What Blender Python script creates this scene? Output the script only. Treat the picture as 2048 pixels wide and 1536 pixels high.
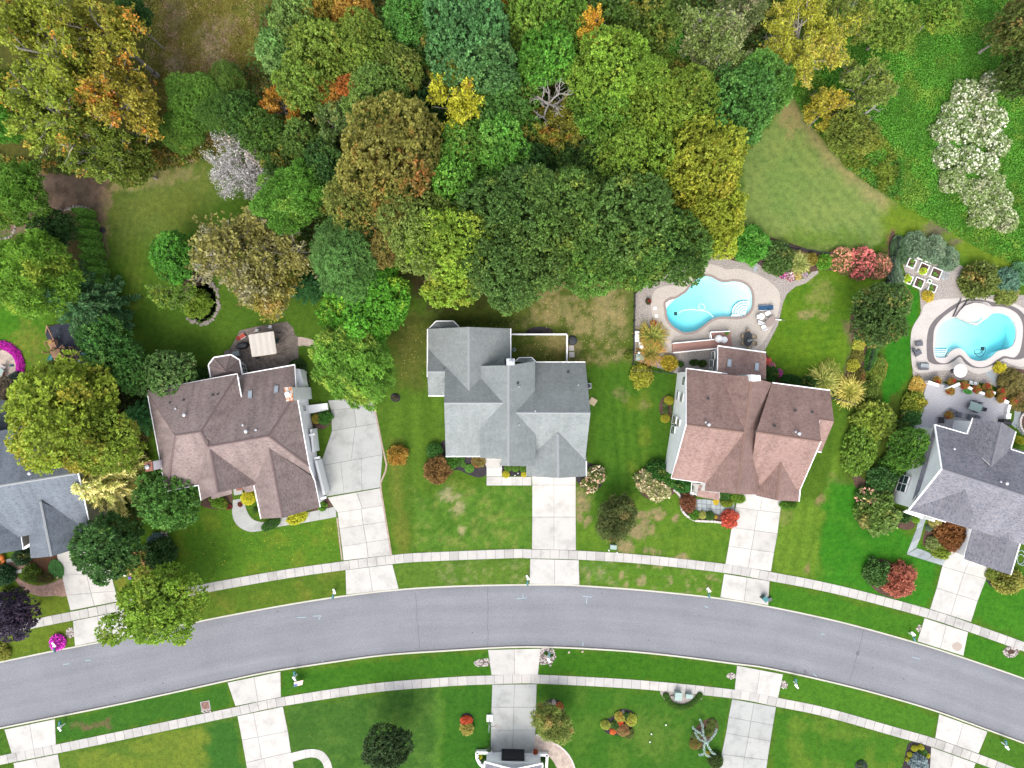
import bpy,math,random
import numpy as np
from mathutils import Vector,geometry
random.seed(7)
for o in list(bpy.data.objects):
 bpy.data.objects.remove(o)
sc=bpy.context.scene
COL=sc.collection
# ---------------------------------------------------------------- camera,sky,sun,exposure
S=14.75            # photo pixels per metre on the ground
H=96.0             # flying height
cam=bpy.data.cameras.new('camera')
cam.sensor_width=36.0
cam.lens=36.0*S*H/2048.0
cam.clip_start=1.0
cam.clip_end=3000.0
camo=bpy.data.objects.new('camera',cam)
camo.location=(0,0,H)
COL.objects.link(camo)
sc.camera=camo
SUN_EL,SUN_AZ=54.0,194.0     # soft sun from the south,behind thin cloud
w=bpy.data.worlds.new('World')
sc.world=w
w.use_nodes=True
nt=w.node_tree
nt.nodes.clear()
sky=nt.nodes.new('ShaderNodeTexSky')
sky.sky_type = 'NISHITA'
sky.sun_disc=False
sky.sun_elevation=math.radians(SUN_EL)
sky.sun_rotation=math.radians(SUN_AZ)
sky.air_density=1.0
sky.dust_density=4.0
sky.ozone_density=1.0
hs=nt.nodes.new('ShaderNodeHueSaturation')
hs.inputs['Saturation'].default_value=0.45      # thin overcast: paler sky light
bg=nt.nodes.new('ShaderNodeBackground')
bg.inputs['Strength'].default_value=0.15
wo=nt.nodes.new('ShaderNodeOutputWorld')
nt.links.new(sky.outputs[0],hs.inputs['Color'])
nt.links.new(hs.outputs[0],bg.inputs[0])
nt.links.new(bg.outputs[0],wo.inputs[0])
sun=bpy.data.lights.new('sun','SUN')
sun.energy=0.55
sun.angle=math.radians(35)
sun.color=(1.0,0.965,0.91)
suno=bpy.data.objects.new('sun',sun)
az=math.radians(SUN_AZ); el=math.radians(SUN_EL)
sd=Vector((math.sin(az)*math.cos(el),math.cos(az)*math.cos(el),math.sin(el)))
suno.rotation_euler=sd.to_track_quat('Z','Y').to_euler()
suno.location=sd*150
COL.objects.link(suno)
vs=sc.view_settings
vs.view_transform = 'Standard'
vs.look = 'None'
vs.gamma=1.0
vs.use_curve_mapping=False
vs.exposure=1.52
sc.cycles.max_bounces=8
sc.cycles.transparent_max_bounces=12
# ---------------------------------------------------------------- helpers
def P(px,py,z=0.0):
 k=(H-z)/H/S
 return Vector(((px-1024)*k,(768-py)*k,z))
def crop(x0,y0,k):
 return lambda x,y,z=0.0: P(x0+x/k,y0+y/k,z)
def lin(c):
 return tuple(((v/255.0)/12.92 if v/255.0 <= 0.04045 else ((v/255.0+0.055)/1.055)**2.4) for v in c)
def C(r,g,b,k=0.50):
 return tuple(v*k for v in lin((r,g,b)))
def CL(r,g,b,k=1.0):
 c=C(r,g,b,0.62*k); m=0.3*c[0]+0.55*c[1]+0.15*c[2]
 return tuple(v*0.96+m*0.04 for v in c)
WL = {}
def wloc(o):
 return WL.get(o.name,Vector((0,0,0)))
def tag(o,label=None,cat=None,group=None,kind=None):
 if label: o['label']=label
 if cat: o['category']=cat
 if group: o['group']=group
 if kind: o['kind']=kind
 return o
def thing(name,label,cat,loc=(0,0,0),group=None):
 o=bpy.data.objects.new(name,None)
 o.empty_display_size=0.3
 o.location=loc
 COL.objects.link(o)
 WL[o.name]=Vector(loc)
 return tag(o,label,cat,group)
class MB:
 def __init__(s):
  s.v=[]; s.f=[]; s.m=[]; s.uv = {}
 def face(s,pts,mi=0,uv=None):
  b=len(s.v)
  s.v+=[tuple(p) for p in pts]
  s.f.append(tuple(range(b,b+len(pts)))); s.m.append(mi)
  if uv: s.uv[len(s.f)-1]=uv
  return s
 def prism(s,poly,z0,z1,mi=0,cap=True):
  n=len(poly)
  a=sum(poly[i][0]*poly[(i+1) % n][1]-poly[(i+1) % n][0]*poly[i][1] for i in range(n))
  if a<0: poly=list(reversed(poly)); z1=list(reversed(z1)) if isinstance(z1,list) else z1
  b=len(s.v)
  zl=z1 if isinstance(z1,list) else [z1]*n
  s.v+=[(p[0],p[1],z0) for p in poly]+[(p[0],p[1],zl[i]) for i,p in enumerate(poly)]
  for i in range(n):
   j=(i+1) % n
   s.f.append((b+i,b+j,b+n+j,b+n+i)); s.m.append(mi)
  if cap:
   if n <= 4:
    s.f.append(tuple(b+n+i for i in range(n))); s.m.append(mi)
   else:
    for t in geometry.tessellate_polygon([[Vector((p[0],p[1],0)) for p in poly]]):
     t=tuple(t)
     q=[poly[k] for k in t]
     cr=(q[1][0]-q[0][0])*(q[2][1]-q[0][1])-(q[1][1]-q[0][1])*(q[2][0]-q[0][0])
     if cr<0: t=t[::-1]
     s.f.append(tuple(b+n+k for k in t)); s.m.append(mi)
  return s
 def sheet(s,polys,z,mi=0):
  loops=[[Vector((p[0],p[1],0)) for p in q] for q in polys]
  flat=[p for q in loops for p in q]
  b=len(s.v)
  zf=z if callable(z) else (lambda x,y: z)
  s.v+=[(p.x,p.y,zf(p.x,p.y)) for p in flat]
  for t in geometry.tessellate_polygon(loops):
   q=[flat[k] for k in t]
   cr=(q[1]-q[0]).cross(q[2]-q[0]).z
   t=tuple(t) if cr>0 else tuple(t)[::-1]
   s.f.append(tuple(b+k for k in t)); s.m.append(mi)
  return s
 def wall(s,poly,z0,z1,mi=0,inward=False):
  n=len(poly); b=len(s.v)
  f0=z0 if callable(z0) else (lambda x,y: z0)
  s.v+=[(p[0],p[1],f0(p[0],p[1])) for p in poly]+[(p[0],p[1],z1) for p in poly]
  for i in range(n):
   j=(i+1) % n
   t=(b+i,b+j,b+n+j,b+n+i)
   s.f.append(t[::-1] if inward else t); s.m.append(mi)
  return s
 def box(s,c,ux,sx,sy,z0,z1,mi=0):
  ux=Vector((ux[0],ux[1])).normalized(); uy=Vector((-ux.y,ux.x))
  c2=Vector((c[0],c[1]))
  q=[c2+ux*(sx/2*a)+uy*(sy/2*d) for a,d in ((-1,-1),(1,-1),(1,1),(-1,1))]
  return s.prism([(p.x,p.y) for p in q],z0,z1,mi).botcap(q,z0,mi)
 def botcap(s,q,z0,mi):
  s.face([(p[0],p[1],z0) for p in reversed(q)],mi); return s
 def tube(s,p0,p1,r0,r1=None,n=6,mi=0,caps=True):
  r1=r0 if r1 is None else r1
  p0=Vector(p0); p1=Vector(p1); d=(p1-p0)
  if d.length<1e-6: return s
  d.normalize()
  a=d.orthogonal().normalized(); c=d.cross(a)
  b=len(s.v)
  for p,r in ((p0,r0),(p1,r1)):
   for i in range(n):
    t=2*math.pi*i/n
    s.v.append(tuple(p+a*(math.cos(t)*r)+c*(math.sin(t)*r)))
  for i in range(n):
   j=(i+1) % n
   s.f.append((b+i,b+j,b+n+j,b+n+i)); s.m.append(mi)
  if caps:
   s.f.append(tuple(b+n-1-i for i in range(n))); s.m.append(mi)
   s.f.append(tuple(b+n+i for i in range(n))); s.m.append(mi)
  return s
 def lathe(s,c,prof,n=12,mi=0):
  b=len(s.v); c=Vector(c)
  for r,z in prof:
   for i in range(n):
    t=2*math.pi*i/n
    s.v.append((c.x+r*math.cos(t),c.y+r*math.sin(t),c.z+z))
  for k in range(len(prof)-1):
   for i in range(n):
    j=(i+1) % n
    s.f.append((b+k*n+i,b+k*n+j,b+(k+1)*n+j,b+(k+1)*n+i)); s.m.append(mi)
  s.f.append(tuple(b+n-1-i for i in range(n))); s.m.append(mi)
  s.f.append(tuple(b+(len(prof)-1)*n+i for i in range(n))); s.m.append(mi)
  return s
 def ribbon(s,pts,wd,z,mi=0,th=0.0):
  pts=[Vector((p[0],p[1])) for p in pts]
  L=[]; R=[]
  for i,p in enumerate(pts):
   d=(pts[min(i+1,len(pts)-1)]-pts[max(i-1,0)]).normalized()
   nrm=Vector((-d.y,d.x))
   L.append(p+nrm*wd/2); R.append(p-nrm*wd/2)
  for i in range(len(pts)-1):
   if th:
    s.prism([(q.x,q.y) for q in (R[i],R[i+1],L[i+1],L[i])],z-th,z,mi)
   else:
    s.face([(q.x,q.y,z) for q in (R[i],R[i+1],L[i+1],L[i])],mi)
  return s
 def build(s,name,mats,parent=None,origin=None,smooth=False):
  off=wloc(parent) if parent is not None else Vector(origin or (0,0,0))
  me=bpy.data.meshes.new(name)
  me.from_pydata([(v[0]-off.x,v[1]-off.y,v[2]-off.z) for v in s.v],[],s.f)
  mats=mats if isinstance(mats,(list,tuple)) else [mats]
  for m in mats: me.materials.append(m)
  if len(mats)>1: me.polygons.foreach_set('material_index',s.m)
  if s.uv:
   ul=me.uv_layers.new(name='uv')
   for fi,uv in s.uv.items():
    for k,li in enumerate(me.polygons[fi].loop_indices):
     ul.data[li].uv=uv[k]
  if smooth: me.polygons.foreach_set('use_smooth',[True]*len(me.polygons))
  me.update()
  o=bpy.data.objects.new(name,me)
  COL.objects.link(o)
  if parent is not None:
   o.parent=parent
  else:
   o.location=off
  WL[o.name]=off
  return o
def copy_tree(o,parent=None):
 c=o.copy(); COL.objects.link(c)
 if parent is not None: c.parent=parent
 for ch in list(o.children): copy_tree(ch,c)
 return c
def smooth_line(pts,sub=8,closed=False):
 n=len(pts); out=[]
 rng=range(n) if closed else range(n-1)
 for i in rng:
  g=(lambda k: pts[k % n]) if closed else (lambda k: pts[min(max(k,0),n-1)])
  p0,p1,p2,p3=g(i-1),g(i),g(i+1),g(i+2)
  for k in range(sub):
   t=k/sub
   out.append(tuple(0.5*((2*p1[a])+(-p0[a]+p2[a])*t+(2*p0[a]-5*p1[a]+4*p2[a]-p3[a])*t*t
                             + (-p0[a]+3*p1[a]-3*p2[a]+p3[a])*t**3) for a in (0,1)))
 if not closed: out.append(tuple(pts[-1]))
 return out
def XY(pts,z=0.0):
 return [(P(x,y,z).x,P(x,y,z).y) for x,y in pts]
def offset_poly(poly,d):
 n=len(poly)
 a=sum(poly[i][0]*poly[(i+1) % n][1]-poly[(i+1) % n][0]*poly[i][1] for i in range(n))
 sg=1 if a>0 else -1
 out=[]
 for i in range(n):
  p=Vector(poly[i]); q=Vector(poly[i-1]); r=Vector(poly[(i+1) % n])
  t=(r-q)
  if t.length<1e-9: t=Vector((1,0))
  t.normalize()
  out.append((p.x+t.y*d*sg,p.y-t.x*d*sg))
 return out
# ---------------------------------------------------------------- materials
def newmat(name):
 m=bpy.data.materials.new(name); m.use_nodes=True
 t=m.node_tree; t.nodes.clear()
 out=t.nodes.new('ShaderNodeOutputMaterial')
 b=t.nodes.new('ShaderNodeBsdfPrincipled')
 t.links.new(b.outputs[0],out.inputs[0])
 return m,t,b,out
def N(t,typ,**kw):
 n=t.nodes.new(typ)
 for k,v in kw.items():
  if k.startswith('i_'):
   n.inputs[k[2:].replace('_',' ')].default_value=v
  else:
   setattr(n,k,v)
 return n
def noise_at(t,vec,scale,detail=3.0,rough=0.6):
 n=N(t, 'ShaderNodeTexNoise')
 n.inputs['Scale'].default_value=scale
 n.inputs['Detail'].default_value=detail
 n.inputs['Roughness'].default_value=rough
 t.links.new(vec,n.inputs['Vector'])
 return n.outputs['Fac']
def ramp(t,fac,stops):
 r=N(t, 'ShaderNodeValToRGB')
 el_=r.color_ramp.elements
 while len(el_)<len(stops): el_.new(0.5)
 for e,(p,c) in zip(el_,stops):
  e.position=p; e.color=(*c[:3],1.0)
 t.links.new(fac,r.inputs[0])
 return r.outputs[0]
def mixc(t,fac,a,b,mode='MIX'):
 m=N(t, 'ShaderNodeMix',data_type='RGBA',blend_type=mode)
 for sock,v in ((m.inputs[0],fac),(m.inputs[6],a),(m.inputs[7],b)):
  if hasattr(v, 'is_linked') or hasattr(v, 'links'): t.links.new(v,sock)
  elif isinstance(v,(int,float)): sock.default_value=v
  else: sock.default_value=(*v[:3],1.0)
 return m.outputs[2]
def mathn(t,op,a,b=None,clamp=False):
 m=N(t, 'ShaderNodeMath',operation=op,use_clamp=clamp)
 for sock,v in ((m.inputs[0],a),(m.inputs[1],b)):
  if v is None: continue
  if isinstance(v,(int,float)): sock.default_value=v
  else: t.links.new(v,sock)
 return m.outputs[0]
def bump(t,b,h,strength,dist):
 n=N(t, 'ShaderNodeBump')
 n.inputs['Strength'].default_value=strength
 n.inputs['Distance'].default_value=dist
 t.links.new(h,n.inputs['Height'])
 t.links.new(n.outputs[0],b.inputs['Normal'])
def wpos(t):
 return N(t, 'ShaderNodeNewGeometry').outputs['Position']
def mat_plain(name,c,rough=0.6,metal=0.0,var=0.12,scale=3.0,spec=0.4):
 m,t,b,o=newmat(name)
 f=noise_at(t,wpos(t),scale)
 col=mixc(t,f,tuple(v*(1-var) for v in c),tuple(v*(1+var) for v in c))
 t.links.new(col,b.inputs['Base Color'])
 b.inputs['Roughness'].default_value=rough
 b.inputs['Metallic'].default_value=metal
 b.inputs['Specular IOR Level'].default_value=spec
 return m
def mat_speckle(name,stops,scale,rough=0.9,big=0.25,bigscale=0.25,bmp=0.3,bdist=0.03):
 m,t,b,o=newmat(name)
 p=wpos(t)
 f=noise_at(t,p,scale,2.0,0.7)
 c=ramp(t,f,stops)
 g=noise_at(t,p,bigscale,4.0,0.6)
 gg=ramp(t,g,[(0.3,(1-big,)*3),(0.7,(1+big,)*3)])
 col=mixc(t,1.0,c,gg, 'MULTIPLY')
 t.links.new(col,b.inputs['Base Color'])
 b.inputs['Roughness'].default_value=rough
 b.inputs['Specular IOR Level'].default_value=0.25
 if bmp: bump(t,b,f,bmp,bdist)
 return m
def mat_concrete(name,c,big=0.14,pieces=0.07):
 m,t,b,o=newmat(name)
 p=wpos(t)
 g=noise_at(t,p,0.45,6.0,0.65)
 f=noise_at(t,p,9.0,3.0,0.7)
 v=ramp(t,g,[(0.28,(1-big*1.5,)*3),(0.5,(1.0,)*3),(0.75,(1+big*0.5,)*3)])
 col=mixc(t,1.0,c,v, 'MULTIPLY')
 v2=ramp(t,f,[(0.3,(0.93,)*3),(0.7,(1.05,)*3)])
 col=mixc(t,1.0,col,v2, 'MULTIPLY')
 oi=N(t, 'ShaderNodeObjectInfo').outputs['Random']
 v3=ramp(t,oi,[(0.0,(1-pieces*1.6,1-pieces*1.7,1-pieces*1.9)),(0.25,(1-pieces*0.3,)*3),(1.0,(1+pieces,1+pieces*0.8,1+pieces*0.5))])
 col=mixc(t,1.0,col,v3, 'MULTIPLY')
 t.links.new(col,b.inputs['Base Color'])
 b.inputs['Roughness'].default_value=0.88
 b.inputs['Specular IOR Level'].default_value=0.25
 bump(t,b,f,0.15,0.01)
 return m
def mat_asphalt(name):
 m,t,b,o=newmat(name)
 p=wpos(t)
 uv=N(t, 'ShaderNodeUVMap'); uv.uv_map = 'uv'
 col=ramp(t,noise_at(t,p,7.0,2.0,0.7),[(0.25,C(132,134,140)),(0.5,C(150,152,158)),(0.78,C(168,169,174))])
 mp=N(t, 'ShaderNodeMapping'); mp.inputs['Scale'].default_value=(0.06,9.0,1); t.links.new(uv.outputs[0],mp.inputs[0])
 col=mixc(t,1.0,col,ramp(t,noise_at(t,mp.outputs[0],1.0,5.0,0.6),[(0.3,(0.93,)*3),(0.7,(1.06,)*3)]), 'MULTIPLY')
 mp2=N(t, 'ShaderNodeMapping'); mp2.inputs['Scale'].default_value=(0.25,1.6,1); t.links.new(uv.outputs[0],mp2.inputs[0])
 sx=N(t, 'ShaderNodeSeparateXYZ'); t.links.new(uv.outputs[0],sx.inputs[0])
 v=mathn(t, 'ADD',sx.outputs[1],mathn(t, 'MULTIPLY',mathn(t, 'SUBTRACT',noise_at(t,mp2.outputs[0],1.0,4.0),0.5),0.12))
 col=mixc(t,1.0,col,ramp(t,v,[(0.0,(0.80,0.79,0.78)),(0.07,(0.95,)*3),(0.18,(1.04,)*3),(0.31,(0.96,)*3),(0.5,(1.03,)*3),(0.68,(0.96,)*3),(0.82,(1.04,)*3),(0.94,(0.97,)*3),(1.0,(0.86,0.85,0.84))]), 'MULTIPLY')
 col=mixc(t,1.0,col,ramp(t,noise_at(t,p,0.16,4.0),[(0.3,(0.92,0.92,0.93)),(0.7,(1.06,)*3)]), 'MULTIPLY')
 t.links.new(col,b.inputs['Base Color'])
 b.inputs['Roughness'].default_value=0.9
 b.inputs['Specular IOR Level'].default_value=0.25
 return m
def mat_shingle(name,c1,c2,c3,streak=0.25):
 m,t,b,o=newmat(name)
 uv=N(t, 'ShaderNodeUVMap'); uv.uv_map = 'uv'
 br=N(t, 'ShaderNodeTexBrick')
 br.offset=0.5
 br.inputs['Scale'].default_value=1.0
 br.inputs['Brick Width'].default_value=0.30
 br.inputs['Row Height'].default_value=0.17
 br.inputs['Mortar Size'].default_value=0.010
 br.inputs['Mortar Smooth'].default_value=0.3
 br.inputs['Color1'].default_value=(*c1,1); br.inputs['Color2'].default_value=(*c2,1)
 br.inputs['Mortar'].default_value=(*[v*0.45 for v in c1],1)
 t.links.new(uv.outputs[0],br.inputs['Vector'])
 f=noise_at(t,uv.outputs[0],4.2,2.0,0.8)
 fr=ramp(t,f,[(0.44,(0,0,0)),(0.60,(1,1,1))])
 col=mixc(t,fr,br.outputs['Color'],c3)
 mp=N(t, 'ShaderNodeMapping'); mp.inputs['Scale'].default_value=(0.9,0.10,1)
 t.links.new(uv.outputs[0],mp.inputs[0])
 st=noise_at(t,mp.outputs[0],1.0,4.0,0.6)
 sr=ramp(t,st,[(0.34,(1-streak,)*3),(0.62,(1.06,)*3)])
 col=mixc(t,1.0,col,sr, 'MULTIPLY')
 g=noise_at(t,uv.outputs[0],0.35,3.0,0.6)
 col=mixc(t,1.0,col,ramp(t,g,[(0.3,(0.9,)*3),(0.7,(1.1,)*3)]), 'MULTIPLY')
 t.links.new(col,b.inputs['Base Color'])
 b.inputs['Roughness'].default_value=0.92
 b.inputs['Specular IOR Level'].default_value=0.2
 bump(t,b,br.outputs['Fac'],0.35,-0.02)
 return m
def mat_siding(name,c):
 m,t,b,o=newmat(name)
 p=wpos(t)
 sx=N(t, 'ShaderNodeSeparateXYZ'); t.links.new(p,sx.inputs[0])
 z=mathn(t, 'FRACT',mathn(t, 'MULTIPLY',sx.outputs[2],7.5))
 col=ramp(t,z,[(0.0,tuple(v*0.86 for v in c)),(0.14,c),(1.0,tuple(v*1.02 for v in c))])
 g=noise_at(t,p,0.8,4.0)
 col=mixc(t,1.0,col,ramp(t,g,[(0.3,(0.92,)*3),(0.7,(1.04,)*3)]), 'MULTIPLY')
 t.links.new(col,b.inputs['Base Color'])
 b.inputs['Roughness'].default_value=0.6
 bump(t,b,z,0.4,0.015)
 return m
def mat_brick(name,c1,c2,mortar,bw=0.2,bh=0.1,rot=0.0):
 m,t,b,o=newmat(name)
 p=wpos(t)
 mp=N(t, 'ShaderNodeMapping'); mp.inputs['Rotation'].default_value=(0,0,rot)
 t.links.new(p,mp.inputs[0])
 br=N(t, 'ShaderNodeTexBrick')
 br.inputs['Scale'].default_value=1.0
 br.inputs['Brick Width'].default_value=bw
 br.inputs['Row Height'].default_value=bh
 br.inputs['Mortar Size'].default_value=0.012
 br.inputs['Color1'].default_value=(*c1,1); br.inputs['Color2'].default_value=(*c2,1)
 br.inputs['Mortar'].default_value=(*mortar,1)
 t.links.new(mp.outputs[0],br.inputs['Vector'])
 g=noise_at(t,p,1.2,5.0,0.7)
 col=mixc(t,1.0,br.outputs['Color'],ramp(t,g,[(0.3,(0.72,)*3),(0.7,(1.2,)*3)]), 'MULTIPLY')
 t.links.new(col,b.inputs['Base Color'])
 b.inputs['Roughness'].default_value=0.9
 return m
def mat_leaf(name,transl=0.25,bright=1.0):
 m,t,b,out=newmat(name)
 ti=N(t, 'ShaderNodeAttribute',attribute_type='OBJECT',attribute_name='tint')
 ac=N(t, 'ShaderNodeAttribute',attribute_type='OBJECT',attribute_name='accent')
 am=N(t, 'ShaderNodeAttribute',attribute_type='OBJECT',attribute_name='amount')
 va=N(t, 'ShaderNodeAttribute',attribute_type='GEOMETRY',attribute_name='var')
 sep=N(t, 'ShaderNodeSeparateColor'); t.links.new(va.outputs['Color'],sep.inputs[0])
 r,g,bl=sep.outputs[0],sep.outputs[1],sep.outputs[2]
 k=mathn(t, 'ADD',r,mathn(t, 'MULTIPLY',mathn(t, 'SUBTRACT',g,0.5),0.35))
 k=mathn(t, 'SUBTRACT',k,mathn(t, 'SUBTRACT',1.0,am.outputs['Fac']))
 k=mathn(t, 'MULTIPLY',k,3.5,True)
 col=mixc(t,k,ti.outputs['Color'],ac.outputs['Color'])
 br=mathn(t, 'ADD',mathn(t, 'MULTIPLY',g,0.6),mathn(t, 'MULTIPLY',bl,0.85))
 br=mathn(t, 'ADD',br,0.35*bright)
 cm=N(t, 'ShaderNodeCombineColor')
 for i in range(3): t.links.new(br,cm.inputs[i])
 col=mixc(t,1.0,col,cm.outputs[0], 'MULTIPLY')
 t.links.new(col,b.inputs['Base Color'])
 b.inputs['Roughness'].default_value=0.55
 b.inputs['Specular IOR Level'].default_value=0.25
 tr=N(t, 'ShaderNodeBsdfTranslucent'); t.links.new(col,tr.inputs[0])
 mx=N(t, 'ShaderNodeMixShader'); mx.inputs[0].default_value=transl
 t.links.new(b.outputs[0],mx.inputs[1]); t.links.new(tr.outputs[0],mx.inputs[2])
 t.links.new(mx.outputs[0],out.inputs[0])
 return m
def mat_water(name,tint,rough=0.02,ripple=0.12):
 m,t,b,out=newmat(name)
 tr=N(t, 'ShaderNodeBsdfTransparent'); tr.inputs[0].default_value=(*tint,1)
 gl=N(t, 'ShaderNodeBsdfGlossy'); gl.inputs['Roughness'].default_value=rough
 fr=N(t, 'ShaderNodeFresnel'); fr.inputs['IOR'].default_value=1.33
 p=wpos(t)
 f=noise_at(t,p,2.2,3.0)
 bn=N(t, 'ShaderNodeBump'); bn.inputs['Strength'].default_value=ripple; bn.inputs['Distance'].default_value=0.05
 t.links.new(f,bn.inputs['Height'])
 t.links.new(bn.outputs[0],gl.inputs['Normal']); t.links.new(bn.outputs[0],fr.inputs['Normal'])
 mx=N(t, 'ShaderNodeMixShader')
 t.links.new(fr.outputs[0],mx.inputs[0]); t.links.new(tr.outputs[0],mx.inputs[1]); t.links.new(gl.outputs[0],mx.inputs[2])
 t.links.new(mx.outputs[0],out.inputs[0])
 return m
def mat_glass(name,c=(0.03,0.05,0.055)):
 m,t,b,o=newmat(name)
 b.inputs['Base Color'].default_value=(*c,1)
 b.inputs['Roughness'].default_value=0.08
 b.inputs['Specular IOR Level'].default_value=0.8
 return m
def mat_ground(name):
 m,t,b,o=newmat(name)
 p=wpos(t)
 at=N(t, 'ShaderNodeAttribute',attribute_type='GEOMETRY',attribute_name='Col')
 f1=noise_at(t,p,1.5,7.0,0.75)
 f2=noise_at(t,p,7.0,4.0,0.8)
 f3=noise_at(t,p,0.32,3.0,0.6)
 c=mixc(t,1.0,at.outputs['Color'],ramp(t,f1,[(0.3,(0.62,0.66,0.7)),(0.5,(1,1,1)),(0.72,(1.4,1.3,1.3))]), 'MULTIPLY')
 c=mixc(t,1.0,c,ramp(t,f2,[(0.28,(0.55,0.58,0.55)),(0.5,(1,1,1)),(0.74,(1.5,1.42,1.5))]), 'MULTIPLY')
 c=mixc(t,1.0,c,ramp(t,f3,[(0.3,(0.85,0.92,0.9)),(0.7,(1.15,1.07,1.1))]), 'MULTIPLY')
 t.links.new(c,b.inputs['Base Color'])
 b.inputs['Roughness'].default_value=1.0
 b.inputs['Specular IOR Level'].default_value=0.1
 bump(t,b,f2,0.5,0.08)
 return m
class MAT_:
 def __getitem__(s,k): return getattr(s,k)
MAT=MAT_()
MAT.ground=mat_ground('lawn_and_soil')
MAT.asphalt=mat_asphalt('asphalt')
MAT.crack=mat_plain('road_crack_tar',C(105,105,110),0.9)
MAT.stain=mat_plain('oil_stain',C(118,116,122),0.8)
MAT.paint_blue=mat_plain('pale_blue_marking_paint',C(172,196,206),0.8)
MAT.concrete=mat_concrete('concrete',C(221,218,212),0.17,0.06)
MAT.concrete_grey=mat_concrete('old_concrete',C(198,200,196),0.2,0.06)
MAT.concrete_walk=mat_concrete('sidewalk_concrete',C(211,208,203),0.18,0.09)
MAT.joint=mat_plain('joint_dirt',C(122,120,116),0.95)
MAT.kerb=mat_concrete('kerb_concrete',C(222,219,205),0.1,0.04)
MAT.pool_deck=mat_speckle('pool_deck_concrete',[(0.3,C(205,193,180)),(0.7,C(228,219,208))],5.0,0.9,0.05,0.4,0.1,0.01)
MAT.pool_deck_pale=mat_speckle('pale_deck_concrete',[(0.3,C(212,203,196)),(0.7,C(233,226,219))],5.0,0.9,0.07,0.5,0.1,0.01)
MAT.coping=mat_plain('pool_coping_brick',C(176,158,150),0.8,0,0.2,6)
MAT.coping_pale=mat_plain('pale_coping_stone',C(232,222,216),0.7,0,0.08,4)
MAT.slate=mat_plain('dark_slate_paver',C(122,116,116),0.7,0,0.22,2)
MAT.plaster=mat_plain('pool_plaster',(0.88,0.9,0.89),0.7,0,0.03,1)
MAT.gravel=mat_speckle('beige_gravel',[(0.25,C(120,108,100)),(0.45,C(178,168,160)),(0.6,C(200,192,184)),(0.8,C(232,226,220))],6.5,0.95,0.10,0.5,0.6,0.05)
MAT.pebble=mat_plain('white_pebble',C(226,214,206),0.8,0,0.25,8)
MAT.pebble_dark=mat_plain('grey_pebble',C(120,108,100),0.8,0,0.4,8)
MAT.mulch=mat_speckle('dark_mulch',[(0.3,C(40,36,40)),(0.55,C(70,64,68)),(0.8,C(100,92,94))],9.0,1.0,0.2,0.8,0.6,0.05)
MAT.mulch_brown=mat_speckle('brown_mulch',[(0.3,C(66,46,40)),(0.55,C(108,84,72)),(0.8,C(150,124,108))],8.0,1.0,0.2,0.8,0.6,0.05)
MAT.mulch_red=mat_speckle('red_brown_mulch',[(0.3,C(84,58,42)),(0.55,C(112,80,58)),(0.8,C(136,104,80))],8.0,1.0,0.15,0.8,0.5,0.04)
MAT.paver_grey=mat_brick('patio_paver',C(122,110,102),C(156,142,132),C(92,84,78),0.32,0.2,0.17)
MAT.paver_red=mat_brick('red_brick_paver',C(172,134,118),C(196,160,142),C(112,88,78),0.3,0.3,0.75)
MAT.paver_beige=mat_brick('beige_walk_paver',C(206,184,170),C(228,210,192),C(176,156,142),0.28,0.22,-0.6)
MAT.paver_pink=mat_brick('pink_edge_brick',C(196,172,154),C(214,190,172),C(150,132,118),0.3,0.15,0.2)
MAT.brick=mat_brick('chimney_brick',C(160,86,66),C(180,104,80),C(150,130,118))
MAT.flag=mat_concrete('bluestone_flag',C(178,188,192),0.2,0.16)
MAT.stone=mat_plain('field_stone',C(168,158,148),0.85,0,0.35,3)
MAT.sh_grey=mat_shingle('grey_green_shingle',C(148,155,155),C(174,180,179),C(160,167,165),0.06)
MAT.sh_brown=mat_shingle('brown_shingle',C(146,128,127),C(186,168,163),C(166,148,142),0.2)
MAT.sh_red=mat_shingle('red_brown_shingle',C(156,126,117),C(194,165,156),C(174,143,134),0.14)
MAT.sh_blue=mat_shingle('blue_grey_shingle',C(118,128,140),C(150,158,168),C(138,146,156),0.20)
MAT.sh_slate=mat_shingle('mottled_grey_shingle',C(120,122,134),C(172,166,170),C(150,152,162),0.08)
MAT.cap=mat_plain('ridge_cap_brown',C(132,112,110),0.9)
MAT.cap_grey=mat_plain('ridge_cap_grey',C(172,176,178),0.9)
MAT.trim=mat_plain('white_trim',(0.74,0.74,0.74),0.5,0,0.04)
MAT.white=mat_plain('white_paint',(0.68,0.68,0.67),0.5,0,0.04)
MAT.siding_white=mat_siding('white_siding',(0.80,0.81,0.82))
MAT.siding_beige=mat_siding('pale_grey_siding',(0.80,0.78,0.80))
MAT.siding_tan=mat_siding('tan_siding',C(212,204,192))
MAT.glass=mat_glass('window_glass')
MAT.glass_blue=mat_glass('skylight_glass',(0.28,0.32,0.36))
MAT.wood_red=mat_plain('red_brown_deck_board',C(200,152,138),0.7,0,0.12,3)
MAT.wood_light=mat_plain('cedar_timber',C(198,150,118),0.7,0,0.15,4)
MAT.deck_grey=mat_plain('pale_grey_deck_board',C(208,206,210),0.6,0,0.06,2)
MAT.canvas=mat_plain('cream_canvas',C(226,218,208),0.9,0,0.06,2)
MAT.rubber=mat_plain('dark_blue_rubber_mulch',C(62,66,80),0.95,0,0.3,7)
MAT.black=mat_plain('black_cover',C(34,38,44),0.6,0,0.2)
MAT.dark=mat_plain('dark_metal',C(64,66,70),0.5,0.3)
MAT.grey=mat_plain('grey_mesh_fabric',C(112,114,122),0.8)
MAT.steel=mat_plain('galvanised_steel',C(190,194,198),0.45,0.4)
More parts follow.
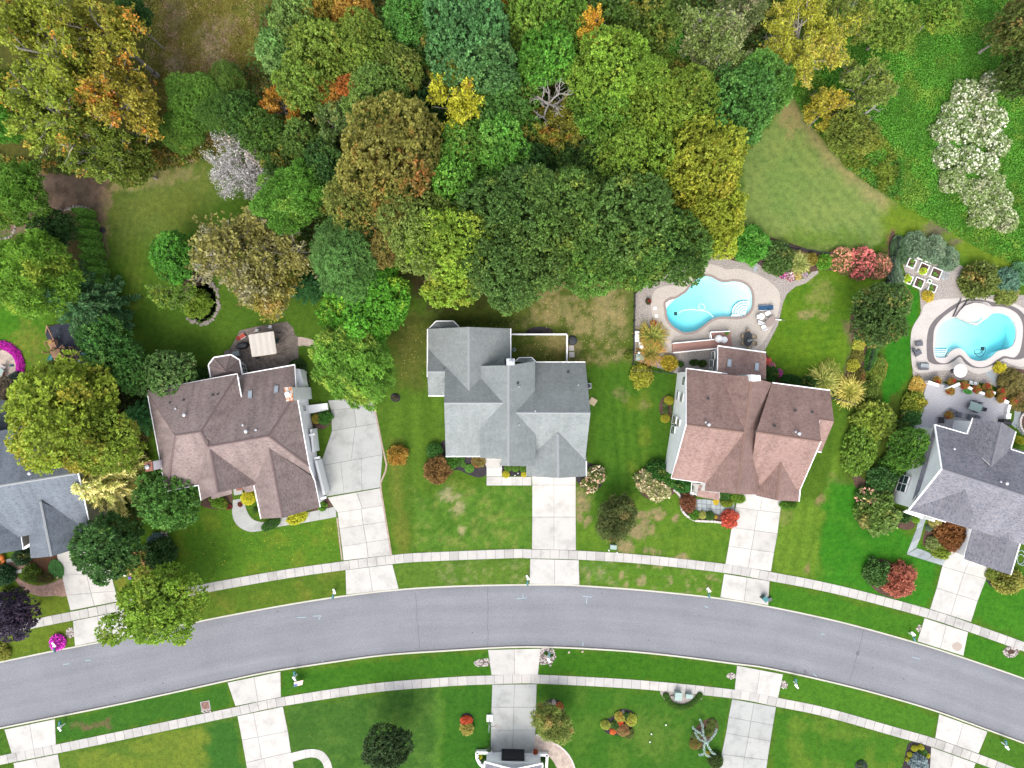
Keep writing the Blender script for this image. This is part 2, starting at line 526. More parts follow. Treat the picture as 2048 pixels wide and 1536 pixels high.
MAT.tin=mat_plain('plumbing_lead',C(222,226,232),0.4,0.2)
MAT.teal=mat_plain('teal_plastic',C(62,138,142),0.45)
MAT.teal_dark=mat_plain('dark_green_plastic',C(42,84,84),0.5)
MAT.aqua=mat_plain('pale_green_painted_steel',C(172,196,188),0.5)
MAT.tile=mat_plain('blue_edge_tile',C(70,130,160),0.5)
MAT.blue=mat_plain('blue_cushion',C(46,92,132),0.8)
MAT.red=mat_plain('red_fabric',C(196,84,66),0.8)
MAT.rust=mat_speckle('rusted_cap',[(0.42,C(206,124,62)),(0.55,C(236,226,214))],1.6,0.8,0.1,1.0,0)
MAT.yellow=mat_plain('yellow_plastic',C(214,180,60),0.5)
MAT.tan=mat_plain('tan_fabric',C(206,186,152),0.8)
MAT.terracotta=mat_plain('terracotta_pot',C(150,74,54),0.8)
MAT.orange=mat_plain('pumpkin_orange',C(226,126,48),0.6,0,0.15,6)
MAT.purple=mat_plain('purple_plastic',C(116,82,186),0.5)
MAT.navy=mat_plain('flag_blue',C(74,96,160),0.8)
MAT.bark=mat_plain('grey_bark',C(178,170,158),0.9,0,0.3,3)
MAT.bark_dark=mat_plain('brown_bark',C(96,80,68),0.9,0,0.3,3)
MAT.bark_pale=mat_plain('bleached_wood',C(196,190,186),0.9,0,0.2,3)
MAT.leaf=mat_leaf('leaf',0.4)
MAT.petal=mat_leaf('petal',0.15,1.2)
MAT.pool_water=mat_water('pool_water',(0.93,0.995,1.0))
MAT.pond_water=mat_water('pond_water',(0.25,0.3,0.28),0.02,0.05)
# ================================================================ the setting
NE=[(-260,1376),(-120,1347),(0,1323),(100,1302),(150,1292.5),(260,1271),(398,1241.5),(512,1219.5),(600,1204),(692,1190),(798,1178),(903,1171.5),(1024,1168.5),(1115,1168.2),(1159,1170),(1266,1177.5),(1350,1185.5),(1441,1195.8),(1536,1211.5),(1682,1243),(1833,1284.5),(1926,1314),(2048,1356),(2160,1398),(2320,1462)]
SE=[(-260,1511),(-120,1482),(0,1458),(112,1435.5),(260,1405.5),(454,1363),(512,1350.5),(561,1341.5),(660,1326.5),(772,1311.5),(902,1302.5),(975,1298),(1024,1296),(1081,1295.5),(1164,1298.5),(1266,1305),(1370,1316),(1472,1329.5),(1536,1338),(1682,1370.5),(1790,1399),(1877,1425.5),(1976,1461.5),(2048,1488),(2160,1531),(2320,1597)]
NE_w=smooth_line(XY(NE),6); SE_w=smooth_line(XY(SE),6)
def edge_fn(line):
 xs=np.array([p[0] for p in line]); ys=np.array([p[1] for p in line])
 s0=(ys[1]-ys[0])/(xs[1]-xs[0]); s1=(ys[-1]-ys[-2])/(xs[-1]-xs[-2])
 def f(x):
  x=np.asarray(x,float)
  y=np.interp(x,xs,ys)
  y=np.where(x<xs[0],ys[0]+(x-xs[0])*s0,y)
  return np.where(x>xs[-1],ys[-1]+(x-xs[-1])*s1,y)
 return f
yN,yS=edge_fn(NE_w),edge_fn(SE_w)
# ---- value noise on arrays
def vnoise(x,y,seed=0):
 xi=np.floor(x).astype(np.int64); yi=np.floor(y).astype(np.int64)
 fx=x-xi; fy=y-yi
 fx=fx*fx*(3-2*fx); fy=fy*fy*(3-2*fy)
 def h(a,b):
  n=(a*374761393+b*668265263+seed*982451653) & 0x7fffffff
  n=((n ^ (n >> 13))*1274126177) & 0x7fffffff
  return ((n ^ (n >> 16)) & 0xffff)/65535.0
 return (h(xi,yi)*(1-fx)+h(xi+1,yi)*fx)*(1-fy)+(h(xi,yi+1)*(1-fx)+h(xi+1,yi+1)*fx)*fy
def fbm(x,y,seed=0,o=4):
 s=0; a=0.5; t=0
 for k in range(o):
  s=s+a*vnoise(x*2**k,y*2**k,seed+k); t+=a; a *= 0.55
 return s/t
class Paint:
 def __init__(s,px,py):
  s.px,s.py=px,py
  s.wx=px+(fbm(px/22,py/22,11)-0.5)*26
  s.wy=py+(fbm(px/22,py/22,31)-0.5)*26
  s.c=np.empty((len(px),3)); s.c[:]=C(82,112,30)
  n=fbm(px/60,py/60,3)[:, None]
  s.c=s.c*(0.85+0.3*n)
 def mask(s,poly,feather,warp=True):
  X=s.wx if warp else s.px; Y=s.wy if warp else s.py
  p=np.array(poly,float)
  ins=np.zeros(len(X),bool); d=np.full(len(X),1e9)
  sel=(X>p[:, 0].min()-feather) & (X<p[:, 0].max()+feather) & (Y>p[:, 1].min()-feather) & (Y<p[:, 1].max()+feather)
  x=X[sel]; y=Y[sel]; i_=np.zeros(len(x),bool); dd=np.full(len(x),1e9)
  for k in range(len(p)):
   a=p[k]; b=p[(k+1) % len(p)]
   cond=((a[1]>y) != (b[1]>y))
   with np.errstate(divide='ignore',invalid='ignore'):
    xi=(b[0]-a[0])*(y-a[1])/(b[1]-a[1])+a[0]
   i_ ^= cond & (x<xi)
   e=b-a; L=(e**2).sum()+1e-9
   t=np.clip(((x-a[0])*e[0]+(y-a[1])*e[1])/L,0,1)
   dd=np.minimum(dd,np.hypot(x-a[0]-t*e[0],y-a[1]-t*e[1]))
  m=np.zeros(len(X))
  sd_=np.where(i_,dd,-dd)
  m[sel]=np.clip(0.5+sd_/max(feather,1e-6)*0.5,0,1)
  return m
 def poly(s,poly,col,feather=6,st=1.0,warp=True):
  m=(s.mask(poly,feather,warp)*st)[:, None]
  s.c=s.c*(1-m)+np.array(col)*m
 def blob(s,cx,cy,rx,ry,col,st=0.7,rot=0,seed=5,grain=9):
  a=math.radians(rot); x=s.wx-cx; y=s.wy-cy
  u=(x*math.cos(a)+y*math.sin(a))/rx; v=(-x*math.sin(a)+y*math.cos(a))/ry
  m=np.clip(1.3-np.hypot(u,v),0,1)
  n=fbm(s.px/grain,s.py/grain,seed)
  n2=fbm(s.px/5,s.py/5,seed+40,2); m=np.clip(m*1.2+(n-.5)*2.2+(n2-.5)*1.4-.15,0,1)*np.clip(m*4,0,1)*st
  s.c=s.c*(1-m[:, None])+np.array(col)*m[:, None]
 def mottle(s,poly,col,st=0.6,grain=14,seed=9,thr=0.5,feather=10):
  m=s.mask(poly,feather)
  n=np.clip((fbm(s.px/grain,s.py/grain,seed)-thr)*6,0,1)
  m=(m*n*st)[:, None]
  s.c=s.c*(1-m)+np.array(col)*m
 def stripes(s,poly,ang,period,amp,feather=5,wob=2.0):
  m=s.mask(poly,feather,False)
  a=math.radians(ang)
  u=(s.px*math.cos(a)+s.py*math.sin(a))+(fbm(s.px/40,s.py/40,77)-0.5)*2*wob
  w_=np.tanh(np.sin(u/period*2*math.pi)*2.0)
  s.c=s.c*(1+(m*w_*amp)[:, None]*np.array([1.0,0.8,0.9]))
GR=dict(
 mid=C(88,118,32),deep=C(70,105,28),bright=C(64,128,26),olive=C(108,128,36),dry=C(150,136,88),tan=C(172,150,112),
 pink=C(176,148,134),soil=C(84,66,48),litter=C(126,102,86),forest=C(74,78,34),moss=C(80,98,34))
POOL1=smooth_line([(1331.6,606),(1341,599),(1351,598),(1363,591),(1374,583),(1385,567),(1396,557),(1410,552.5),(1424,555),(1437,562),(1450,565),(1466,563),(1482,565),(1496,573),(1503,586),(1504.5,601),(1502,617),(1494,628),(1484,633),(1468,634),(1448,633),(1434,634.5),(1421,640),(1408,650),(1394,660),(1380,664),(1366,664),(1350,655),(1340,645),(1334.5,634),(1333,620)],3,True)
POOL1_DECK=smooth_line([(1304.5,590),(1314,577),(1333,571),(1353,569),(1366,551),(1388,534),(1415,528),(1437,532),(1453,539),(1476,537),(1504,544),(1530,557),(1549,572),(1559,588),(1559,612),(1551,640),(1537,668),(1520,692),(1504,702),(1480,704),(1440,700),(1400,700),(1362,707),(1334,704),(1323,694),(1318,680),(1312,660),(1307,640),(1302,616)],3,True)
POOL2=smooth_line([(1870.5,678),(1873,662),(1880,650),(1893,640),(1908,635.5),(1921,637),(1935,643),(1948,650),(1961,643),(1975,632),(1990,626.5),(2005,627),(2019,634),(2028,646),(2032,662),(2030,680),(2024,692),(2013,698),(2004,700),(1994,703),(1984,712),(1972,720),(1957,722),(1944,719),(1936,712),(1928,702),(1918,696.5),(1907,699),(1898,706),(1893,714),(1880,716),(1871,713),(1868.5,700)],3,True)
POOL2_RING=smooth_line([(1866,682),(1868,660),(1876,645),(1890,631),(1908,618),(1923,606),(1940,602),(1962,603),(1976,606),(1984,613),(1998,613),(2016,617),(2034,628),(2044,646),(2045,668),(2042,690),(2037,706),(2027,715),(2010,712),(2000,715),(1985,726),(1966,734),(1948,732),(1934,722),(1924,712),(1917,710),(1905,718),(1892,726),(1878,725),(1869,716),(1866,700)],3,True)
POOL2_BAND=smooth_line([(1853,682),(1857,658),(1868,640),(1884,626),(1903,612),(1922,602),(1940,598),(1966,600),(1990,605),(2014,609),(2036,618),(2052,634),(2062,652),(2062,690),(2056,708),(2042,718),(2026,719),(2008,717),(1990,728),(1968,736),(1946,735),(1930,727),(1920,714),(1908,722),(1895,728),(1878,729),(1866,728),(1855,720),(1853,700)],3,True)
POOL2_DECK=smooth_line([(1821,680),(1824,658),(1832,642),(1843,626),(1847,612),(1862,603),(1884,598),(1906,597),(1940,595),(1966,596),(2000,601),(2030,608),(2056,622),(2075,640),(2082,670),(2076,704),(2064,726),(2040,734),(2016,726),(2004,722),(1990,734),(1972,745),(1950,747),(1930,738),(1900,740),(1870,742),(1842,746),(1826,738),(1822,710)],3,True)
POND=smooth_line([(391,573),(404,566),(417,570),(426,581),(431,598),(431,616),(424,629),(412,638),(400,640),(390,637),(399,628),(410,620),(417,608),(416,594),(409,582),(400,577)],3,True)
# ---- ground sheet: two strips that follow the kerbs
def grow(a,b,step,far,k=1.35):
 v=list(np.arange(a,b,step)); s=step
 while v[-1]<far: s *= k; v.append(v[-1]+s)
 return v
STEP=0.30
xp=grow(0,74,STEP,900); xs=np.array(sorted(set([-v for v in xp]+xp)))
gv=[]; gf=[]; base=0
for side,ef,depth in ((1,yN,112),(-1,yS,30)):
 ts=np.array(grow(0,depth if side>0 else 30,STEP,900))
 if side>0: ts=np.array(grow(0,84,STEP,900))
 e=ef(xs)
 X=np.repeat(xs[None, :],len(ts),0); Y=e[None, :]+side*ts[:, None]
 Z=np.zeros_like(X)
 gv.append(np.stack([X.ravel(),Y.ravel(),Z.ravel()],1))
 nx=len(xs)
 i,j=np.meshgrid(np.arange(len(ts)-1),np.arange(nx-1),indexing='ij')
 a=base+i*nx+j
 q=np.stack([a,a+1,a+nx+1,a+nx],-1).reshape(-1,4)
 gf.append(q if side>0 else q[:, ::-1])
 base+=X.size
gv=np.concatenate(gv); gf=np.concatenate(gf)
def inside(poly,x,y):
 p=np.array(poly); r=np.zeros(len(x),bool)
 for k in range(len(p)):
  a=p[k]; b=p[(k+1) % len(p)]
  c=((a[1]>y) != (b[1]>y))
  with np.errstate(divide='ignore',invalid='ignore'):
   r ^= c & (x<(b[0]-a[0])*(y-a[1])/(b[1]-a[1])+a[0])
 return r
ctr=gv[gf].mean(1)
hole=np.zeros(len(gf),bool)
for pl,d in ((POOL1,0.30),(POOL2,0.45),(POND,0.12)):
 hole |= inside(offset_poly(XY(pl),d),ctr[:, 0],ctr[:, 1])
gf=gf[~hole]
gpx=1024+gv[:, 0]*S; gpy=768-gv[:, 1]*S
pt=Paint(gpx,gpy)
FAR=[(-4000,-4000),(6000,-4000),(6000,250),(-4000,250)]
pt.poly(FAR,GR['moss'],60)
pt.poly([(430,-400),(1560,-400),(1590,60),(1570,210),(1490,300),(1475,460),(1380,510),(1280,560),(1150,560),(1060,600),(900,640),(820,560),(700,640),(640,560),(600,460),(540,300),(520,150),(540,0)],GR['forest'],14)
pt.mottle([(430,-400),(1560,-400),(1490,300),(1380,510),(1060,600),(700,640),(540,300)],GR['soil'],0.7,26,4)
pt.poly([(-300,-300),(330,-300),(300,60),(330,260),(250,340),(210,410),(160,420),(-300,500)],C(84,84,36),20)
pt.poly([(290,-200),(560,-200),(550,60),(530,170),(500,240),(430,320),(330,330),(300,250),(310,100)],C(126,116,52),16)
pt.mottle([(290,-200),(560,-200),(550,60),(530,170),(330,170)],C(122,98,62),0.7,20,21,0.48)
pt.blob(425,85,34,46,GR['pink'],0.9,0,2); pt.blob(350,122,34,20,GR['pink'],0.85,20,4); pt.blob(345,30,24,40,GR['pink'],0.6,0,6); pt.blob(455,60,24,30,GR['pink'],0.6,0,8)
pt.blob(495,90,34,60,C(130,118,44),0.7); pt.blob(500,20,40,24,C(96,120,40),0.7)
pt.poly([(290,270),(420,270),(430,330),(300,345)],C(112,98,44),14,0.8)
LB=[(205,395),(300,345),(430,318),(560,420),(620,560),(800,560),(860,640),(855,800),(640,800),(600,700),(420,760),(290,720),(225,640),(208,520)]
pt.poly(LB,C(82,112,32),5)
pt.poly([(196,400),(300,340),(440,312),(440,390),(330,470),(240,500),(205,450)],C(118,126,60),30,0.7)
pt.blob(300,358,110,18,C(168,148,106),0.7,-10); pt.blob(205,400,20,50,C(150,126,100),0.9,8)
pt.blob(206,462,16,16,C(150,132,96),0.9)
pt.blob(360,420,60,40,C(104,114,44),0.6); pt.blob(268,545,20,90,C(104,116,42),0.5)
pt.stripes([(215,440),(300,440),(330,640),(300,700),(235,640)],6,14,0.06)
pt.blob(400,700,120,30,C(74,106,30),0.5)
pt.poly([(190,420),(206,420),(222,640),(236,690),(200,690),(160,430)],GR['litter'],6,0.9)
pt.poly([(60,340),(215,350),(205,415),(150,425),(30,470),(0,470),(0,400)],C(128,104,92),10)
pt.mottle([(60,340),(215,350),(205,415),(30,470)],C(92,70,62),0.6,16,3)
pt.poly([(20,480),(150,420),(165,560),(60,520)],C(88,76,48),8)
pt.poly([(-300,580),(90,620),(120,700),(60,800),(-300,800)],C(74,124,26),10)
pt.blob(60,680,50,40,C(124,132,50),0.8); pt.blob(85,720,30,50,C(118,122,50),0.7)
pt.poly([(200,690),(420,740),(300,800),(300,1020),(250,1100),(180,1060),(60,760)],C(66,62,34),12)
pt.poly([(282,880),(310,1000),(300,1040),(250,1040),(250,880)],C(84,84,34),8)
pt.poly([(235,1050),(320,980),(470,1000),(470,1060),(690,1030),(690,1120),(400,1170),(250,1200),(215,1120)],C(86,124,32),6)
pt.mottle([(320,980),(690,1030),(690,1120),(300,1190)],C(112,128,38),0.6,30,14)
pt.poly([(60,1150),(142,1150),(150,1290),(-200,1360),(-200,1260)],C(104,122,36),6)
pt.poly([(225,1140),(246,1130),(262,1200),(240,1205)],C(120,124,44),5)
pt.poly([(246,1215),(690,1135),(692,1192),(512,1224),(262,1275)],C(90,116,34),4)
pt.mottle([(246,1215),(690,1135),(692,1192),(512,1224),(262,1275)],C(124,124,48),0.45,22,15)
pt.poly([(745,790),(890,780),(890,960),(975,975),(975,1100),(790,1110),(765,960)],C(86,116,34),5)
pt.stripes([(745,790),(890,780),(890,960),(830,1110),(790,1110),(765,960)],-2,44,0.12)
pt.poly([(782,880),(802,880),(816,1105),(792,1108)],C(116,116,48),8,0.6)
pt.poly([(826,1000),(1066,960),(1064,1100),(830,1106)],C(90,126,42),10)
pt.mottle([(826,960),(1066,960),(1064,1100),(830,1106)],C(128,134,66),0.6,13,41,0.5)
pt.mottle([(826,960),(1066,960),(1064,1100),(830,1106)],C(66,106,30),0.7,18,42,0.52)
for b in ((915,1015,20,12),(892,985,14,12),(905,995,20,10),(926,1060,12,6)): pt.blob(*b,C(168,154,118),0.7)
pt.poly([(770,640),(900,620),(1240,560),(1268,600),(1268,720),(1180,730),(1020,740),(1020,655),(860,650),(850,780),(800,780)],C(92,104,40),8)
pt.mottle([(1100,560),(1268,560),(1268,720),(1140,730),(1020,660)],C(156,138,96),0.75,15,51,0.42)
pt.blob(1215,620,50,60,C(160,144,100),0.7); pt.blob(1120,625,60,26,C(160,142,98),0.7); pt.blob(1150,565,30,20,C(120,90,66),0.6); pt.blob(1090,700,44,22,C(128,118,66),0.7)
pt.poly([(1256,580),(1270,580),(1268,720),(1248,720)],C(88,108,36),6,0.8)
pt.blob(820,690,40,60,C(112,112,52),0.7); pt.poly([(820,640),(1060,628),(1060,655),(860,655)],C(58,70,26),8,0.6)
pt.blob(870,590,40,40,C(70,62,40),0.7)
pt.poly([(1175,730),(1345,740),(1340,960),(1290,1000),(1180,960),(1180,800)],C(74,112,30),6)
pt.stripes([(1225,770),(1300,770),(1295,960),(1240,1010),(1225,900)],-3,22,0.14)
pt.mottle([(1240,760),(1330,760),(1320,960),(1260,960)],C(112,126,40),0.6,30,33)
pt.blob(1240,785,16,14,C(150,132,92),0.5); pt.blob(1285,812,10,10,C(150,132,92),0.5)
pt.poly([(1152,980),(1290,1000),(1340,990),(1470,1060),(1450,1130),(1290,1108),(1152,1102)],C(94,126,36),6)
pt.mottle([(1152,980),(1470,1060),(1450,1130),(1152,1102)],C(72,112,28),0.6,26,61)
for b in ((1165,1010,14,40),(1285,1030,30,16),(1321,1030,16,9),(1355,1035,7,6),(1250,1095,16,24),(1275,1060,40,16),(1360,1113,18,6),(1310,1105,18,6),(1180,1044,14,10)): pt.blob(*b,C(160,136,104),0.85)
pt.blob(1210,1000,34,60,C(60,108,28),0.5)
pt.poly([(785,1128),(1060,1119),(1058,1170),(798,1179)],C(92,122,42),3); pt.mottle([(880,1122),(1060,1119),(1058,1170),(880,1176)],C(140,142,90),0.6,8,71)
pt.poly([(1160,1121),(1450,1147),(1441,1196),(1160,1171)],C(90,126,36),3); pt.mottle([(1160,1121),(1450,1147),(1441,1196),(1160,1171)],C(172,148,116),0.75,11,72,0.56); pt.mottle([(1160,1121),(1230,1121),(1230,1171),(1160,1171)],C(120,136,86),0.6,6,73,0.45)
pt.poly([(1540,1162),(1850,1238),(1835,1284),(1536,1212)],C(70,120,28),3); pt.poly([(1934,1264),(2400,1420),(2400,1500),(1926,1312)],C(62,120,26),3)
pt.poly([(1560,1000),(1640,1000),(1700,830),(1720,830),(1640,1040),(1640,1150),(1545,1144)],C(100,130,38),6)
pt.stripes([(1560,1000),(1640,1000),(1670,800),(1720,800),(1640,1150),(1545,1144)],10,26,0.09)
pt.blob(1640,998,12,18,C(150,124,90),0.8); pt.blob(1660,960,12,14,C(140,130,80),0.6); pt.blob(1570,1035,14,20,C(140,134,80),0.6); pt.blob(1612,1138,10,10,C(150,124,90),0.7); pt.blob(1684,965,12,8,C(140,116,80),0.8)
pt.poly([(1655,960),(1740,960),(1800,1060),(1830,1080),(1880,1140),(1856,1220),(1640,1162),(1645,1060)],C(58,122,26),8)
pt.mottle([(1655,960),(1740,960),(1880,1140),(1856,1220),(1640,1162)],C(76,128,32),0.5,30,81)
pt.poly([(1960,1140),(2400,1140),(2400,1400),(1942,1240)],C(66,124,28),8)
pt.poly([(1700,800),(1720,740),(1790,780),(1830,850),(1800,900),(1750,980),(1690,960)],C(82,100,34),8)
pt.poly([(1768,740),(1775,560),(1810,560),(1842,590),(1840,620),(1822,660),(1818,760),(1760,830)],C(54,122,26),4)
pt.poly([(1600,545),(1660,535),(1760,555),(1762,640),(1700,650),(1702,690),(1680,770),(1600,760),(1530,720),(1540,660),(1560,600)],C(98,130,30),5)
pt.mottle([(1560,560),(1760,560),(1700,740),(1560,740)],C(74,118,26),0.5,30,91); pt.blob(1640,590,30,34,C(140,140,76),0.7); pt.blob(1610,632,18,12,C(164,146,102),0.85); pt.blob(1630,628,34,10,C(156,144,90),0.5); pt.stripes([(1560,640),(1700,640),(1690,740),(1560,740)],80,16,0.06)
pt.poly([(1690,650),(1702,690),(1686,770),(1660,790),(1700,800),(1740,700),(1740,640)],GR['litter'],6,0.8)
pt.poly([(1480,150),(2400,-300),(2400,640),(2000,560),(1800,480),(1480,400)],C(72,118,32),14)
UL=[(1584,205),(1622,250),(1655,292),(1688,330),(1740,372),(1790,405),(1770,440),(1778,462),(1740,500),(1640,506),(1560,495),(1500,470),(1478,440),(1486,320),(1510,270)]
pt.poly(UL,C(126,144,76),4)
pt.stripes(UL,-38,22,0.07,8,3)
pt.poly([(1584,205),(1622,250),(1655,292),(1688,330),(1740,372),(1790,405),(1776,420),(1720,380),(1660,330),(1630,290),(1600,250),(1570,230)],C(166,146,104),16,0.9)
pt.blob(1580,240,30,30,C(160,140,96),0.7); pt.blob(1640,480,110,26,C(104,132,44),0.7); pt.blob(1560,370,40,60,C(112,142,70),0.5)
pt.poly([(1778,400),(1860,430),(1960,480),(2060,530),(2060,570),(1950,530),(1880,500),(1800,470),(1770,470),(1766,440)],C(112,134,36),12)
pt.blob(1872,462,26,22,C(120,104,92),0.85); pt.blob(1905,485,18,8,C(120,104,92),0.8); pt.blob(1780,485,10,26,C(130,92,74),0.8,20)
pt.poly([(564,1346),(976,1300),(983,1350),(744,1370),(563,1395)],C(64,112,28),3); pt.poly([(1081,1297),(1266,1307),(1472,1331),(1469,1380),(1284,1362),(1077,1350)],C(62,110,24),3); pt.poly([(1564,1347),(1682,1372),(1876,1428),(1869,1477),(1555,1395)],C(76,122,32),3)
pt.poly([(112,1437),(454,1365),(470,1412),(112,1488)],C(62,108,32),3); pt.blob(185,1448,44,8,C(122,98,76),0.9,-8)
pt.poly([(120,1510),(474,1434),(490,1540),(490,1700),(120,1700)],C(112,128,44),6); pt.mottle([(120,1510),(420,1445),(420,1600),(120,1600)],C(76,112,38),0.6,34,101); pt.poly([(412,1448),(476,1434),(490,1540),(424,1560)],C(60,106,38),8)
pt.poly([(566,1414),(884,1372),(880,1600),(590,1600)],C(66,104,38),6); pt.mottle([(566,1414),(884,1372),(880,1600),(590,1600)],C(92,124,50),0.5,20,102)
pt.poly([(872,1376),(888,1374),(884,1600),(866,1600)],C(88,130,44),8,0.7); pt.poly([(888,1374),(984,1369),(980,1506),(950,1600),(884,1600)],C(58,106,30),5)
pt.poly([(1074,1369),(1284,1379),(1466,1398),(1442,1520),(1442,1640),(1140,1640),(1072,1470)],C(64,108,30),5); pt.mottle([(1074,1369),(1466,1398),(1442,1600),(1140,1600)],C(92,124,42),0.5,40,103); pt.blob(1300,1470,60,50,C(100,124,48),0.6)
pt.poly([(1552,1416),(1860,1495),(1850,1700),(1530,1700)],C(70,116,30),5); pt.mottle([(1552,1416),(1860,1495),(1850,1600),(1530,1600)],C(108,130,44),0.55,30,104)
pt.poly([(1976,1464),(2400,1620),(2400,1700),(1950,1530)],C(74,116,32),3); pt.poly([(-200,1500),(8,1460),(22,1508),(-200,1560)],C(72,110,34),3)
me=bpy.data.meshes.new('ground')
me.vertices.add(len(gv)); me.vertices.foreach_set('co',gv.ravel())
me.loops.add(gf.size); me.loops.foreach_set('vertex_index',gf.ravel().astype(np.int32))
me.polygons.add(len(gf)); me.polygons.foreach_set('loop_start',np.arange(0,gf.size,4,dtype=np.int32))
me.update(calc_edges=True)
ca=me.color_attributes.new('Col','FLOAT_COLOR','POINT')
ca.data.foreach_set('color',np.concatenate([np.clip((pt.c*0.97+pt.c.mean(1,keepdims=True)*0.03)*[1.06,1.14,1.02],0,1),np.ones((len(gv),1))],1).astype(np.float32).ravel())
me.materials.append(MAT.ground)
ground=bpy.data.objects.new('ground',me); COL.objects.link(ground); tag(ground,kind='structure')
def structure(name,mb,mats,label=None,smooth=False):
 o=mb.build(name,mats,smooth=smooth)
 return tag(o,label,kind='structure')
# ---- road
RX=np.concatenate([np.linspace(-400,-90,12),np.arange(-85,86,1.5),np.linspace(90,400,12)])
mb=MB()
KW=0.20
for i in range(len(RX)-1):
 a,b=RX[i],RX[i+1]
 mb.face([(a,float(yS(a))+KW,-0.12),(b,float(yS(b))+KW,-0.12),(b,float(yN(b))-KW,-0.12),(a,float(yN(a))-KW,-0.12)],0,[(a,0),(b,0),(b,1),(a,1)])
road=structure('road',mb,MAT.asphalt, 'grey asphalt residential street curving between the lawns')
def on_road(name,pts,wd,mat):
 m_=MB().ribbon(XY(pts),wd,-0.116)
 return m_.build(name,mat,road)
rr=random.Random(3)
for x0,y0,x1,y1 in ((831,1186,839,1301),(975,1170,976,1297),(1729,1258,1700,1364)):
 n=12
 on_road('crack',[(x0+(x1-x0)*k/n+rr.uniform(-1,1),y0+(y1-y0)*k/n) for k in range(n+1)],0.05,MAT.crack)
for x,y,r in ((1611,1345,0.28),(1617,1347.5,0.12),(1716,1307,0.3),(554,1224,0.12),(945,1266,0.1),(325,1367,0.12),(288,1361,0.1),(180,1393,0.09),(1298,1281,0.1),(1204,1187,0.1),(1746,1337,0.12),(1808,1358,0.12),(229,1394,0.1)):
 q=P(x,y); m_=MB().sheet([[(q.x+r*rr.uniform(.7,1.1)*math.cos(t),q.y+r*rr.uniform(.9,1.5)*math.sin(t)) for t in np.linspace(0,6.0,10)]],-0.1155)
 m_.build('oil_stain',MAT.stain,road)
for seg in ([(1034,1198),(1054,1196)],[(1046,1190),(1046,1198)],[(1166,1193),(1184,1195)],[(1174,1196),(1173,1208)],[(594,1236),(612,1235)],[(626,1233),(642,1232)],[(641,1232),(637,1240)],[(1410,1213),(1417,1216)],[(1826,1315),(1842,1319)],[(1166,1285),(1166,1293)],[(124,1330),(138,1328)],[(169,1322),(181,1321)],[(512+132,1322),(512+134,1328)],[(1628,1348),(1634,1354)],[(1643,1268),(1650,1270)]):
 on_road('paint_mark',seg,0.10,MAT.paint_blue)
# ---- kerbs
for ef,sg,nm in ((yN,-1, 'north'),(yS,1, 'south')):
 mb=MB()
 for i in range(len(RX)-1):
  a,b=RX[i],RX[i+1]
  ya,yb=float(ef(a)),float(ef(b))
  q=[(a,ya),(b,yb),(b,yb+sg*KW),(a,ya+sg*KW)]
  mb.prism(q,-0.2,0.012)
 structure('kerb',mb,MAT.kerb, 'pale concrete kerb along the %s side of the street' % nm)
# ---- sidewalks of single slabs
NW=[(-220,1306),(0,1262.5),(74,1246),(142,1232.5),(238,1213),(398,1179),(512,1158),(600,1143.5),(690,1131),(785,1119),(850,1114),(1024,1107.3),(1063,1107.8),(1151,1110),(1284,1118.5),(1451,1137),(1536,1152),(1637,1171),(1740,1195.5),(1858,1227.5),(1940,1255),(2048,1293.5),(2180,1342)]
SW=[(-220,1567),(0,1520.5),(112,1498),(276,1464),(473,1422.5),(563,1403.5),(744,1376),(902,1363),(984,1359.5),(1024,1358),(1088,1358.5),(1284,1369.5),(1468,1388),(1553,1404),(1652,1424.5),(1796,1465),(1866,1485),(1953,1516),(2048,1552),(2180,1605)]
def sidewalk(pts,label,wd=1.2,slab=1.24):
 line=smooth_line(XY(pts),10)
 P2=[Vector(p) for p in line]
 d=[0]
 for i in range(1,len(P2)): d.append(d[-1]+(P2[i]-P2[i-1]).length)
 def at(s):
  k=min(max(int(np.searchsorted(d,s))-1,0),len(P2)-2)
  t=(s-d[k])/max(d[k+1]-d[k],1e-9)
  e=P2[min(k+1,len(P2)-1)]-P2[k]
  return P2[k].lerp(P2[k+1],t),Vector((-e.y,e.x)).normalized()
 mb=MB().ribbon(line,wd+0.02,0.012)
 root=structure('sidewalk',mb,MAT.joint,label)
 s=0.2; g=0.022
 while s+slab<d[-1]:
  (p,n0),(q,n1)=at(s+g),at(s+slab-g)
  zz=0.045+rr.uniform(-0.004,0.004)
  m_=MB().prism([(v.x,v.y) for v in (p-n0*wd/2,q-n1*wd/2,q+n1*wd/2,p+n0*wd/2)],0.0,zz)
  o=m_.build('slab',MAT.concrete_walk,root)
  s+=slab
 return root
sidewalk(NW, 'concrete sidewalk along the north side of the street')
sidewalk(SW, 'concrete sidewalk along the south side of the street')
# ---- driveways: rows of (left point,right point,column splits)
def driveway(label,rows,mat=None,z=0.034,gap=0.03,name='driveway'):
 mat=mat or MAT.concrete
 mb=MB()
 rw=[(P(*L),P(*R),sp) for L,R,sp in rows]
 out=[(r[0].x,r[0].y) for r in rw]+[(r[1].x,r[1].y) for r in reversed(rw)]
 mb.sheet([out],0.008)
 root=structure(name,mb,MAT.joint,label)
 for (L0,R0,sp),(L1,R1,_) in zip(rw[:-1],rw[1:]):
  cs=[0.0]+list(sp)+[1.0]
  for a,b in zip(cs[:-1],cs[1:]):
   q=[L0.lerp(R0,a),L0.lerp(R0,b),L1.lerp(R1,b),L1.lerp(R1,a)]
   c=sum(q,Vector())/4
   q=[p+(c-p).normalized()*gap for p in q]
   MB().prism([(p.x,p.y) for p in q],-0.05,z+rr.uniform(-.003,.003)).build('slab',mat,root)
 return root
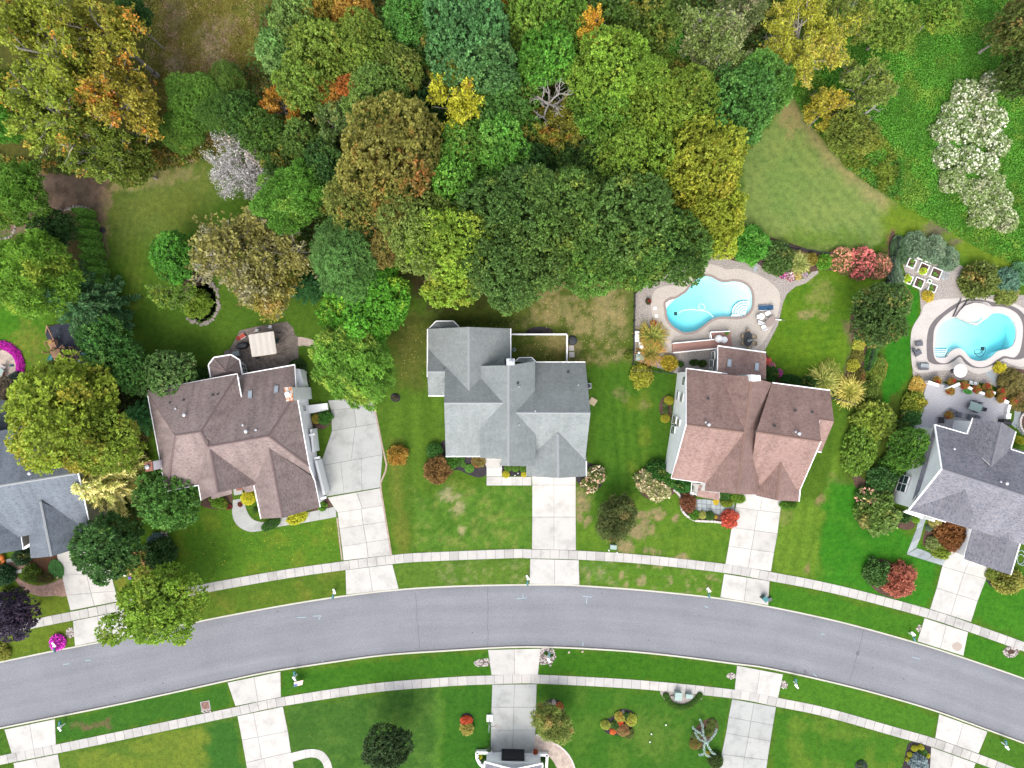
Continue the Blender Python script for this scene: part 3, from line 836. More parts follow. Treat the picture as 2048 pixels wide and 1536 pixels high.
driveway('driveway slab run of the far left house beside the red-brick path',[((113,1106),(205,1086),[.55]),((117,1124),(218,1128),[.5]),((124,1150),(222,1146),[.5]),((133,1190),(231,1182),[.5]),((141,1221),(238,1202),[.5])])
driveway('driveway apron of the far left house below the sidewalk',[((146,1242),(244,1222),[.5]),((150,1292),(259,1270),[.5])])
driveway('wide grey concrete driveway beside the left brown house',[((656,801),(744,792.5),[.53]),((662,820),(748.5,812),[.53]),((664,862),(757,846),[.50]),((640,932),(765,909),[.33,.66]),((653,993),(760,975),[.33,.66])],MAT.concrete_grey)
driveway('lower driveway of the left brown house above the sidewalk',[((655,995),(761,976),[.55]),((675,1025),(766,1011),[.52]),((679,1057),(771,1043),[.52]),((684,1093),(778,1078),[.52]),((687,1121),(782,1110),[.52])])
driveway('driveway apron of the left brown house',[((691,1140),(785,1128.5),[.5]),((692.5,1189),(797.5,1177.5),[.5])])
driveway('straight two-column driveway of the middle grey house',[((1063,940),(1151.5,940),[.5]),((1064.5,970),(1151.5,970),[.5]),((1064.5,1034),(1151.5,1034),[.5]),((1064,1098.5),(1151.8,1100.5),[.5])])
driveway('driveway apron of the middle grey house',[((1060.5,1117.5),(1157.5,1120),[.5]),((1059,1167.5),(1159,1169.5),[.5])])
driveway('driveway of the red-brown house beside the bluestone path',[((1480,975),(1566,985),[.55]),((1471,1015),(1560,1026),[.5]),((1463,1055),(1555,1067),[.5]),((1457,1092),(1548,1105),[.5]),((1450.5,1128),(1542,1143),[.5])])
driveway('driveway apron of the red-brown house',[((1448,1147.5),(1539,1162),[.5]),((1440.5,1194.5),(1536.5,1210.5),[.5])])
driveway('driveway of the far right house beside the red deck',[((1899,1100),(1985,1130),[.5]),((1884,1133),(1972,1158),[.5]),((1873,1176),(1955,1202),[.5]),((1860,1218),(1942,1244),[.5])])
apr5=driveway('driveway apron of the far right house with a grey stain',[((1849,1236),(1936,1264),[.5]),((1834.5,1282.5),(1926.5,1311.5),[.5])])
driveway('apron of the leftmost driveway south of the street',[((9,1459),(110,1438),[.5]),((24,1508),(112,1489),[.5])])
driveway('leftmost driveway south of the street',[((27,1526),(116,1508),[.5]),((40,1600),(128,1580),[.5])])
driveway('apron of the second driveway south of the street',[((455,1365),(561,1343),[.5]),((471,1412),(562,1394),[.5])])
driveway('second driveway south of the street beside the curved path',[((475,1432),(566,1413),[.35]),((484,1480),(576,1462),[.35]),((492,1525),(582,1504),[.4]),((505,1600),(596,1580),[.5])])
driveway('apron of the middle driveway south of the street',[((976,1299.5),(1081,1297),[.5]),((983,1350),(1076,1350),[.5])])
driveway('middle driveway south of the street with the basketball hoop',[((984.5,1369),(1073.5,1368),[.5]),((983,1414),(1072,1414.5),[.5]),((982,1460),(1071,1460),[.5]),((981,1506),(1068,1506),[.5])],MAT.concrete_grey)
driveway('apron of the fourth driveway south of the street',[((1474,1331),(1566,1348.5),[.5]),((1469,1381),(1556,1396),[.5])])
driveway('fourth driveway south of the street with worn grey slabs',[((1464,1398),(1552,1414),[.5]),((1457,1434),(1546,1450),[.5]),((1452,1466),(1541,1482),[.5]),((1443,1508),(1535,1520),[.5]),((1430,1590),(1524,1600),[.5])],MAT.concrete_grey)
driveway('apron of the rightmost driveway south of the street',[((1878,1428),(1975,1463),[.5]),((1870,1476),(1957,1507),[.5])])
driveway('rightmost driveway south of the street beside the mulch bed',[((1862,1494),(1951,1526),[.5]),((1858,1560),(1930,1590),[.5]),((1850,1620),(1920,1650),[.5])])
q=P(1914,1293); MB().sheet([[(q.x+.75*math.cos(t)*rr.uniform(.8,1.1),q.y+.6*math.sin(t)*rr.uniform(.8,1.1)) for t in np.linspace(0,6.1,14)]],0.0405).build('damp_stain',mat_plain('damp_concrete',C(196,180,168),0.8,0,.1),apr5)
def walk(label,pts_l,pts_r,mat,z=0.03,name='path',cols=1,gap=0.02,base='joint'):
 rows=[(l,r,[k/cols for k in range(1,cols)]) for l,r in zip(pts_l,pts_r)]
 return driveway(label,rows,mat,z,gap,name)
walk('white concrete path from the middle house door to its driveway',[(966,918),(973,935),(973,953)],[(1003,918),(1004,935),(1004,953)],MAT.concrete)
walk('white concrete path across the front bed of the middle house',[(973,953.5),(1004,953.5),(1024,953.5),(1045,953.5),(1063,953.5)],[(973,971),(1004,971),(1024,971),(1045,971),(1063,971)],MAT.concrete)
lw=smooth_line([(466,1000),(464,1018),(466,1036),(474,1050),(488,1060),(505,1064),(530,1060),(560,1053),(600,1047),(640,1040),(673,1034)],2)
rw_=smooth_line([(490,996),(491,1012),(496,1026),(504,1037),(514,1042),(524,1044),(540,1042),(563,1036),(600,1028),(638,1020),(671,1013)],2)
walk('pale concrete path curving round to the left brown house door',lw,rw_,MAT.concrete_grey)
cl_=smooth_line([(582,1506),(610,1499),(630,1498),(646,1503),(657,1515),(664,1532),(668,1560)],2)
cr_=smooth_line([(584,1524),(612,1516),(628,1515),(638,1519),(645,1527),(649,1540),(652,1560)],2)
walk('white concrete path bending off the second southern driveway',cl_,cr_,MAT.concrete)
mb=MB().sheet([XY(smooth_line([(1071,1469),(1092,1479),(1115,1490),(1132,1504),(1144,1522),(1152,1545),(1158,1580),(1120,1580),(1118,1550),(1108,1525),(1092,1509),(1071,1506)],3,True))],0.02)
structure('path',mb,MAT.paver_beige, 'beige paver path sweeping round from the middle southern driveway')
mb=MB().ribbon(XY(smooth_line([(1072,1469),(1092,1479),(1115,1490),(1132,1504),(1144,1522),(1152,1545)],4)),0.2,0.03,0,0.05)
structure('path_edging',mb,MAT.coping_pale, 'pale edging strip of the beige paver path')
mb=MB().sheet([XY(smooth_line([(14,1122),(46,1118),(52,1128),(44,1140),(34,1150),(40,1158),(56,1167),(76,1171),(96,1168),(112,1162),(127,1158),(134,1192),(112,1191),(86,1193),(64,1188),(44,1176),(32,1162),(24,1148),(12,1146)],2,True))],0.024)
redpath=structure('path',mb,MAT.paver_red, 'red-brick herringbone path to the far left house')
for pts,lb in (([(14,1122),(36,1117)], 'upper'),([(16,1148),(46,1141)], 'lower')):
 MB().ribbon(XY(pts),0.45,0.15,0,0.2).build('step',MAT.concrete_grey,redpath)
fl=MB().sheet([XY([(1384,998),(1412,998),(1440,1003),(1442,1010),(1470,1012),(1469,1033),(1430,1029),(1385,1022)])],0.01)
flag=structure('path',fl,MAT.joint, 'bluestone flag path in front of the red-brown house')
for i in range(9):
 x0=1385+i*9.3
 ys=[998+max(0,i-2)*1.2,1006+i*.8,1014+i*.9,1021+i*1.25]
 for j in range(3):
  off_=rr.uniform(-1.2,1.2)
  q=[(x0+.4,ys[j]+.4+off_*.3),(x0+8.8,ys[j]+.9),(x0+8.8,ys[j+1]+.3),(x0+.4,ys[j+1]-.3)]
  MB().prism(XY(q),0.0,0.04+rr.uniform(0,.006)).build('flagstone',MAT.flag,flag)
pz=MB().sheet([XY([(448,703),(460,698),(472.6,674),(480,661),(512,653),(574,643),(586,655),(590,670),(596,673),(597,712),(600,740),(520,745),(470,735),(450,715)])],0.022)
structure('patio',pz,MAT.paver_grey, 'grey-brown paver patio under the cream canopy')
pb=MB().sheet([XY(smooth_line([(596,675),(612,676),(626,680),(640,688),(650,700),(640,706),(630,698),(618,693),(606,691),(597,692)],3,True))],0.02)
structure('path',pb,MAT.paver_beige, 'curved paver path leading off the grey-brown patio')
pr=MB().sheet([XY([(0+36*math.cos(t),738+38*math.sin(t)) for t in np.linspace(0,2*math.pi,28)[:-1]])],0.025)
structure('patio',pr,MAT.paver_beige, 'round beige stone patio inside the magenta flower ring')
# ---- gravel,decks and pools
G1=[(1268,720),(1270,590),(1300,560),(1345,530),(1382,508),(1420,508),(1445,512),(1480,522),(1520,524),(1560,540),(1585,562),(1612,556),(1634,533),(1637,546),(1612,566),(1590,574),(1574,588),(1566,606),(1556,650),(1530,700),(1420,760),(1345,745)]
gw=XY(G1)
structure('gravel_ground',MB().sheet([gw,list(reversed(offset_poly(XY(POOL1),0.5)))],0.006),MAT.gravel, 'beige gravel round the left pool')
G2=[(1838,572),(1812,552),(1806,530),(1830,508),(1880,520),(1925,532),(1950,590),(2010,590),(2090,590),(2100,800),(2030,800),(1985,770),(1930,760),(1860,765),(1826,752),(1822,700),(1830,660),(1842,622),(1840,596)]
structure('gravel_ground',MB().sheet([XY(G2),list(reversed(offset_poly(XY(POOL2),0.7)))],0.006),MAT.gravel, 'beige gravel round the right pool and the planter boxes')
def pool(outline,deckline,label,zfloor,coping_w,deck_mat,cop_mat,ring=None,band=None):
 W=XY(outline)
 n=len(W)
 if sum(W[i][0]*W[(i+1) % n][1]-W[(i+1) % n][0]*W[i][1] for i in range(n))<0: W=W[::-1]
 cop=offset_poly(W,coping_w)
 D=XY(deckline)
 structure('pool_deck',MB().sheet([D,list(reversed(cop if ring is None else XY(band)))],0.035).wall(D,-0.05,0.035),deck_mat,label + ' deck')
 if ring is not None:
  structure('paver_band',MB().sheet([XY(band),list(reversed(XY(ring)))],0.03),MAT.slate,label + ' dark paver band')
  cop=XY(ring)
 root=thing('swimming_pool',label, 'swimming pool',(sum(p[0] for p in W)/n,sum(p[1] for p in W)/n,0))
 MB().sheet([cop,list(reversed(W))],0.06).wall(cop,-0.02,0.06).wall(W,-0.1,0.06,inward=True).build('coping',cop_mat,root)
 basin=MB().wall(W,zfloor,-0.1,inward=True).sheet([W],zfloor)
 basin.build('basin',MAT.plaster,root)
 Wi=offset_poly(W,-0.02)
 wt=MB().sheet([Wi],-0.13).wall(Wi,lambda x,y: zfloor(x,y)+0.02,-0.13)
 b=len(wt.f)
 wt2=MB().sheet([Wi],lambda x,y: zfloor(x,y)+0.02)
 k=len(wt.v); wt.v+=wt2.v; wt.f+=[tuple(k+i for i in reversed(f)) for f in wt2.f]; wt.m+=wt2.m
 wt.build('water',MAT.pool_water,root)
 return root
m_=MAT.pool_water; t_=m_.node_tree
va_=t_.nodes.new('ShaderNodeVolumeAbsorption'); va_.inputs['Color'].default_value=(0.05,0.88,0.95,1); va_.inputs['Density'].default_value=0.33
t_.links.new(va_.outputs[0],[n for n in t_.nodes if n.type == 'OUTPUT_MATERIAL'][0].inputs['Volume'])
pa=P(1505,590); pb_=P(1345,640)
d1=Vector((pb_.x-pa.x,pb_.y-pa.y)); L1=d1.length; d1.normalize()
pool1=pool(POOL1,POOL1_DECK, 'kidney-shaped turquoise swimming pool behind the red-brown house',lambda x,y: -0.55-1.6*max(0.0,((x-pa.x)*d1.x+(y-pa.y)*d1.y)/L1),0.32,MAT.pool_deck,MAT.coping)
pc=P(1870,660); pd=P(2032,668)
d2=Vector((pd.x-pc.x,pd.y-pc.y)); L2=d2.length; d2.normalize()
pool2=pool(POOL2,POOL2_DECK, 'heart-shaped turquoise swimming pool with a dark paver band',lambda x,y: -0.55-1.6*max(0.0,((x-pc.x)*d2.x+(y-pc.y)*d2.y)/L2),0.5,MAT.pool_deck_pale,MAT.coping_pale,POOL2_RING,POOL2_BAND)
c=P(1491,626)
for k in range(5):
 r=1.75-0.34*k
 MB().sheet([[(c.x+r*math.cos(t),c.y+r*math.sin(t)) for t in np.linspace(math.radians(75),math.radians(250),14)]+[(c.x+.2,c.y-.2)]],-0.5+0.06*k).wall([(c.x+r*math.cos(t),c.y+r*math.sin(t)) for t in np.linspace(math.radians(75),math.radians(250),14)]+[(c.x+.2,c.y-.2)],-0.9,-0.5+0.06*k).build('step',MAT.plaster,pool1)
q=XY([(1460,633.5),(1466,628.5),(1480,629),(1482,632.5)])
MB().prism(q,-1.2,-0.16).build('bench',MAT.plaster,pool1)
lg=XY([(1332,606),(1340,600),(1350,598.5),(1342,605),(1336,612),(1333,618)])
MB().prism(lg,-2.4,-0.16).build('ledge',MAT.plaster,pool1)
for k in range(5):
 q=XY([(1869.5+.6,697.5+k*3.6),(1899-k*1.6,697.5+k*3.6),(1899-k*1.8,701+k*3.6),(1869.5+.6,701+k*3.6)])
 MB().prism(q,-1.2,-0.5+0.05*k).build('step',MAT.plaster,pool2)
for k in range(5):
 r=1.75-0.34*k
 MB().ribbon([(c.x+r*math.cos(t),c.y+r*math.sin(t)) for t in np.linspace(math.radians(75),math.radians(250),14)],.07,-0.49+0.06*k).build('step_edge',MAT.tile,pool1)
 MB().ribbon(XY([(1870.5,697.5+k*3.6),(1898-k*1.6,697.5+k*3.6)]),.07,-0.49+0.05*k).build('step_edge',MAT.tile,pool2)
sp=XY([(1908,634),(1916,622),(1926,612),(1944,606),(1962,608),(1974,614),(1982,624),(1972,635),(1949,651)])
spo=MB().sheet([sp,list(reversed([(P(1946.5,633.5).x+0.98*math.cos(t),P(1946.5,633.5).y+0.88*math.sin(t)) for t in np.linspace(0,2*math.pi,22)[:-1]]))],0.5).wall(sp[::-1],-0.5,0.5)
spo.build('spa_surround',MAT.coping_pale,pool2)
cc=P(1946.5,633.5)
cir=[(cc.x+0.98*math.cos(t),cc.y+0.88*math.sin(t)) for t in np.linspace(0,2*math.pi,22)[:-1]]
MB().wall(cir,0.07,0.5,inward=True).sheet([cir],0.075).build('spa_basin',MAT.plaster,pool2)
MB().sheet([[(cc.x+0.97*math.cos(t),cc.y+0.87*math.sin(t)) for t in np.linspace(0,2*math.pi,22)[:-1]]],0.42).sheet([cir],0.085).build('spa_water',MAT.pool_water,pool2)
for a,b in (((1904,634),(1921,597)),((1910,633),(1936,597))):
 MB().tube((*P(*a).xy,0.2),(*P(*b).xy,0.2),0.06,mi=0).build('cover_rail',MAT.dark,pool2)
def hose(name,label,pts,r,mat,z,cat='hose'):
 L=smooth_line(XY(pts),6)
 mb=MB()
 for a,b in zip(L[:-1],L[1:]): mb.tube((*a,z),(*b,z),r,n=5,caps=False)
 o=mb.build(name,mat,origin=(*L[0],0),smooth=True)
 return tag(o,label,cat)
hose('pool_hose','white floating cleaner hose looped in the kidney-shaped pool',[(1357,626),(1368,620.5),(1386,619),(1400,621),(1410,617),(1408,609),(1400,608),(1398,616),(1406,621),(1418,625),(1428,634)],0.045,MAT.white,-0.13)
hose('pool_hose','thin dark cleaner hose coiled on the heart-shaped pool',[(1966,706),(1958,698),(1950,702),(1952,708),(1964,704),(1970,694),(1972,700),(1966,712),(1956,713),(1952,706)],0.035,MAT.dark,-0.11)
for (x,y),lb in (((1352,627), 'dark pool cleaner at the deep end of the kidney-shaped pool'),((1967,697), 'dark pool cleaner in the heart-shaped pool')):
 q=P(x,y); r_=thing('pool_cleaner',lb, 'pool cleaner',(q.x,q.y,-0.2))
 MB().box((q.x,q.y),(1,.4),.4,.3,-0.28,-0.14).build('body',MAT.teal_dark,r_)
 for s_ in (-1,1): MB().tube((q.x+.2,q.y+.17*s_,-.22),(q.x-.2,q.y+.17*s_,-.22),.08).build('wheel',MAT.black,r_)
PW=XY(POND)
structure('pond',MB().wall(PW,-0.5,0.02,inward=True).sheet([PW],-0.5),mat_plain('pond_liner',C(30,32,34),0.8))
structure('water',MB().sheet([PW],-0.08),MAT.pond_water, 'dark water of the crescent garden pond')
def stone_mesh(seed):
 r=random.Random(seed); mb=MB()
 n=7
 prof=[(0.85,-0.3),(1.0,0.1),(0.7,0.55),(0.25,0.68)]
 mb.lathe((0,0,0),prof,n)
 mb.v=[(x*r.uniform(.75,1.2),y*r.uniform(.75,1.2),z*r.uniform(.85,1.15)) for x,y,z in mb.v]
 o=mb.build('stone',MAT.stone); me_=o.data
 bpy.data.objects.remove(o); WL.pop('stone',None)
 return me_
STM=[stone_mesh(i) for i in range(4)]
def stones(root,pts,r0,r1,jitter=0.15,name='stone',mats=None):
 for i,(x,y) in enumerate(pts):
  o=bpy.data.objects.new(name,STM[i % 4]); COL.objects.link(o); o.parent=root
  k=rr.uniform(r0,r1)
  o.location=Vector((x+rr.uniform(-jitter,jitter),y+rr.uniform(-jitter,jitter),0.02))-wloc(root)
  o.rotation_euler=(rr.uniform(-.15,.15),rr.uniform(-.15,.15),rr.uniform(0,6.28)); o.scale=(k,k*rr.uniform(.7,1),k*.8)
def along(pts,step,px=True):
 L=[Vector(p) for p in smooth_line(XY(pts) if px else pts,8)]
 out=[]; acc=0
 for a,b in zip(L[:-1],L[1:]):
  l=(b-a).length
  while acc<l:
   q=a.lerp(b,acc/l); out.append((q.x,q.y)); acc+=step
  acc -= l
 return out
rim=thing('pond_edging','ring of rough field stones edging the crescent garden pond','stone edging',P(425,610))
stones(rim,along([(410,562),(420,567),(429,577),(435,592),(437,612),(433,628),(424,640),(410,646),(396,646),(384,641),(374,634)],0.36),0.22,0.36,0.16)
stones(rim,along([(404,560),(416,562),(428,570),(434,580)],0.6),0.2,0.34,0.2)
edge=thing('stone_edging','low line of pale stones across the woodland edge at far left','stone edging',P(90,430))
stones(edge,along([(-30,482),(0,479),(20,474),(36,449),(65,438),(104,428),(130,420),(148,415),(165,413),(182,417)],0.42),0.18,0.3,0.08)
wl_=thing('stone_wall','low curved pale stone edging wall round the red-brown house front bed','stone edging',P(1365,1000))
L_=along([(1346,979),(1357,988),(1362,1000),(1362,1015),(1368,1027),(1380,1036),(1392,1041),(1412,1042),(1430,1043),(1448,1046)],0.42)
for a,b in zip(L_[:-1],L_[1:]):
 MB().box(((a[0]+b[0])/2,(a[1]+b[1])/2),(b[0]-a[0],b[1]-a[1]),.38,.28,0,.28+rr.uniform(-.02,.02)).build('block',MAT.coping_pale,wl_)
# ---- planting beds
def bed(label,pts,mat='mulch',z=0.016,sub=4):
 structure('planting_bed',MB().sheet([XY(smooth_line(pts,sub,True))],z),MAT[mat],label)
bed('dark mulch bed left of the middle house door',[(880,890),(892,882),(900,912),(935,910),(966,916),(972,934),(972,950),(955,955),(936,948),(915,940),(890,942),(876,924)])
bed('dark mulch bed between the middle house path and garage',[(1004,930),(1054,930),(1054,952),(1005,952)],sub=1)
bed('dark mulch bed right of the middle house garage',[(1150,925),(1176,925),(1200,935),(1208,952),(1204,970),(1190,980),(1168,975),(1152,960)])
bed('dark mulch bed behind the middle house pen',[(1054,660),(1070,654),(1092,654),(1104,660),(1102,668),(1058,668)])
bed('dark mulch ring round the seedling on the left lawn edge',[(782,790),(790,786),(799,790),(800,800),(791,804),(783,800)])
bed('brown mulch bed round the pond trees',[(372,608),(366,560),(384,500),(404,482),(412,520),(404,566),(392,574),(398,580),(412,598),(408,618),(390,634),(372,628)], 'mulch_brown')
bed('brown mulch crescent beside the white-walled house side',[(1322,800),(1334,790),(1342,800),(1342,838),(1332,842),(1322,830),(1318,815)], 'mulch_brown')
bed('brown mulch bed at the red-brown house front corner',[(1278,950),(1300,930),(1345,935),(1352,972),(1345,990),(1310,1002),(1280,985)], 'mulch_brown')
bed('brown mulch bed inside the curved stone wall',[(1348,975),(1390,972),(1386,1000),(1386,1022),(1450,1032),(1450,1044),(1390,1040),(1368,1024),(1362,1000)], 'mulch_brown')
bed('red mulch bed beside the far left house drive',[(62,1112),(108,1104),(118,1112),(110,1136),(90,1150),(74,1146),(52,1128)], 'mulch_red')
bed('dark mulch flower island in the southern middle lawn',[(1206,1452),(1212,1440),(1226,1432),(1238,1420),(1252,1418),(1266,1424),(1270,1438),(1266,1452),(1250,1466),(1228,1470),(1210,1464)])
bed('dark mulch spot under the twiggy tree by the middle southern driveway',[(1084,1414),(1092,1402),(1108,1398),(1122,1404),(1128,1416),(1122,1440),(1096,1440),(1086,1428)])
bed('brown mulch oval under the weeping blue conifer',[(1380,1485),(1386,1465),(1398,1448),(1414,1438),(1430,1438),(1437,1450),(1434,1466),(1424,1480),(1408,1494),(1392,1500)], 'mulch_brown')
bed('grey gravel crescent round the utility boxes',[(1325,1380),(1400,1392),(1396,1404),(1384,1412),(1362,1416),(1340,1410),(1328,1398)], 'gravel',0.012)
bed('dark mulch strip beside the rightmost southern driveway',[(1822,1484),(1864,1492),(1861,1540),(1856,1580),(1790,1580),(1806,1530),(1812,1500)])
bed('dark mulch round the red shrub on the southern lawn',[(920,1440),(926,1428),(936,1426),(945,1432),(946,1444),(934,1452),(922,1450)])
bed('brown mulch island on the right front lawn',[(1730,1150),(1734,1128),(1756,1118),(1778,1122),(1800,1136),(1822,1150),(1822,1180),(1798,1196),(1766,1190),(1742,1172)], 'mulch_brown')
bed('brown mulch bed along the hedge right of the lawn',[(1708,968),(1700,900),(1712,850),(1726,830),(1734,830),(1716,880),(1712,940),(1736,966),(1720,974)], 'mulch_brown')
bed('brown mulch bed along the far right house wall',[(1745,990),(1760,940),(1780,890),(1800,850),(1812,800),(1830,780),(1850,790),(1840,830),(1822,850),(1800,930),(1790,980),(1775,1010),(1800,1020),(1830,1048),(1815,1060),(1780,1052),(1740,1056),(1712,1040),(1710,1010)], 'mulch_brown')
bed('brown mulch bed behind the grey path of the far right house',[(1850,1062),(1864,1044),(1930,1056),(1936,1090),(1896,1112),(1866,1096),(1846,1090)], 'mulch_brown')
bed('dark bed at the far right garage corner',[(1975,1150),(1990,1136),(2010,1140),(2040,1150),(2046,1170),(2020,1186),(1990,1178),(1974,1164)])
bed('brown mulch bed between the lawns by the iron fence',[(1700,636),(1722,620),(1748,640),(1740,700),(1718,745),(1690,780),(1668,790),(1690,750),(1706,700)], 'mulch_brown')
bed('brown mulch curve behind the red-brown house sunroom',[(1528,700),(1540,720),(1556,744),(1580,756),(1616,764),(1660,768),(1660,782),(1600,772),(1540,758)], 'mulch_brown')
bed('brown mulch bed above the pool gravel',[(1444,505),(1462,470),(1500,466),(1560,480),(1640,506),(1690,516),(1764,528),(1780,470),(1790,470),(1778,540),(1720,548),(1650,540),(1600,548),(1560,542),(1520,526),(1470,522)], 'mulch_brown',0.010)
bed('dark soil strip under the southern shrub at the lawn',[(1812,480),(1826,470),(1900,500),(1906,520),(1830,510)], 'mulch_brown',0.012)
bed('brown planting strip right of the right pool',[(1998,748),(2012,738),(2060,745),(2080,800),(2060,880),(2038,830),(2016,790)], 'mulch_brown',0.014)
bed('dark rubber play surface under the timber playset',[(99,653),(128,647),(166,650),(181,680),(176,726),(140,748),(116,738),(112,700),(92,672)], 'rubber',0.02)
bed('brown mulch strip under the left house front shrubs',[(405,990),(460,985),(462,1010),(440,1020),(400,1010)], 'mulch_brown')
bed('brown mulch strip beside the left house garage',[(590,1040),(640,1010),(655,994),(670,1008),(645,1022),(600,1046)], 'mulch_brown')
bed('brown planting circle at the left house side steps',[(624,842),(640,820),(662,824),(664,842),(652,856),(634,858)], 'mulch_brown',0.04)
walk('pale grey paved path to the far right house front',[(1813,1108),(1822,1085),(1832,1060),(1838,1036)],[(1832,1096),(1841,1075),(1847,1052),(1853,1036)],MAT.flag)
walk('pale grey paved path along the far right front bed',[(1813,1108.5),(1833,1115),(1852,1121),(1885,1131)],[(1834,1096),(1851,1102),(1868,1110),(1897,1117)],MAT.flag)
bed('red-brown mulch apron behind the cut front bed',[(1930,1052),(1942,1054),(1928,1108),(1900,1104),(1896,1100),(1926,1086)], 'mulch_red',0.02)
structure('path',MB().ribbon(XY(smooth_line([(1975,742),(1992,762),(2010,775),(2024,790),(2034,806),(2034,840),(2026,852)],5)),0.9,0.018),MAT.flag, 'bluestone path curving round the far right deck')
structure('path_edging',MB().ribbon(XY([(786,1126),(783,1111),(762,981),(761,966),(771,942),(773,929),(764,890),(748.5,812),(744.5,792)]),0.22,0.04,0,0.05),MAT.paver_pink, 'pink brick edging on the right of the wide driveway')
structure('path_edging',MB().ribbon(XY([(684,1120),(674,1036)]),0.18,0.04,0,0.05),MAT.paver_pink, 'pink brick edging on the left of the wide driveway')
# ================================================================ houses
def up_uv(pts):
 n=Vector()
 for i in range(1,len(pts)-1): n+=(pts[i]-pts[0]).cross(pts[i+1]-pts[0])
 if n.z<0: pts=pts[::-1]; n=-n
 n.normalize()
 u=Vector((0,0,1)).cross(n)
 u=u.normalized() if u.length>1e-4 else Vector((1,0,0))
 v=n.cross(u)
 return pts,[(p.dot(u),p.dot(v)) for p in pts]
def planar(pts):
 pts=[Vector(p) for p in pts]
 n=(pts[1]-pts[0]).cross(pts[2]-pts[0]); o=Vector((0,0,H))
 for i in range(3,len(pts)):
  d=pts[i]-o; den=d.dot(n)
  if abs(den)>1e-6: pts[i]=o+d*((pts[0]-o).dot(n)/den)
 return pts
EDGE=dict(sh_grey='cap_grey',sh_brown='cap',sh_red='cap_red',sh_blue='cap_grey',sh_slate='trim')
MAT.cap_red=mat_plain('ridge_cap_red',C(150,120,108),0.9)
MAT.cap_slate=mat_plain('ridge_cap_slate',C(140,140,148),0.9)
def slope(root,pts,mat,th=0.16,name='roof_slope',lift=0.0):
 pts,uv=up_uv([p+Vector((0,0,lift)) for p in planar(pts)])
 mb=MB()
 if len(pts) == 4:
  mb.face(pts[:3],0,uv[:3]); mb.face([pts[0],pts[2],pts[3]],0,[uv[0],uv[2],uv[3]])
 else:
  mb.face(pts,0,uv)
 low=[p-Vector((0,0,th)) for p in pts]
 n=len(pts)
 for i in range(n):
  j=(i+1) % n
  mb.face([low[i],low[j],pts[j],pts[i]],1)
 mb.face(low[::-1],1)
 return mb.build(name,[MAT[mat],MAT[EDGE[mat]]],root)
def plane_z(pl):
 n=(pl[1]-pl[0]).cross(pl[2]-pl[0])
 return lambda x,y: pl[0].z-((x-pl[0].x)*n.x+(y-pl[0].y)*n.y)/(n.z if abs(n.z)>1e-6 else 1e-6)
def body(root,planes,mat,inset=0.4,drop=0.26,name='wall'):
 planes=[planar(p) for p in planes]
 allp=[p for pl in planes for p in pl]
 c=sum(allp,Vector())/len(allp)
 mb=MB()
 zs=[plane_z(p) for p in planes]
 for pl in planes:
  q=[]; zf=lambda x,y: min(g(x,y) for g in zs)
  for p in pl:
   d=Vector((c.x-p.x,c.y-p.y,0)); L=d.length
   e=p+d/L*min(inset*1.3,L)
   q.append(Vector((e.x,e.y,zf(e.x,e.y)-drop)))
  pl2,_=up_uv(q)
  mb.face(pl2)
  n=len(pl2)
  for i in range(n):
   a,b=pl2[i],pl2[(i+1) % n]
   mb.face([(a.x,a.y,-0.1),(b.x,b.y,-0.1),b,a])
 return mb.build(name,MAT[mat],root)
def cap(root,p0,p1,mat='cap',wd=0.3,lift=0.03):
 p0=Vector(p0); p1=Vector(p1)
 d=(p1-p0); s_=Vector((-d.y,d.x,0)).normalized()*wd/2
 u=Vector((0,0,lift))
 mb=MB()
 dn=Vector((0,0,-0.09))
 mb.face([p0-s_+u+dn,p1-s_+u+dn,p1+u,p0+u]).face([p0+u,p1+u,p1+s_+u+dn,p0+s_+u+dn])
 mb.face([p0-s_+u+dn,p0+u,p0+s_+u+dn]).face([p1-s_+u+dn,p1+s_+u+dn,p1+u])
 return mb.build('ridge_cap',MAT[mat],root)
def fascia(root,p0,p1,wd=0.13,hh=0.13,out=(0,0),name='gutter',mat='trim'):
 p0=Vector(p0); p1=Vector(p1)
 d=(p1-p0).normalized(); s_=Vector((-d.y,d.x,0)).normalized()*wd/2
 a=[p0-s_,p1-s_,p1+s_,p0+s_]
 mb=MB(); up=Vector((0,0,0.035)); dn=Vector((0,0,-hh))
 t=[p+up for p in a]; b=[p+dn for p in a]
 mb.face(t).face(b[::-1])
 for i in range(4):
  j=(i+1) % 4
  mb.face([b[i],b[j],t[j],t[i]])
 return mb.build(name,MAT[mat],root)
def mirror(a,r):
 return Vector((2*r.x-a.x,2*r.y-a.y,a.z))
def gable(root,r0,r1,a0,a1,b0=None,b1=None,mat='sh_grey',wall='siding_white',capmat='cap',hip0=False,hip1=False,caps=True,wallbody=True):
 if b0 is None:
  d=(r1-r0).normalized()
  def refl(a,r):
   v=Vector((a.x-r0.x,a.y-r0.y,0)); t=v.dot(d); perp=v-d*t
   return Vector((a.x-2*perp.x,a.y-2*perp.y,a.z))
  b0,b1=refl(a0,r0),refl(a1,r1)
 pl=[[r0,r1,a1,a0],[r0,r1,b1,b0]]
 if hip0: pl.append([a0,b0,r0])
 if hip1: pl.append([a1,b1,r1])
 for p in pl: slope(root,p,mat)
 if caps:
  cap(root,r0,r1,capmat)
  if hip0: cap(root,a0,r0,capmat,.26); cap(root,b0,r0,capmat,.26)
  if hip1: cap(root,a1,r1,capmat,.26); cap(root,b1,r1,capmat,.26)
 if wallbody: body(root,pl,wall)
 return b0,b1
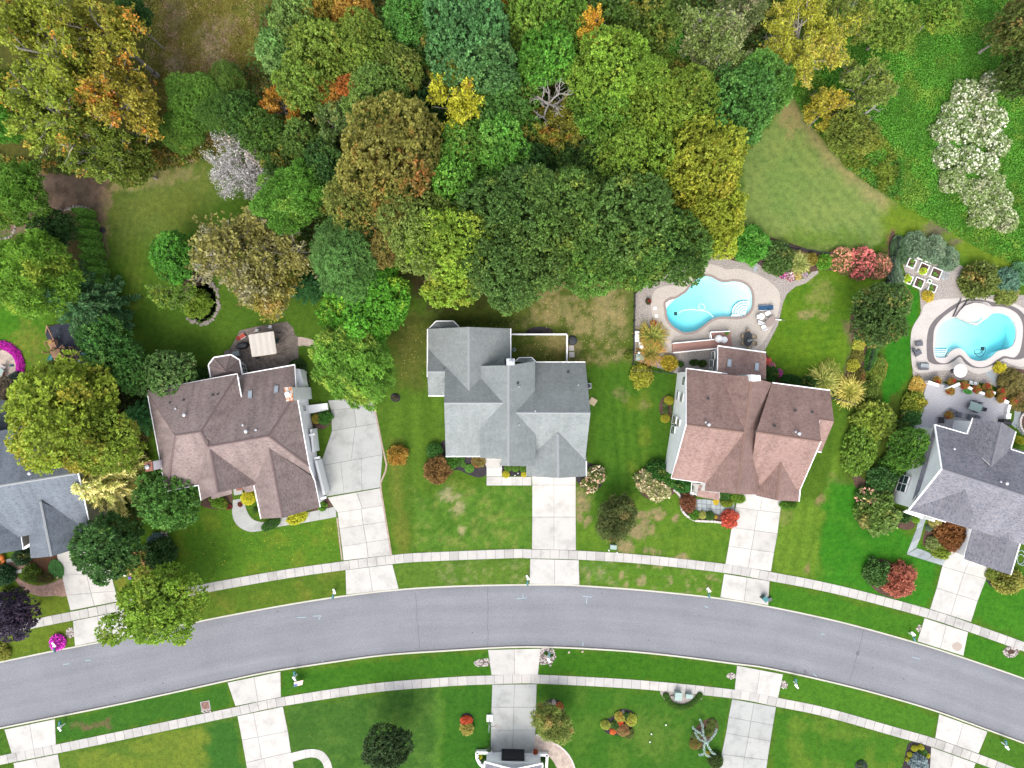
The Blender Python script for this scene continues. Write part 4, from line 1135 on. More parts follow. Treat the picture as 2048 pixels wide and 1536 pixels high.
def window(root,c,u,w_,h_,out,rows=0,name='window',glass='glass',frame='white',dep=0.07):
 c=Vector(c); u=Vector((*u[:2],0)).normalized(); out=Vector((*out[:2],0)).normalized()
 def rect(a,b,z0,z1,d0,d1,mb):
  q=[c+u*a+out*d0,c+u*b+out*d0,c+u*b+out*d1,c+u*a+out*d1]
  mb.prism([(p.x,p.y) for p in q],c.z+z0,c.z+z1)
  mb.face([(p.x,p.y,c.z+z0) for p in q])
 mb=MB(); t=0.07
 rect(-w_/2,w_/2,h_/2-t,h_/2,-.05,dep,mb); rect(-w_/2,w_/2,-h_/2,-h_/2+t,-.05,dep+.02,mb)
 rect(-w_/2,-w_/2+t,-h_/2,h_/2,-.05,dep-.003,mb); rect(w_/2-t,w_/2,-h_/2,h_/2,-.05,dep-.003,mb)
 if rows: rect(-w_/2,w_/2,-.04,.04,-.05,dep-.006,mb)
 if rows>1:
  rect(-.05,.05,-h_/2,h_/2,-.05,dep-.009,mb)
 f=mb.build(name,MAT[frame],root)
 mb=MB(); rect(-w_/2+t,w_/2-t,-h_/2+t,h_/2-t,-.04,dep-.012,mb)
 mb.build('pane',MAT[glass],f)
 return f
def skylight(root,c4,name='skylight'):
 mb=MB(); up=Vector((0,0,.14))
 t=[p+up for p in c4]; n=4
 for i in range(4): mb.face([c4[i]-up,c4[(i+1) % 4]-up,t[(i+1) % 4],t[i]])
 c=sum(t,Vector())/4
 inn=[p.lerp(c,0.22) for p in t]
 for i in range(4): mb.face([t[i],t[(i+1) % 4],inn[(i+1) % 4],inn[i]])
 o=mb.build(name,MAT.steel,root)
 MB().face([p-Vector((0,0,.02)) for p in inn]).build('pane',MAT.glass_blue,o)
def vent(root,p,r=0.13,h=0.45,mat='tin',name='roof_vent'):
 r *= .75; h *= .8
 mb=MB().lathe((p.x,p.y,p.z-0.35),[(r,0),(r,0.35+h),(r*1.35,0.35+h),(r*1.35,0.45+h),(r*.5,.5+h)],10)
 return mb.build(name,MAT[mat],root)
def on_plane(a,b,c,px,py):
 n=(b-a).cross(c-a)
 o=Vector((0,0,H)); g=P(px,py,0); d=g-o
 t=(a-o).dot(n)/d.dot(n)
 return o+d*t
# ---------------------------------------------------------------- the middle house
c3=crop(840,630,4.517)
A=thing('house','middle house with a many-gabled grey-green shingle roof','house',(P(1020,800).x,P(1020,800).y,0))
kw=dict(mat='sh_grey',wall='siding_white',capmat='cap_grey')
L0,L1=c3(218,795,7.8),c3(830,795,7.8)
gable(A,L0,L1,c3(233,1278,3.0),c3(740,1278,3.0),**kw)
RL0,RL1=c3(440,108,6.75),c3(440,700,6.75)
gable(A,RL0,RL1,c3(68,126,3.0),c3(68,560,3.0),c3(820,122,3.0),c3(820,700,3.0),**kw)
gable(A,c3(66,512,5.1),c3(330,512,5.1),c3(75,730,3.0),c3(330,730,3.0),**kw)
CN,CS=c3(800,455,8.3),c3(800,1364,8.3)
cw,ce=c3(541,1290,5.6),c3(1043,1366,5.6)
pW=lambda x,y: on_plane(CN,CS,cw,840+x/4.517,630+y/4.517)
Wc=[CN,CS,pW(735,1362),pW(735,1302),cw,c3(550,460,5.6)]; Ec=[CN,CS,ce,c3(1040,418,5.6)]
slope(A,Wc, 'sh_grey'); slope(A,Ec, 'sh_grey'); cap(A,CN,CS, 'cap_grey'); body(A,[[CN,pW(800,1300),cw,c3(550,460,5.6)],Ec], 'siding_white')
R0,R1=c3(780,883,7.6),c3(1540,885,7.6)
gable(A,R0,R1,c3(1045,428,3.0),c3(1494,425,3.0),**kw)
gable(A,c3(1245,1070,5.9),c3(1250,1473,5.9),c3(960,1150,3.0),c3(960,1455,3.0),c3(1503,1280,3.0),c3(1502,1457,3.0),**kw)
for pts in ([c3(72,130,2.7),c3(145,56,2.7),c3(300,54,2.7),c3(356,108,2.7)],[c3(862,420,2.9),c3(895,386,2.9),c3(1010,384,2.9),c3(1048,425,2.9)]):
 mid=(pts[0]+pts[3])/2
 ap=Vector((mid.x,mid.y-.2,pts[0].z+.9))
 for i in range(3): slope(A,[pts[i],pts[i+1],ap], 'sh_grey')
 body(A,[pts+[]], 'siding_white',0.35,0.15, 'bay_wall')
 for i in range(3): fascia(A,pts[i],pts[i+1])
fascia(A,c3(68,126,3.0),c3(66,560,3.0)); fascia(A,c3(820,122,3),c3(820,390,3)); fascia(A,c3(233,1278,3),c3(545,1278,3)); fascia(A,c3(1045,426,3),c3(1494,425,3)); fascia(A,c3(75,731,3),c3(222,731,3)); fascia(A,c3(1503,1320,3),c3(1502,1457,3))
chp=P(*(840+818/4.517,630+424/4.517),8.6)
ch=MB().box((chp.x,chp.y),(1,0),0.95,0.75,0,8.6).build('chimney',MAT.siding_white,A)
MB().box((chp.x,chp.y),(1,0),1.02,0.82,8.6,8.68).lathe((chp.x+.1,chp.y,8.68),[(.2,0),(.2,.3),(.26,.32),(.1,.42)],12).build('chimney_cap',MAT.tin,ch)
for x,y,a in ((885,617,0),(895,648,1),(895,992,1)): vent(A,on_plane(CN,CS,c3(1040,418,5.6),840+x/4.517,630+y/4.517),.1 if a else .17,.12, 'tin' if a else 'dark')
for x,y,a in ((1338,517,0),(1430,632,1),(1042,867,1)): vent(A,on_plane(R0,R1,c3(1494,425,3.0),840+x/4.517,630+y/4.517),.1 if a else .17,.12, 'tin' if a else 'dark')
vent(A,on_plane(L0,L1,c3(222,330,3.0),889,736.5),.1,.1, 'dark')
MB().box(P(1001,931),(1,0),.2,.2,0,4.6).build('porch_post',MAT.trim,A)
MB().prism(XY([(967,906),(1003,906),(1003,920),(967,920)]),-.1,.16).build('porch_floor',MAT.concrete,A)
q=P(1059,950);
body(A,[[c3(745,1300,2.9),c3(1040,1300,2.9),c3(1040,1356,2.9),c3(745,1356,2.9)]], 'siding_white',.1,.0, 'entry_wall')
ac=thing('air_conditioner','grey air conditioning unit against the middle house east wall','air conditioner',P(1176,772))
MB().box(P(1176,772),(1,0),.75,.75,0,.7).build('casing',MAT.steel,ac)
MB().lathe((*P(1176,772).xy,.7),[(.3,0),(.3,.03),(.05,.05)],12).build('fan_grille',MAT.dark,ac)
# ---------------------------------------------------------------- the left brown house
c2=crop(280,690,4.151)
B=thing('house','left brown-roofed house with a rusty chimney cap and a brick chimney','house',(P(470,870).x,P(470,870).y,0))
kb=dict(mat='sh_brown',wall='siding_beige',capmat='cap')
a_,b_=c2(58,380,5.4),c2(806,240,5.4)
c_,d_=c2(215,1215,5.4),c2(950,1075,5.4)
r1,r2=c2(293,750,9.5),c2(502,720,9.5)
pl=[[r1,r2,b_,a_],[r1,r2,d_,c_],[a_,c_,r1],[b_,d_,r2]]
for p in pl: slope(B,p, 'sh_brown')
body(B,pl, 'siding_beige')
for e in ((a_,r1),(c_,r1),(b_,r2),(r1,r2)): cap(B,*e, 'cap',.3)
fascia(B,a_,b_); fascia(B,a_,c_); fascia(B,b_,c2(846,445,5.4)); fascia(B,c_,c2(480,1165,5.4))
m1,m2=c2(560,845,9.1),c2(1065,757,9.1)
nL,nR=c2(700,272,3.4),c2(1285,165,3.4)
NEc=on_plane(m1,m2,nR,280+1299/4.151,690+400/4.151)
SEc=c2(1405,1010,5.3); SEd=c2(1450,1128,4.3)
N_=[m1,m2,NEc,nR,nL]
slope(B,N_, 'sh_brown'); E_=[m2,NEc,SEc]; slope(B,E_, 'sh_brown')
S_=[m1,m2,SEc,SEd,c2(880,1225,4.3)]; slope(B,S_, 'sh_brown')
body(B,[N_,E_,S_], 'siding_beige')
for e in ((m1,m2),(m2,NEc),(m2,SEc),(r2,m1)): cap(B,*e, 'cap',.3)
fascia(B,c2(845,245,3.4),nR,.2)
fascia(B,nR,NEc);
f1,f2=c2(568,790,8.8),c2(646,1228,8.8)
Wf=[f1,f2,c2(508,1290,5.3),c2(484,1150,5.3),c2(470,1000,5.3)]
Ef=[f1,f2,c2(945,1162,4.9),c2(978,1128,4.9)]
slope(B,Wf, 'sh_brown'); slope(B,Ef, 'sh_brown'); cap(B,f1,f2)
body(B,[[f1,f2,c2(508,1290,5.3),c2(470,1050,5.3)],Ef], 'siding_beige',.45)
fascia(B,c2(484,1160,5.3),c2(508,1290,5.3))
slope(B,[c2(592,1236,4.7),c2(765,1196,4.7),c2(765,1236,4.2),c2(592,1282,4.2)], 'sh_brown')
g1,g2=c2(1073,855,7.9),c2(1182,1434,7.9)
Eg=[g1,g2,c2(1495,1345,4.3),c2(1440,1100,4.3)]; Wg=[g1,g2,c2(1004,1442,4.3),c2(945,1160,4.3)]
slope(B,Eg, 'sh_brown'); slope(B,Wg, 'sh_brown'); cap(B,g1,g2); body(B,[Eg,Wg], 'siding_beige',.45)
fascia(B,c2(945,1160,4.3),c2(1004,1442,4.3)); fascia(B,SEc,SEd); fascia(B,SEd,c2(1495,1345,4.3)); fascia(B,NEc,SEc)
oc=[c2(588,270,3.1),c2(570,165,3.1),c2(615,105,3.1),c2(755,82,3.1),c2(825,125,3.1),c2(846,245,3.1)]
oa=c2(712,215,4.7)
for p,q in zip(oc[:-1],oc[1:]): slope(B,[p,q,oa], 'sh_brown'); fascia(B,p,q,.22); cap(B,q,oa, 'cap',.22)
slope(B,[oc[0],oc[-1],oa], 'sh_brown')
ob=body(B,[oc], 'siding_white',.5,.2, 'sunroom_wall')
for (x,y),zz in (((858,190),1.9),((868,222),1.9)):
 window(B,c2(x,y,zz),(-.16,1),1.0,1.4,(1,.16),1)
window(B,c2(1316,292,2.0),(-.12,1),0.9,1.6,(1,.12),1)
bb=[c2(1290,200,3.2),c2(1330,210,3.2),c2(1362,300,3.2),c2(1362,372,3.2),c2(1290,372,3.2)]
mb=MB().prism([(p.x,p.y) for p in [c2(1300,215,0),c2(1375,225,0),c2(1400,320,0),c2(1400,372,0),c2(1310,372,0)]][::-1],-.1,2.9);
MB().prism([(p.x,p.y) for p in [c2(1285,195,2.9),c2(1328,203,2.9),c2(1350,290,2.9),c2(1350,372,2.9),c2(1285,372,2.9)]][::-1],-.1,2.85).build('bay_wall',MAT.siding_beige,B)
window(B,c2(1362,528,2.6),(-.12,1),0.8,1.3,(1,.12),1)
for (x0,y0),(x1,y1),wdt,zt in (((1418,700),(1440,890),.28,2.5),((1458,960),(1530,1248),.3,2.5)):
 p,q=P(280+x0/4.151,690+y0/4.151,zt),P(280+x1/4.151,690+y1/4.151,zt)
 MB().box(((p.x+q.x)/2,(p.y+q.y)/2),(q.x-p.x,q.y-p.y),(q-p).length,wdt,-.05,zt).build('garage_door_surround',MAT.white,B)
for x,y in ((1468,938),(1520,1270),(1425,745)):
 p=P(280+x/4.151,690+y/4.151,2.7); MB().box((p.x,p.y),(1,.2),.75,.28,2.3,2.75).build('pilaster_cap',MAT.trim,B)
st=c2(1480,520)
MB().prism([(p.x,p.y) for p in (c2(1396,500,.5),c2(1552,482,.5),c2(1562,540,.5),c2(1400,570,.5))][::-1],-.05,.5).build('side_landing',MAT.white,B)
p0=c2(1237,408,8.2)
chb=MB(); q4=[c2(1200,356,8.2),c2(1262,352,8.2),c2(1274,460,8.2),c2(1216,464,8.2)]
chb.prism([(p.x,p.y) for p in q4][::-1],0,8.2); ch=chb.build('chimney',MAT.siding_beige,B)
cq=sum(q4,Vector())/4
MB().prism([(p.x,p.y) for p in [v+(v-cq)*.06 for v in q4]][::-1],8.2,8.3).build('chimney_cap',MAT.rust,ch)
MB().lathe((cq.x-.1,cq.y,8.3),[(.22,0),(.22,.3),(.3,.34),(.3,.4),(.1,.48)],12).build('flue',MAT.white,ch)
q4=[c2(40,978,8.2),c2(100,970,8.2),c2(106,1042,8.2),c2(50,1050,8.2)]
ch=MB().prism([(p.x,p.y) for p in q4][::-1],0,8.0).build('chimney',MAT.siding_beige,B)
cq=sum(q4,Vector())/4
MB().prism([(p.x,p.y) for p in [v+(v-cq)*.06 for v in q4]][::-1],8.0,8.25).build('chimney_crown',MAT.brick,ch)
MB().lathe((cq.x-.05,cq.y,8.2),[(.2,0),(.2,.3),(.28,.34),(.28,.4),(.1,.46)],12).build('flue',MAT.steel,ch)
for x,y,r,h,m_ in ((303,528,.12,.3, 'tin'),(378,580,.2,.5, 'tin'),(252,482,.16,.1, 'dark'),(366,459,.16,.1, 'dark'),(606,414,.14,.1, 'dark'),(648,408,.12,.1, 'dark')):
 vent(B,on_plane(a_,b_,r1,280+x/4.151,690+y/4.151),r,h,m_)
for x,y,r,h,m_ in ((860,664,.14,.3, 'tin'),(890,716,.22,.6, 'tin'),(968,704,.14,.3, 'tin')):
 vent(B,on_plane(m1,m2,nR,280+x/4.151,690+y/4.151),r,h,m_)
for q in ([(898,378),(934,372),(932,440),(896,446)],[(1116,338),(1152,332),(1148,394),(1112,400)]):
 skylight(B,[on_plane(m1,m2,nR,280+x/4.151,690+y/4.151) for x,y in q])
MB().box(c2(815,1205),(1,.17),1.2,1.2,0,.14).build('door_step',MAT.concrete_grey,B)
MB().prism([(p.x,p.y) for p in (c2(855,1172,0),c2(940,1160,0),c2(944,1176,0),c2(858,1190,0))][::-1],-.1,2.4).build('entry_wall',MAT.brick,B)
q=P(545,1012)
# ---------------------------------------------------------------- the red-brown house with the pool
c4=crop(1300,660,4.0425)
Ch=thing('house','red-brown roofed house with a tall white side wall by the kidney pool','house',(P(1500,880).x,P(1500,880).y,0))
kc=dict(mat='sh_red',wall='siding_white',capmat='cap_red')
x0,y0,z0=1300,660,4.0425
LL0,LL1=c4(292,764,9.7),c4(772,828,9.7)
nw,ne=c4(292,310,5.4),c4(690,362,5.4)
sw,se=c4(172,1198,5.4),c4(560,1255,5.4)
Np=[LL0,LL1,ne,nw]; Sp=[LL0,LL1,se,sw]
slope(Ch,Np, 'sh_red'); slope(Ch,Sp, 'sh_red'); cap(Ch,LL0,LL1, 'cap_red'); body(Ch,[Np,Sp], 'siding_white',.35)
fascia(Ch,nw,c4(625,353,5.4)); fascia(Ch,sw,c4(425,1235,5.4)); fascia(Ch,nw,LL0,.1); fascia(Ch,sw,LL0,.1)
K0,K1=c4(826,380,9.75),c4(708,1327,9.75)
Kw=[K0,K1,c4(445,1300,5.4),c4(560,355,5.4)]; Ke=[K0,K1,c4(866,1330,5.6),c4(988,428,5.6)]
slope(Ch,Kw, 'sh_red'); slope(Ch,Ke, 'sh_red'); cap(Ch,K0,K1, 'cap_red'); body(Ch,[Kw,Ke], 'siding_white',.45)
Q0,Q1=c4(860,824,9.6),c4(1382,902,9.6)
rn0,rn1=c4(988,426,5.4),c4(1456,488,5.4)
Rn=[Q0,Q1,on_plane(Q0,Q1,rn0,x0+1366/z0,y0+720/z0),on_plane(Q0,Q1,rn0,x0+1488/z0,y0+738/z0),rn1,rn0]
Rs=[Q0,Q1,c4(1214,1290,5.4),c4(800,1240,5.4)]
slope(Ch,Rn, 'sh_red'); slope(Ch,Rs, 'sh_red'); cap(Ch,Q0,Q1, 'cap_red')
body(Ch,[[Q0,Q1,rn1,rn0],Rs], 'siding_white',.45)
fascia(Ch,c4(990,426,5.4),rn1); fascia(Ch,Q1,c4(1214,1290,5.4),.1)
e0,e1=Rn[2],Rn[3]
Es=[e0+Vector((0,0,.02)),e1+Vector((0,0,.02)),c4(1385,988,5.4),c4(1335,980,5.6)]
slope(Ch,Es, 'sh_red'); cap(Ch,e0,e1, 'cap_red',.24)
fascia(Ch,c4(1345,982,5.4),c4(1386,989,5.4))
body(Ch,[[e0,e1,c4(1385,988,5.4),c4(1300,975,5.4)]], 'siding_white',.45)
T0,T1=c4(1066,1022,7.5),c4(1028,1378,7.5)
Tw=[T0,T1,c4(862,1340,4.9),c4(885,1080,4.9)]; Te=[T0,T1,c4(1205,1386,4.9),c4(1222,1270,4.9)]
slope(Ch,Tw, 'sh_red'); slope(Ch,Te, 'sh_red'); cap(Ch,T0,T1, 'cap_red'); body(Ch,[Tw,Te], 'siding_white',.45)
fascia(Ch,c4(1214,1290,5.2),c4(1205,1386,4.9))
sr=[c4(548,128,3.2),c4(938,181,3.2),c4(938,400,4.9),c4(545,352,4.9)]
slope(Ch,sr, 'sh_red'); fascia(Ch,sr[0],sr[1],.15); fascia(Ch,sr[0],sr[3],.1); body(Ch,[sr], 'siding_white',.4,.2, 'sunroom_wall')
for q in ([(626,232),(660,236),(656,300),(622,296)],[(848,262),(880,266),(876,330),(844,326)]):
 skylight(Ch,[on_plane(sr[0],sr[1],sr[2],x0+x/z0,y0+y/z0) for x,y in q])
u_=(nw-sr[0]);
for (x,y),w__ in (((512,208),.95),((500,272),.95),((492,328),.5)):
 window(Ch,c4(x,y,1.7),(.02,1),w__+.2,1.5,(-1,0),1)
wc0,wc1=c4(300,340,5.4),c4(190,1190,5.4)
wu=Vector((wc0.x-wc1.x,wc0.y-wc1.y,0)); wn=Vector((-wu.y,wu.x,0)).normalized()
def wwin(x,y,zz,w__,h__,rows=1):
 a0=Vector((nw.x,nw.y)) ; a1=Vector((sw.x,sw.y));
 g=c4(x,y,zz); t=((g.x-a1.x)*(a0-a1).x+(g.y-a1.y)*(a0-a1).y)/(a0-a1).length_squared
 p=a1.lerp(a0,t)
 window(Ch,(p.x+.36,p.y,zz),wu,w__,h__,(-1,-.05),rows,dep=.2)
wwin(276,412,4.2,1.2,1.5); wwin(259,548,4.2,1.2,1.4); wwin(212,530,1.7,1.3,1.1); wwin(232,752,4.2,1.1,1.4); wwin(182,735,1.8,1.4,2.0); wwin(172,797,1.8,1.4,2.0)
q4=[c4(820,360,10.4),c4(862,362,10.4),c4(866,414,10.4),c4(822,414,10.4)]
ch=MB().prism([(p.x,p.y) for p in q4][::-1],5,10.4).build('chimney',MAT.siding_white,Ch)
p=c4(880,388,10.6)
MB().box((p.x-.25,p.y),(1,0),1.0,.7,10.35,10.45).lathe((p.x-.15,p.y,10.42),[(.24,0),(.24,.25),(.32,.28),(.32,.34),(.1,.4)],14).build('chimney_cap',MAT.white,ch)
for x,y,r,h,m_,a in ((468,555,.16,.1, 'dark',0),(445,745,.12,.4, 'tin',0),(468,764,.2,.6, 'tin',0),(1170,650,.16,.1, 'dark',1),(1308,663,.16,.1, 'dark',1),(1003,775,.16,.1, 'dark',1),(1195,836,.2,.6, 'tin',1),(1172,822,.12,.3, 'tin',1)):
 pl_=(LL0,LL1,nw) if a == 0 else (Q0,Q1,rn1)
 vent(Ch,on_plane(*pl_,x0+x/z0,y0+y/z0),r,h,m_)
pr_=[c4(390,1295,3.2),c4(560,1322,3.2),c4(560,1378,2.7),c4(380,1345,2.7)]
slope(Ch,pr_, 'sh_red'); slope(Ch,[c4(400,1250,3.4),c4(425,1260,3.4),c4(400,1300,3.0),c4(382,1345,2.7)], 'sh_red')
MB().prism([(p.x,p.y) for p in (c4(340,1235,0),c4(560,1262,0),c4(560,1360,0),c4(335,1325,0))][::-1],-.05,.3).build('porch_floor',MAT.concrete,Ch)
mb=MB()
pp=[c4(424,1236,1.2),c4(338,1228,1.2),c4(332,1312,1.2),c4(380,1336,1.2)]
for a,b in zip(pp[:-1],pp[1:]):
 mb.tube((a.x,a.y,1.2),(b.x,b.y,1.2),.06,n=4).tube((a.x,a.y,.5),(b.x,b.y,.5),.05,n=4)
 n_=int((b-a).length/.3)
 for k in range(n_+1):
  q=a.lerp(b,k/max(n_,1)); mb.tube((q.x,q.y,.3),(q.x,q.y,1.2),.025,n=4,caps=False)
mb.build('porch_railing',MAT.white,Ch)
MB().box(c4(332,1320),(1,0),.5,.5,0,.5).build('porch_post',MAT.white,Ch)
# ---------------------------------------------------------------- the far right house
c5=crop(1740,740,3.571)
D=thing('house','far right house with white gable wall and mottled grey shingles','house',(P(1950,960).x,P(1950,960).y,0))
h0,h1=c5(512,706,9.4),c5(1300,960,9.4)
an,an2=c5(462,390,5.4),c5(1300,640,5.4)
as_,as2=c5(275,1002,5.4),c5(1240,1290,5.4)
Dn=[h1,h0,an,an2]; Ds=[h1,h0,as_,as2]
slope(D,Dn, 'sh_slate'); slope(D,Ds, 'sh_slate'); cap(D,h0,h1, 'cap_slate',.3)
body(D,[Dn,Ds], 'siding_white',.5)
fascia(D,an,h0,.2); fascia(D,as_,h0,.2); fascia(D,an,c5(688,455,5.4),.12)
slope(D,[c5(472,436,5.5),c5(356,862,5.5),c5(300,935,5.1),c5(452,405,5.1)], 'sh_slate',th=.1,name='pent_roof')
e_n,e_s=c5(720,345,5.3),c5(688,470,5.3)
v0,v1=c5(945,375,8.3),c5(870,690,8.3)
Vw=[v0,v1,c5(690,520,5.3),c5(735,342,5.3)]; Ve=[v0,v1,c5(1002,570,5.3),c5(1042,440,5.3)]
slope(D,Vw, 'sh_slate'); slope(D,Ve, 'sh_slate'); body(D,[Vw,Ve], 'siding_white',.45); fascia(D,c5(735,342,5.3),c5(690,457,5.3)); fascia(D,c5(1042,440,5.3),c5(1005,566,5.3)); cap(D,v0,v1, 'cap_slate',.24)
fascia(D,c5(1005,566,5.4),c5(1150,612,5.4))
w0,w1=c5(697,800,8.4),c5(612,1096,8.4)
Fw=[w0,w1,c5(276,1003,5.45),c5(330,900,5.6)]; Fe=[w0,w1,c5(700,1120,7.0),c5(790,900,7.0)]
slope(D,Fw, 'sh_slate'); slope(D,Fe, 'sh_slate'); body(D,[Fw], 'siding_white',.5)
fascia(D,as_,c5(540,1086,5.4),.12); fascia(D,c5(695,1112,5.4),c5(890,1166,5.4),.12); fascia(D,c5(905,1150,5.4),c5(1120,1212,5.4),.12)
j0,j1=c5(1000,1120,6.2),c5(934,1442,6.2)
Jw=[j0,j1,c5(667,1348,3.2),c5(735,1110,3.2)]; Je=[j0,j1,c5(1006,1463,3.2),c5(1082,1210,3.2)]
slope(D,Jw, 'sh_slate'); slope(D,Je, 'sh_slate'); body(D,[Jw,Je], 'siding_white',.45); fascia(D,c5(735,1118,3.2),c5(667,1348,3.2),.14); fascia(D,c5(1082,1206,3.2),c5(1006,1463,3.2),.14)
gu=Vector((an.x-as_.x,an.y-as_.y,0)).normalized(); gn=Vector((-gu.y,gu.x,0))
def gwin(x,y,zz,w__,h__):
 g=c5(x,y,zz); a=Vector((as_.x,as_.y,0)); t=(g-a).dot(gu); p=a+gu*t
 window(D,(p.x-gn.x*.42,p.y-gn.y*.42,zz),gu,w__,h__,gn,2,dep=.14)
gwin(205,802,1.8,2.3,2.1); gwin(312,462,1.8,1.9,1.2)
ru=Vector((an2.x-an.x,an2.y-an.y,0)).normalized(); rn_=Vector((-ru.y,ru.x,0))
for x,y,w__ in ((566,394,1.7),(682,402,.9)):
 g=c5(x,y,3.6); a=Vector((an.x,an.y,0)); t=(g-a).dot(ru); p=a+ru*t
 window(D,(p.x-rn_.x*.5,p.y-rn_.y*.5,3.4),ru,w__,1.5,rn_,2,dep=.16)
for x,y,r,h,m_ in ((962,808,.2,.5, 'tin'),(925,796,.12,.3, 'tin'),(594,562,.14,.3, 'tin')):
 vent(D,on_plane(h0,h1,an,1740+x/3.571,740+y/3.571),r,h,m_)
MB().prism([(p.x,p.y) for p in (c5(268,1000,2.8),c5(378,1040,2.8),c5(372,1062,2.8),c5(240,1016,2.8))][::-1],2.5,2.9).build('porch_roof',MAT.trim,D)
MB().box(c5(375,1050),(1,0),.25,.25,0,2.6).box(c5(250,1012),(1,0),.25,.25,0,2.6).build('porch_post',MAT.trim,D)
dk=thing('deck','raised pale grey board deck with white parapet behind the far right house','deck',c5(650,260,0))
c5b=crop(1800,740,8.258)
dpoly=[c5b(462,190,.9),c5b(740,250,.9),c5b(800,380,.9),c5b(1010,235,.9),c5b(1800,545,.9),c5b(1760,800,.9),c5b(1640,900,.9),c5b(1180,1000,.9),c5b(560,960,.9),c5b(240,940,.9)]
MB().prism([(p.x,p.y) for p in dpoly][::-1],0,.82).build('deck_frame',MAT.trim,dk)
du=(c5b(1800,545,.9)-c5b(462,190,.9)); du.z=0; du.normalize(); dv=Vector((-du.y,du.x,0))
poly2=[(p.x,p.y) for p in dpoly]
def clip_line(p,d,poly):
 ts=[]
 for k in range(len(poly)):
  a=Vector(poly[k]); b=Vector(poly[(k+1) % len(poly)]); e=b-a
  den=d.x*e.y-d.y*e.x
  if abs(den)<1e-9: continue
  t=((a.x-p.x)*e.y-(a.y-p.y)*e.x)/den; s_=((a.x-p.x)*d.y-(a.y-p.y)*d.x)/den
  if 0 <= s_ <= 1: ts.append(t)
 return sorted(ts)
def boards(root,poly,d,wd,z,mat,name='plank',gap=.012):
 d=Vector(d[:2]).normalized(); n=Vector((-d.y,d.x))
 vs_=[Vector(p).dot(n) for p in poly]; k=min(vs_)+wd/2
 while k<max(vs_):
  ts=clip_line(n*k,d,poly)
  for a,b in zip(ts[::2],ts[1::2]):
   p=n*k+d*a; q=n*k+d*b
   if b-a>.1: MB().prism([((p-n*(wd/2-gap)).x,(p-n*(wd/2-gap)).y),((q-n*(wd/2-gap)).x,(q-n*(wd/2-gap)).y),((q+n*(wd/2-gap)).x,(q+n*(wd/2-gap)).y),((p+n*(wd/2-gap)).x,(p+n*(wd/2-gap)).y)],z-.04,z+rr.uniform(0,.004)).build(name,mat,root)
  k+=wd
boards(dk,poly2,du,.19,.88,MAT.deck_grey)
def parapet(root,pts,z0,z1,wd,mat='white',name='parapet'):
 for a,b in zip(pts[:-1],pts[1:]):
  MB().box(((a.x+b.x)/2,(a.y+b.y)/2),(b.x-a.x,b.y-a.y),Vector((b.x-a.x,b.y-a.y)).length,wd,z0,z1).build(name,MAT[mat],root)
for seg in ([(470,195),(645,255)],[(1095,262),(1195,318)],[(1290,350),(1400,400)],[(1490,370),(1580,385)],[(1700,490),(1800,540)],[(1830,575),(1795,700)],[(1800,710),(1780,810)],[(780,320),(990,225)]):
 parapet(dk,[c5b(*p,1.5) for p in seg],0,1.5 if seg[0][0]<1780 else 1.4,.36)
for p in ((1775,380),(1595,470),(770,350)):
 q=c5b(*p,1.0)
for k in range(4):
 a,b=c5b(650+6*k,258-14*k,.7-.2*k),c5b(745+10*k,300-14*k,.7-.2*k)
 MB().box(((a.x+b.x)/2,(a.y+b.y)/2),(b.x-a.x,b.y-a.y),(b-a).length,.32,0,.7-.18*k).build('stair_tread',MAT.deck_grey,dk)
# ---------------------------------------------------------------- the far left house
c1=crop(0,780,3.838)
E=thing('house','far left blue-grey roofed house behind the golden trees','house',(P(60,980).x,P(60,980).y,0))
b0,b1=c1(-400,800,9.4),c1(600,638,9.4)
En=[b0,b1,c1(480,236,5.4),c1(96,296,5.4),c1(-400,375,5.4)]; Es_=[b0,b1,c1(692,1040,5.4),c1(-400,1215,5.4)]
slope(E,En, 'sh_blue'); slope(E,Es_, 'sh_blue'); cap(E,b0,b1, 'cap_grey'); body(E,[En,Es_], 'siding_tan',.5)
fascia(E,b1,c1(692,1040,5.4),.12)
k0,k1=c1(308,856,8.2),c1(392,1278,8.2)
Kw_=[k0,k1,c1(236,1292,4.6),c1(225,1180,4.6),c1(215,1000,5.4)]; Ke_=[k0,k1,c1(726,1178,4.6),c1(700,1042,4.6)]
slope(E,Kw_, 'sh_blue'); slope(E,Ke_, 'sh_blue'); cap(E,k0,k1, 'cap_grey'); body(E,[[k0,k1,c1(236,1292,4.6),c1(215,1100,4.6)],Ke_], 'siding_tan',.5); fascia(E,c1(700,1042,4.6),c1(726,1178,4.6),.12)
l0,l1=c1(-260,840,8.8),c1(-190,1290,8.8)
Le_=[l0,l1,c1(178,1224,5.2),c1(110,862,5.2)]; slope(E,Le_, 'sh_blue'); body(E,[Le_], 'siding_tan',.5); fascia(E,c1(178,1224,5.2),c1(110,862,5.2),.14)
MB().prism([(p.x,p.y) for p in (c1(176,1190,2.8),c1(238,1166,2.8),c1(232,1196,2.8),c1(180,1226,2.8))][::-1],2.4,2.8).build('porch_roof',MAT.trim,E)
MB().face([c1(112,880,5.1),c1(178,1210,5.1),c1(236,1172,3.4),c1(126,950,4.6)]).build('dormer_side',MAT.siding_tan,E)
o0,o1=c1(-300,190,8.0),c1(-260,560,8.0)
Oe=[o0,o1,c1(62,594,5.2),c1(0,312,5.2)]; slope(E,Oe, 'sh_blue'); body(E,[Oe], 'siding_tan',.5); fascia(E,c1(62,594,5.2),c1(0,312,5.2),.14)
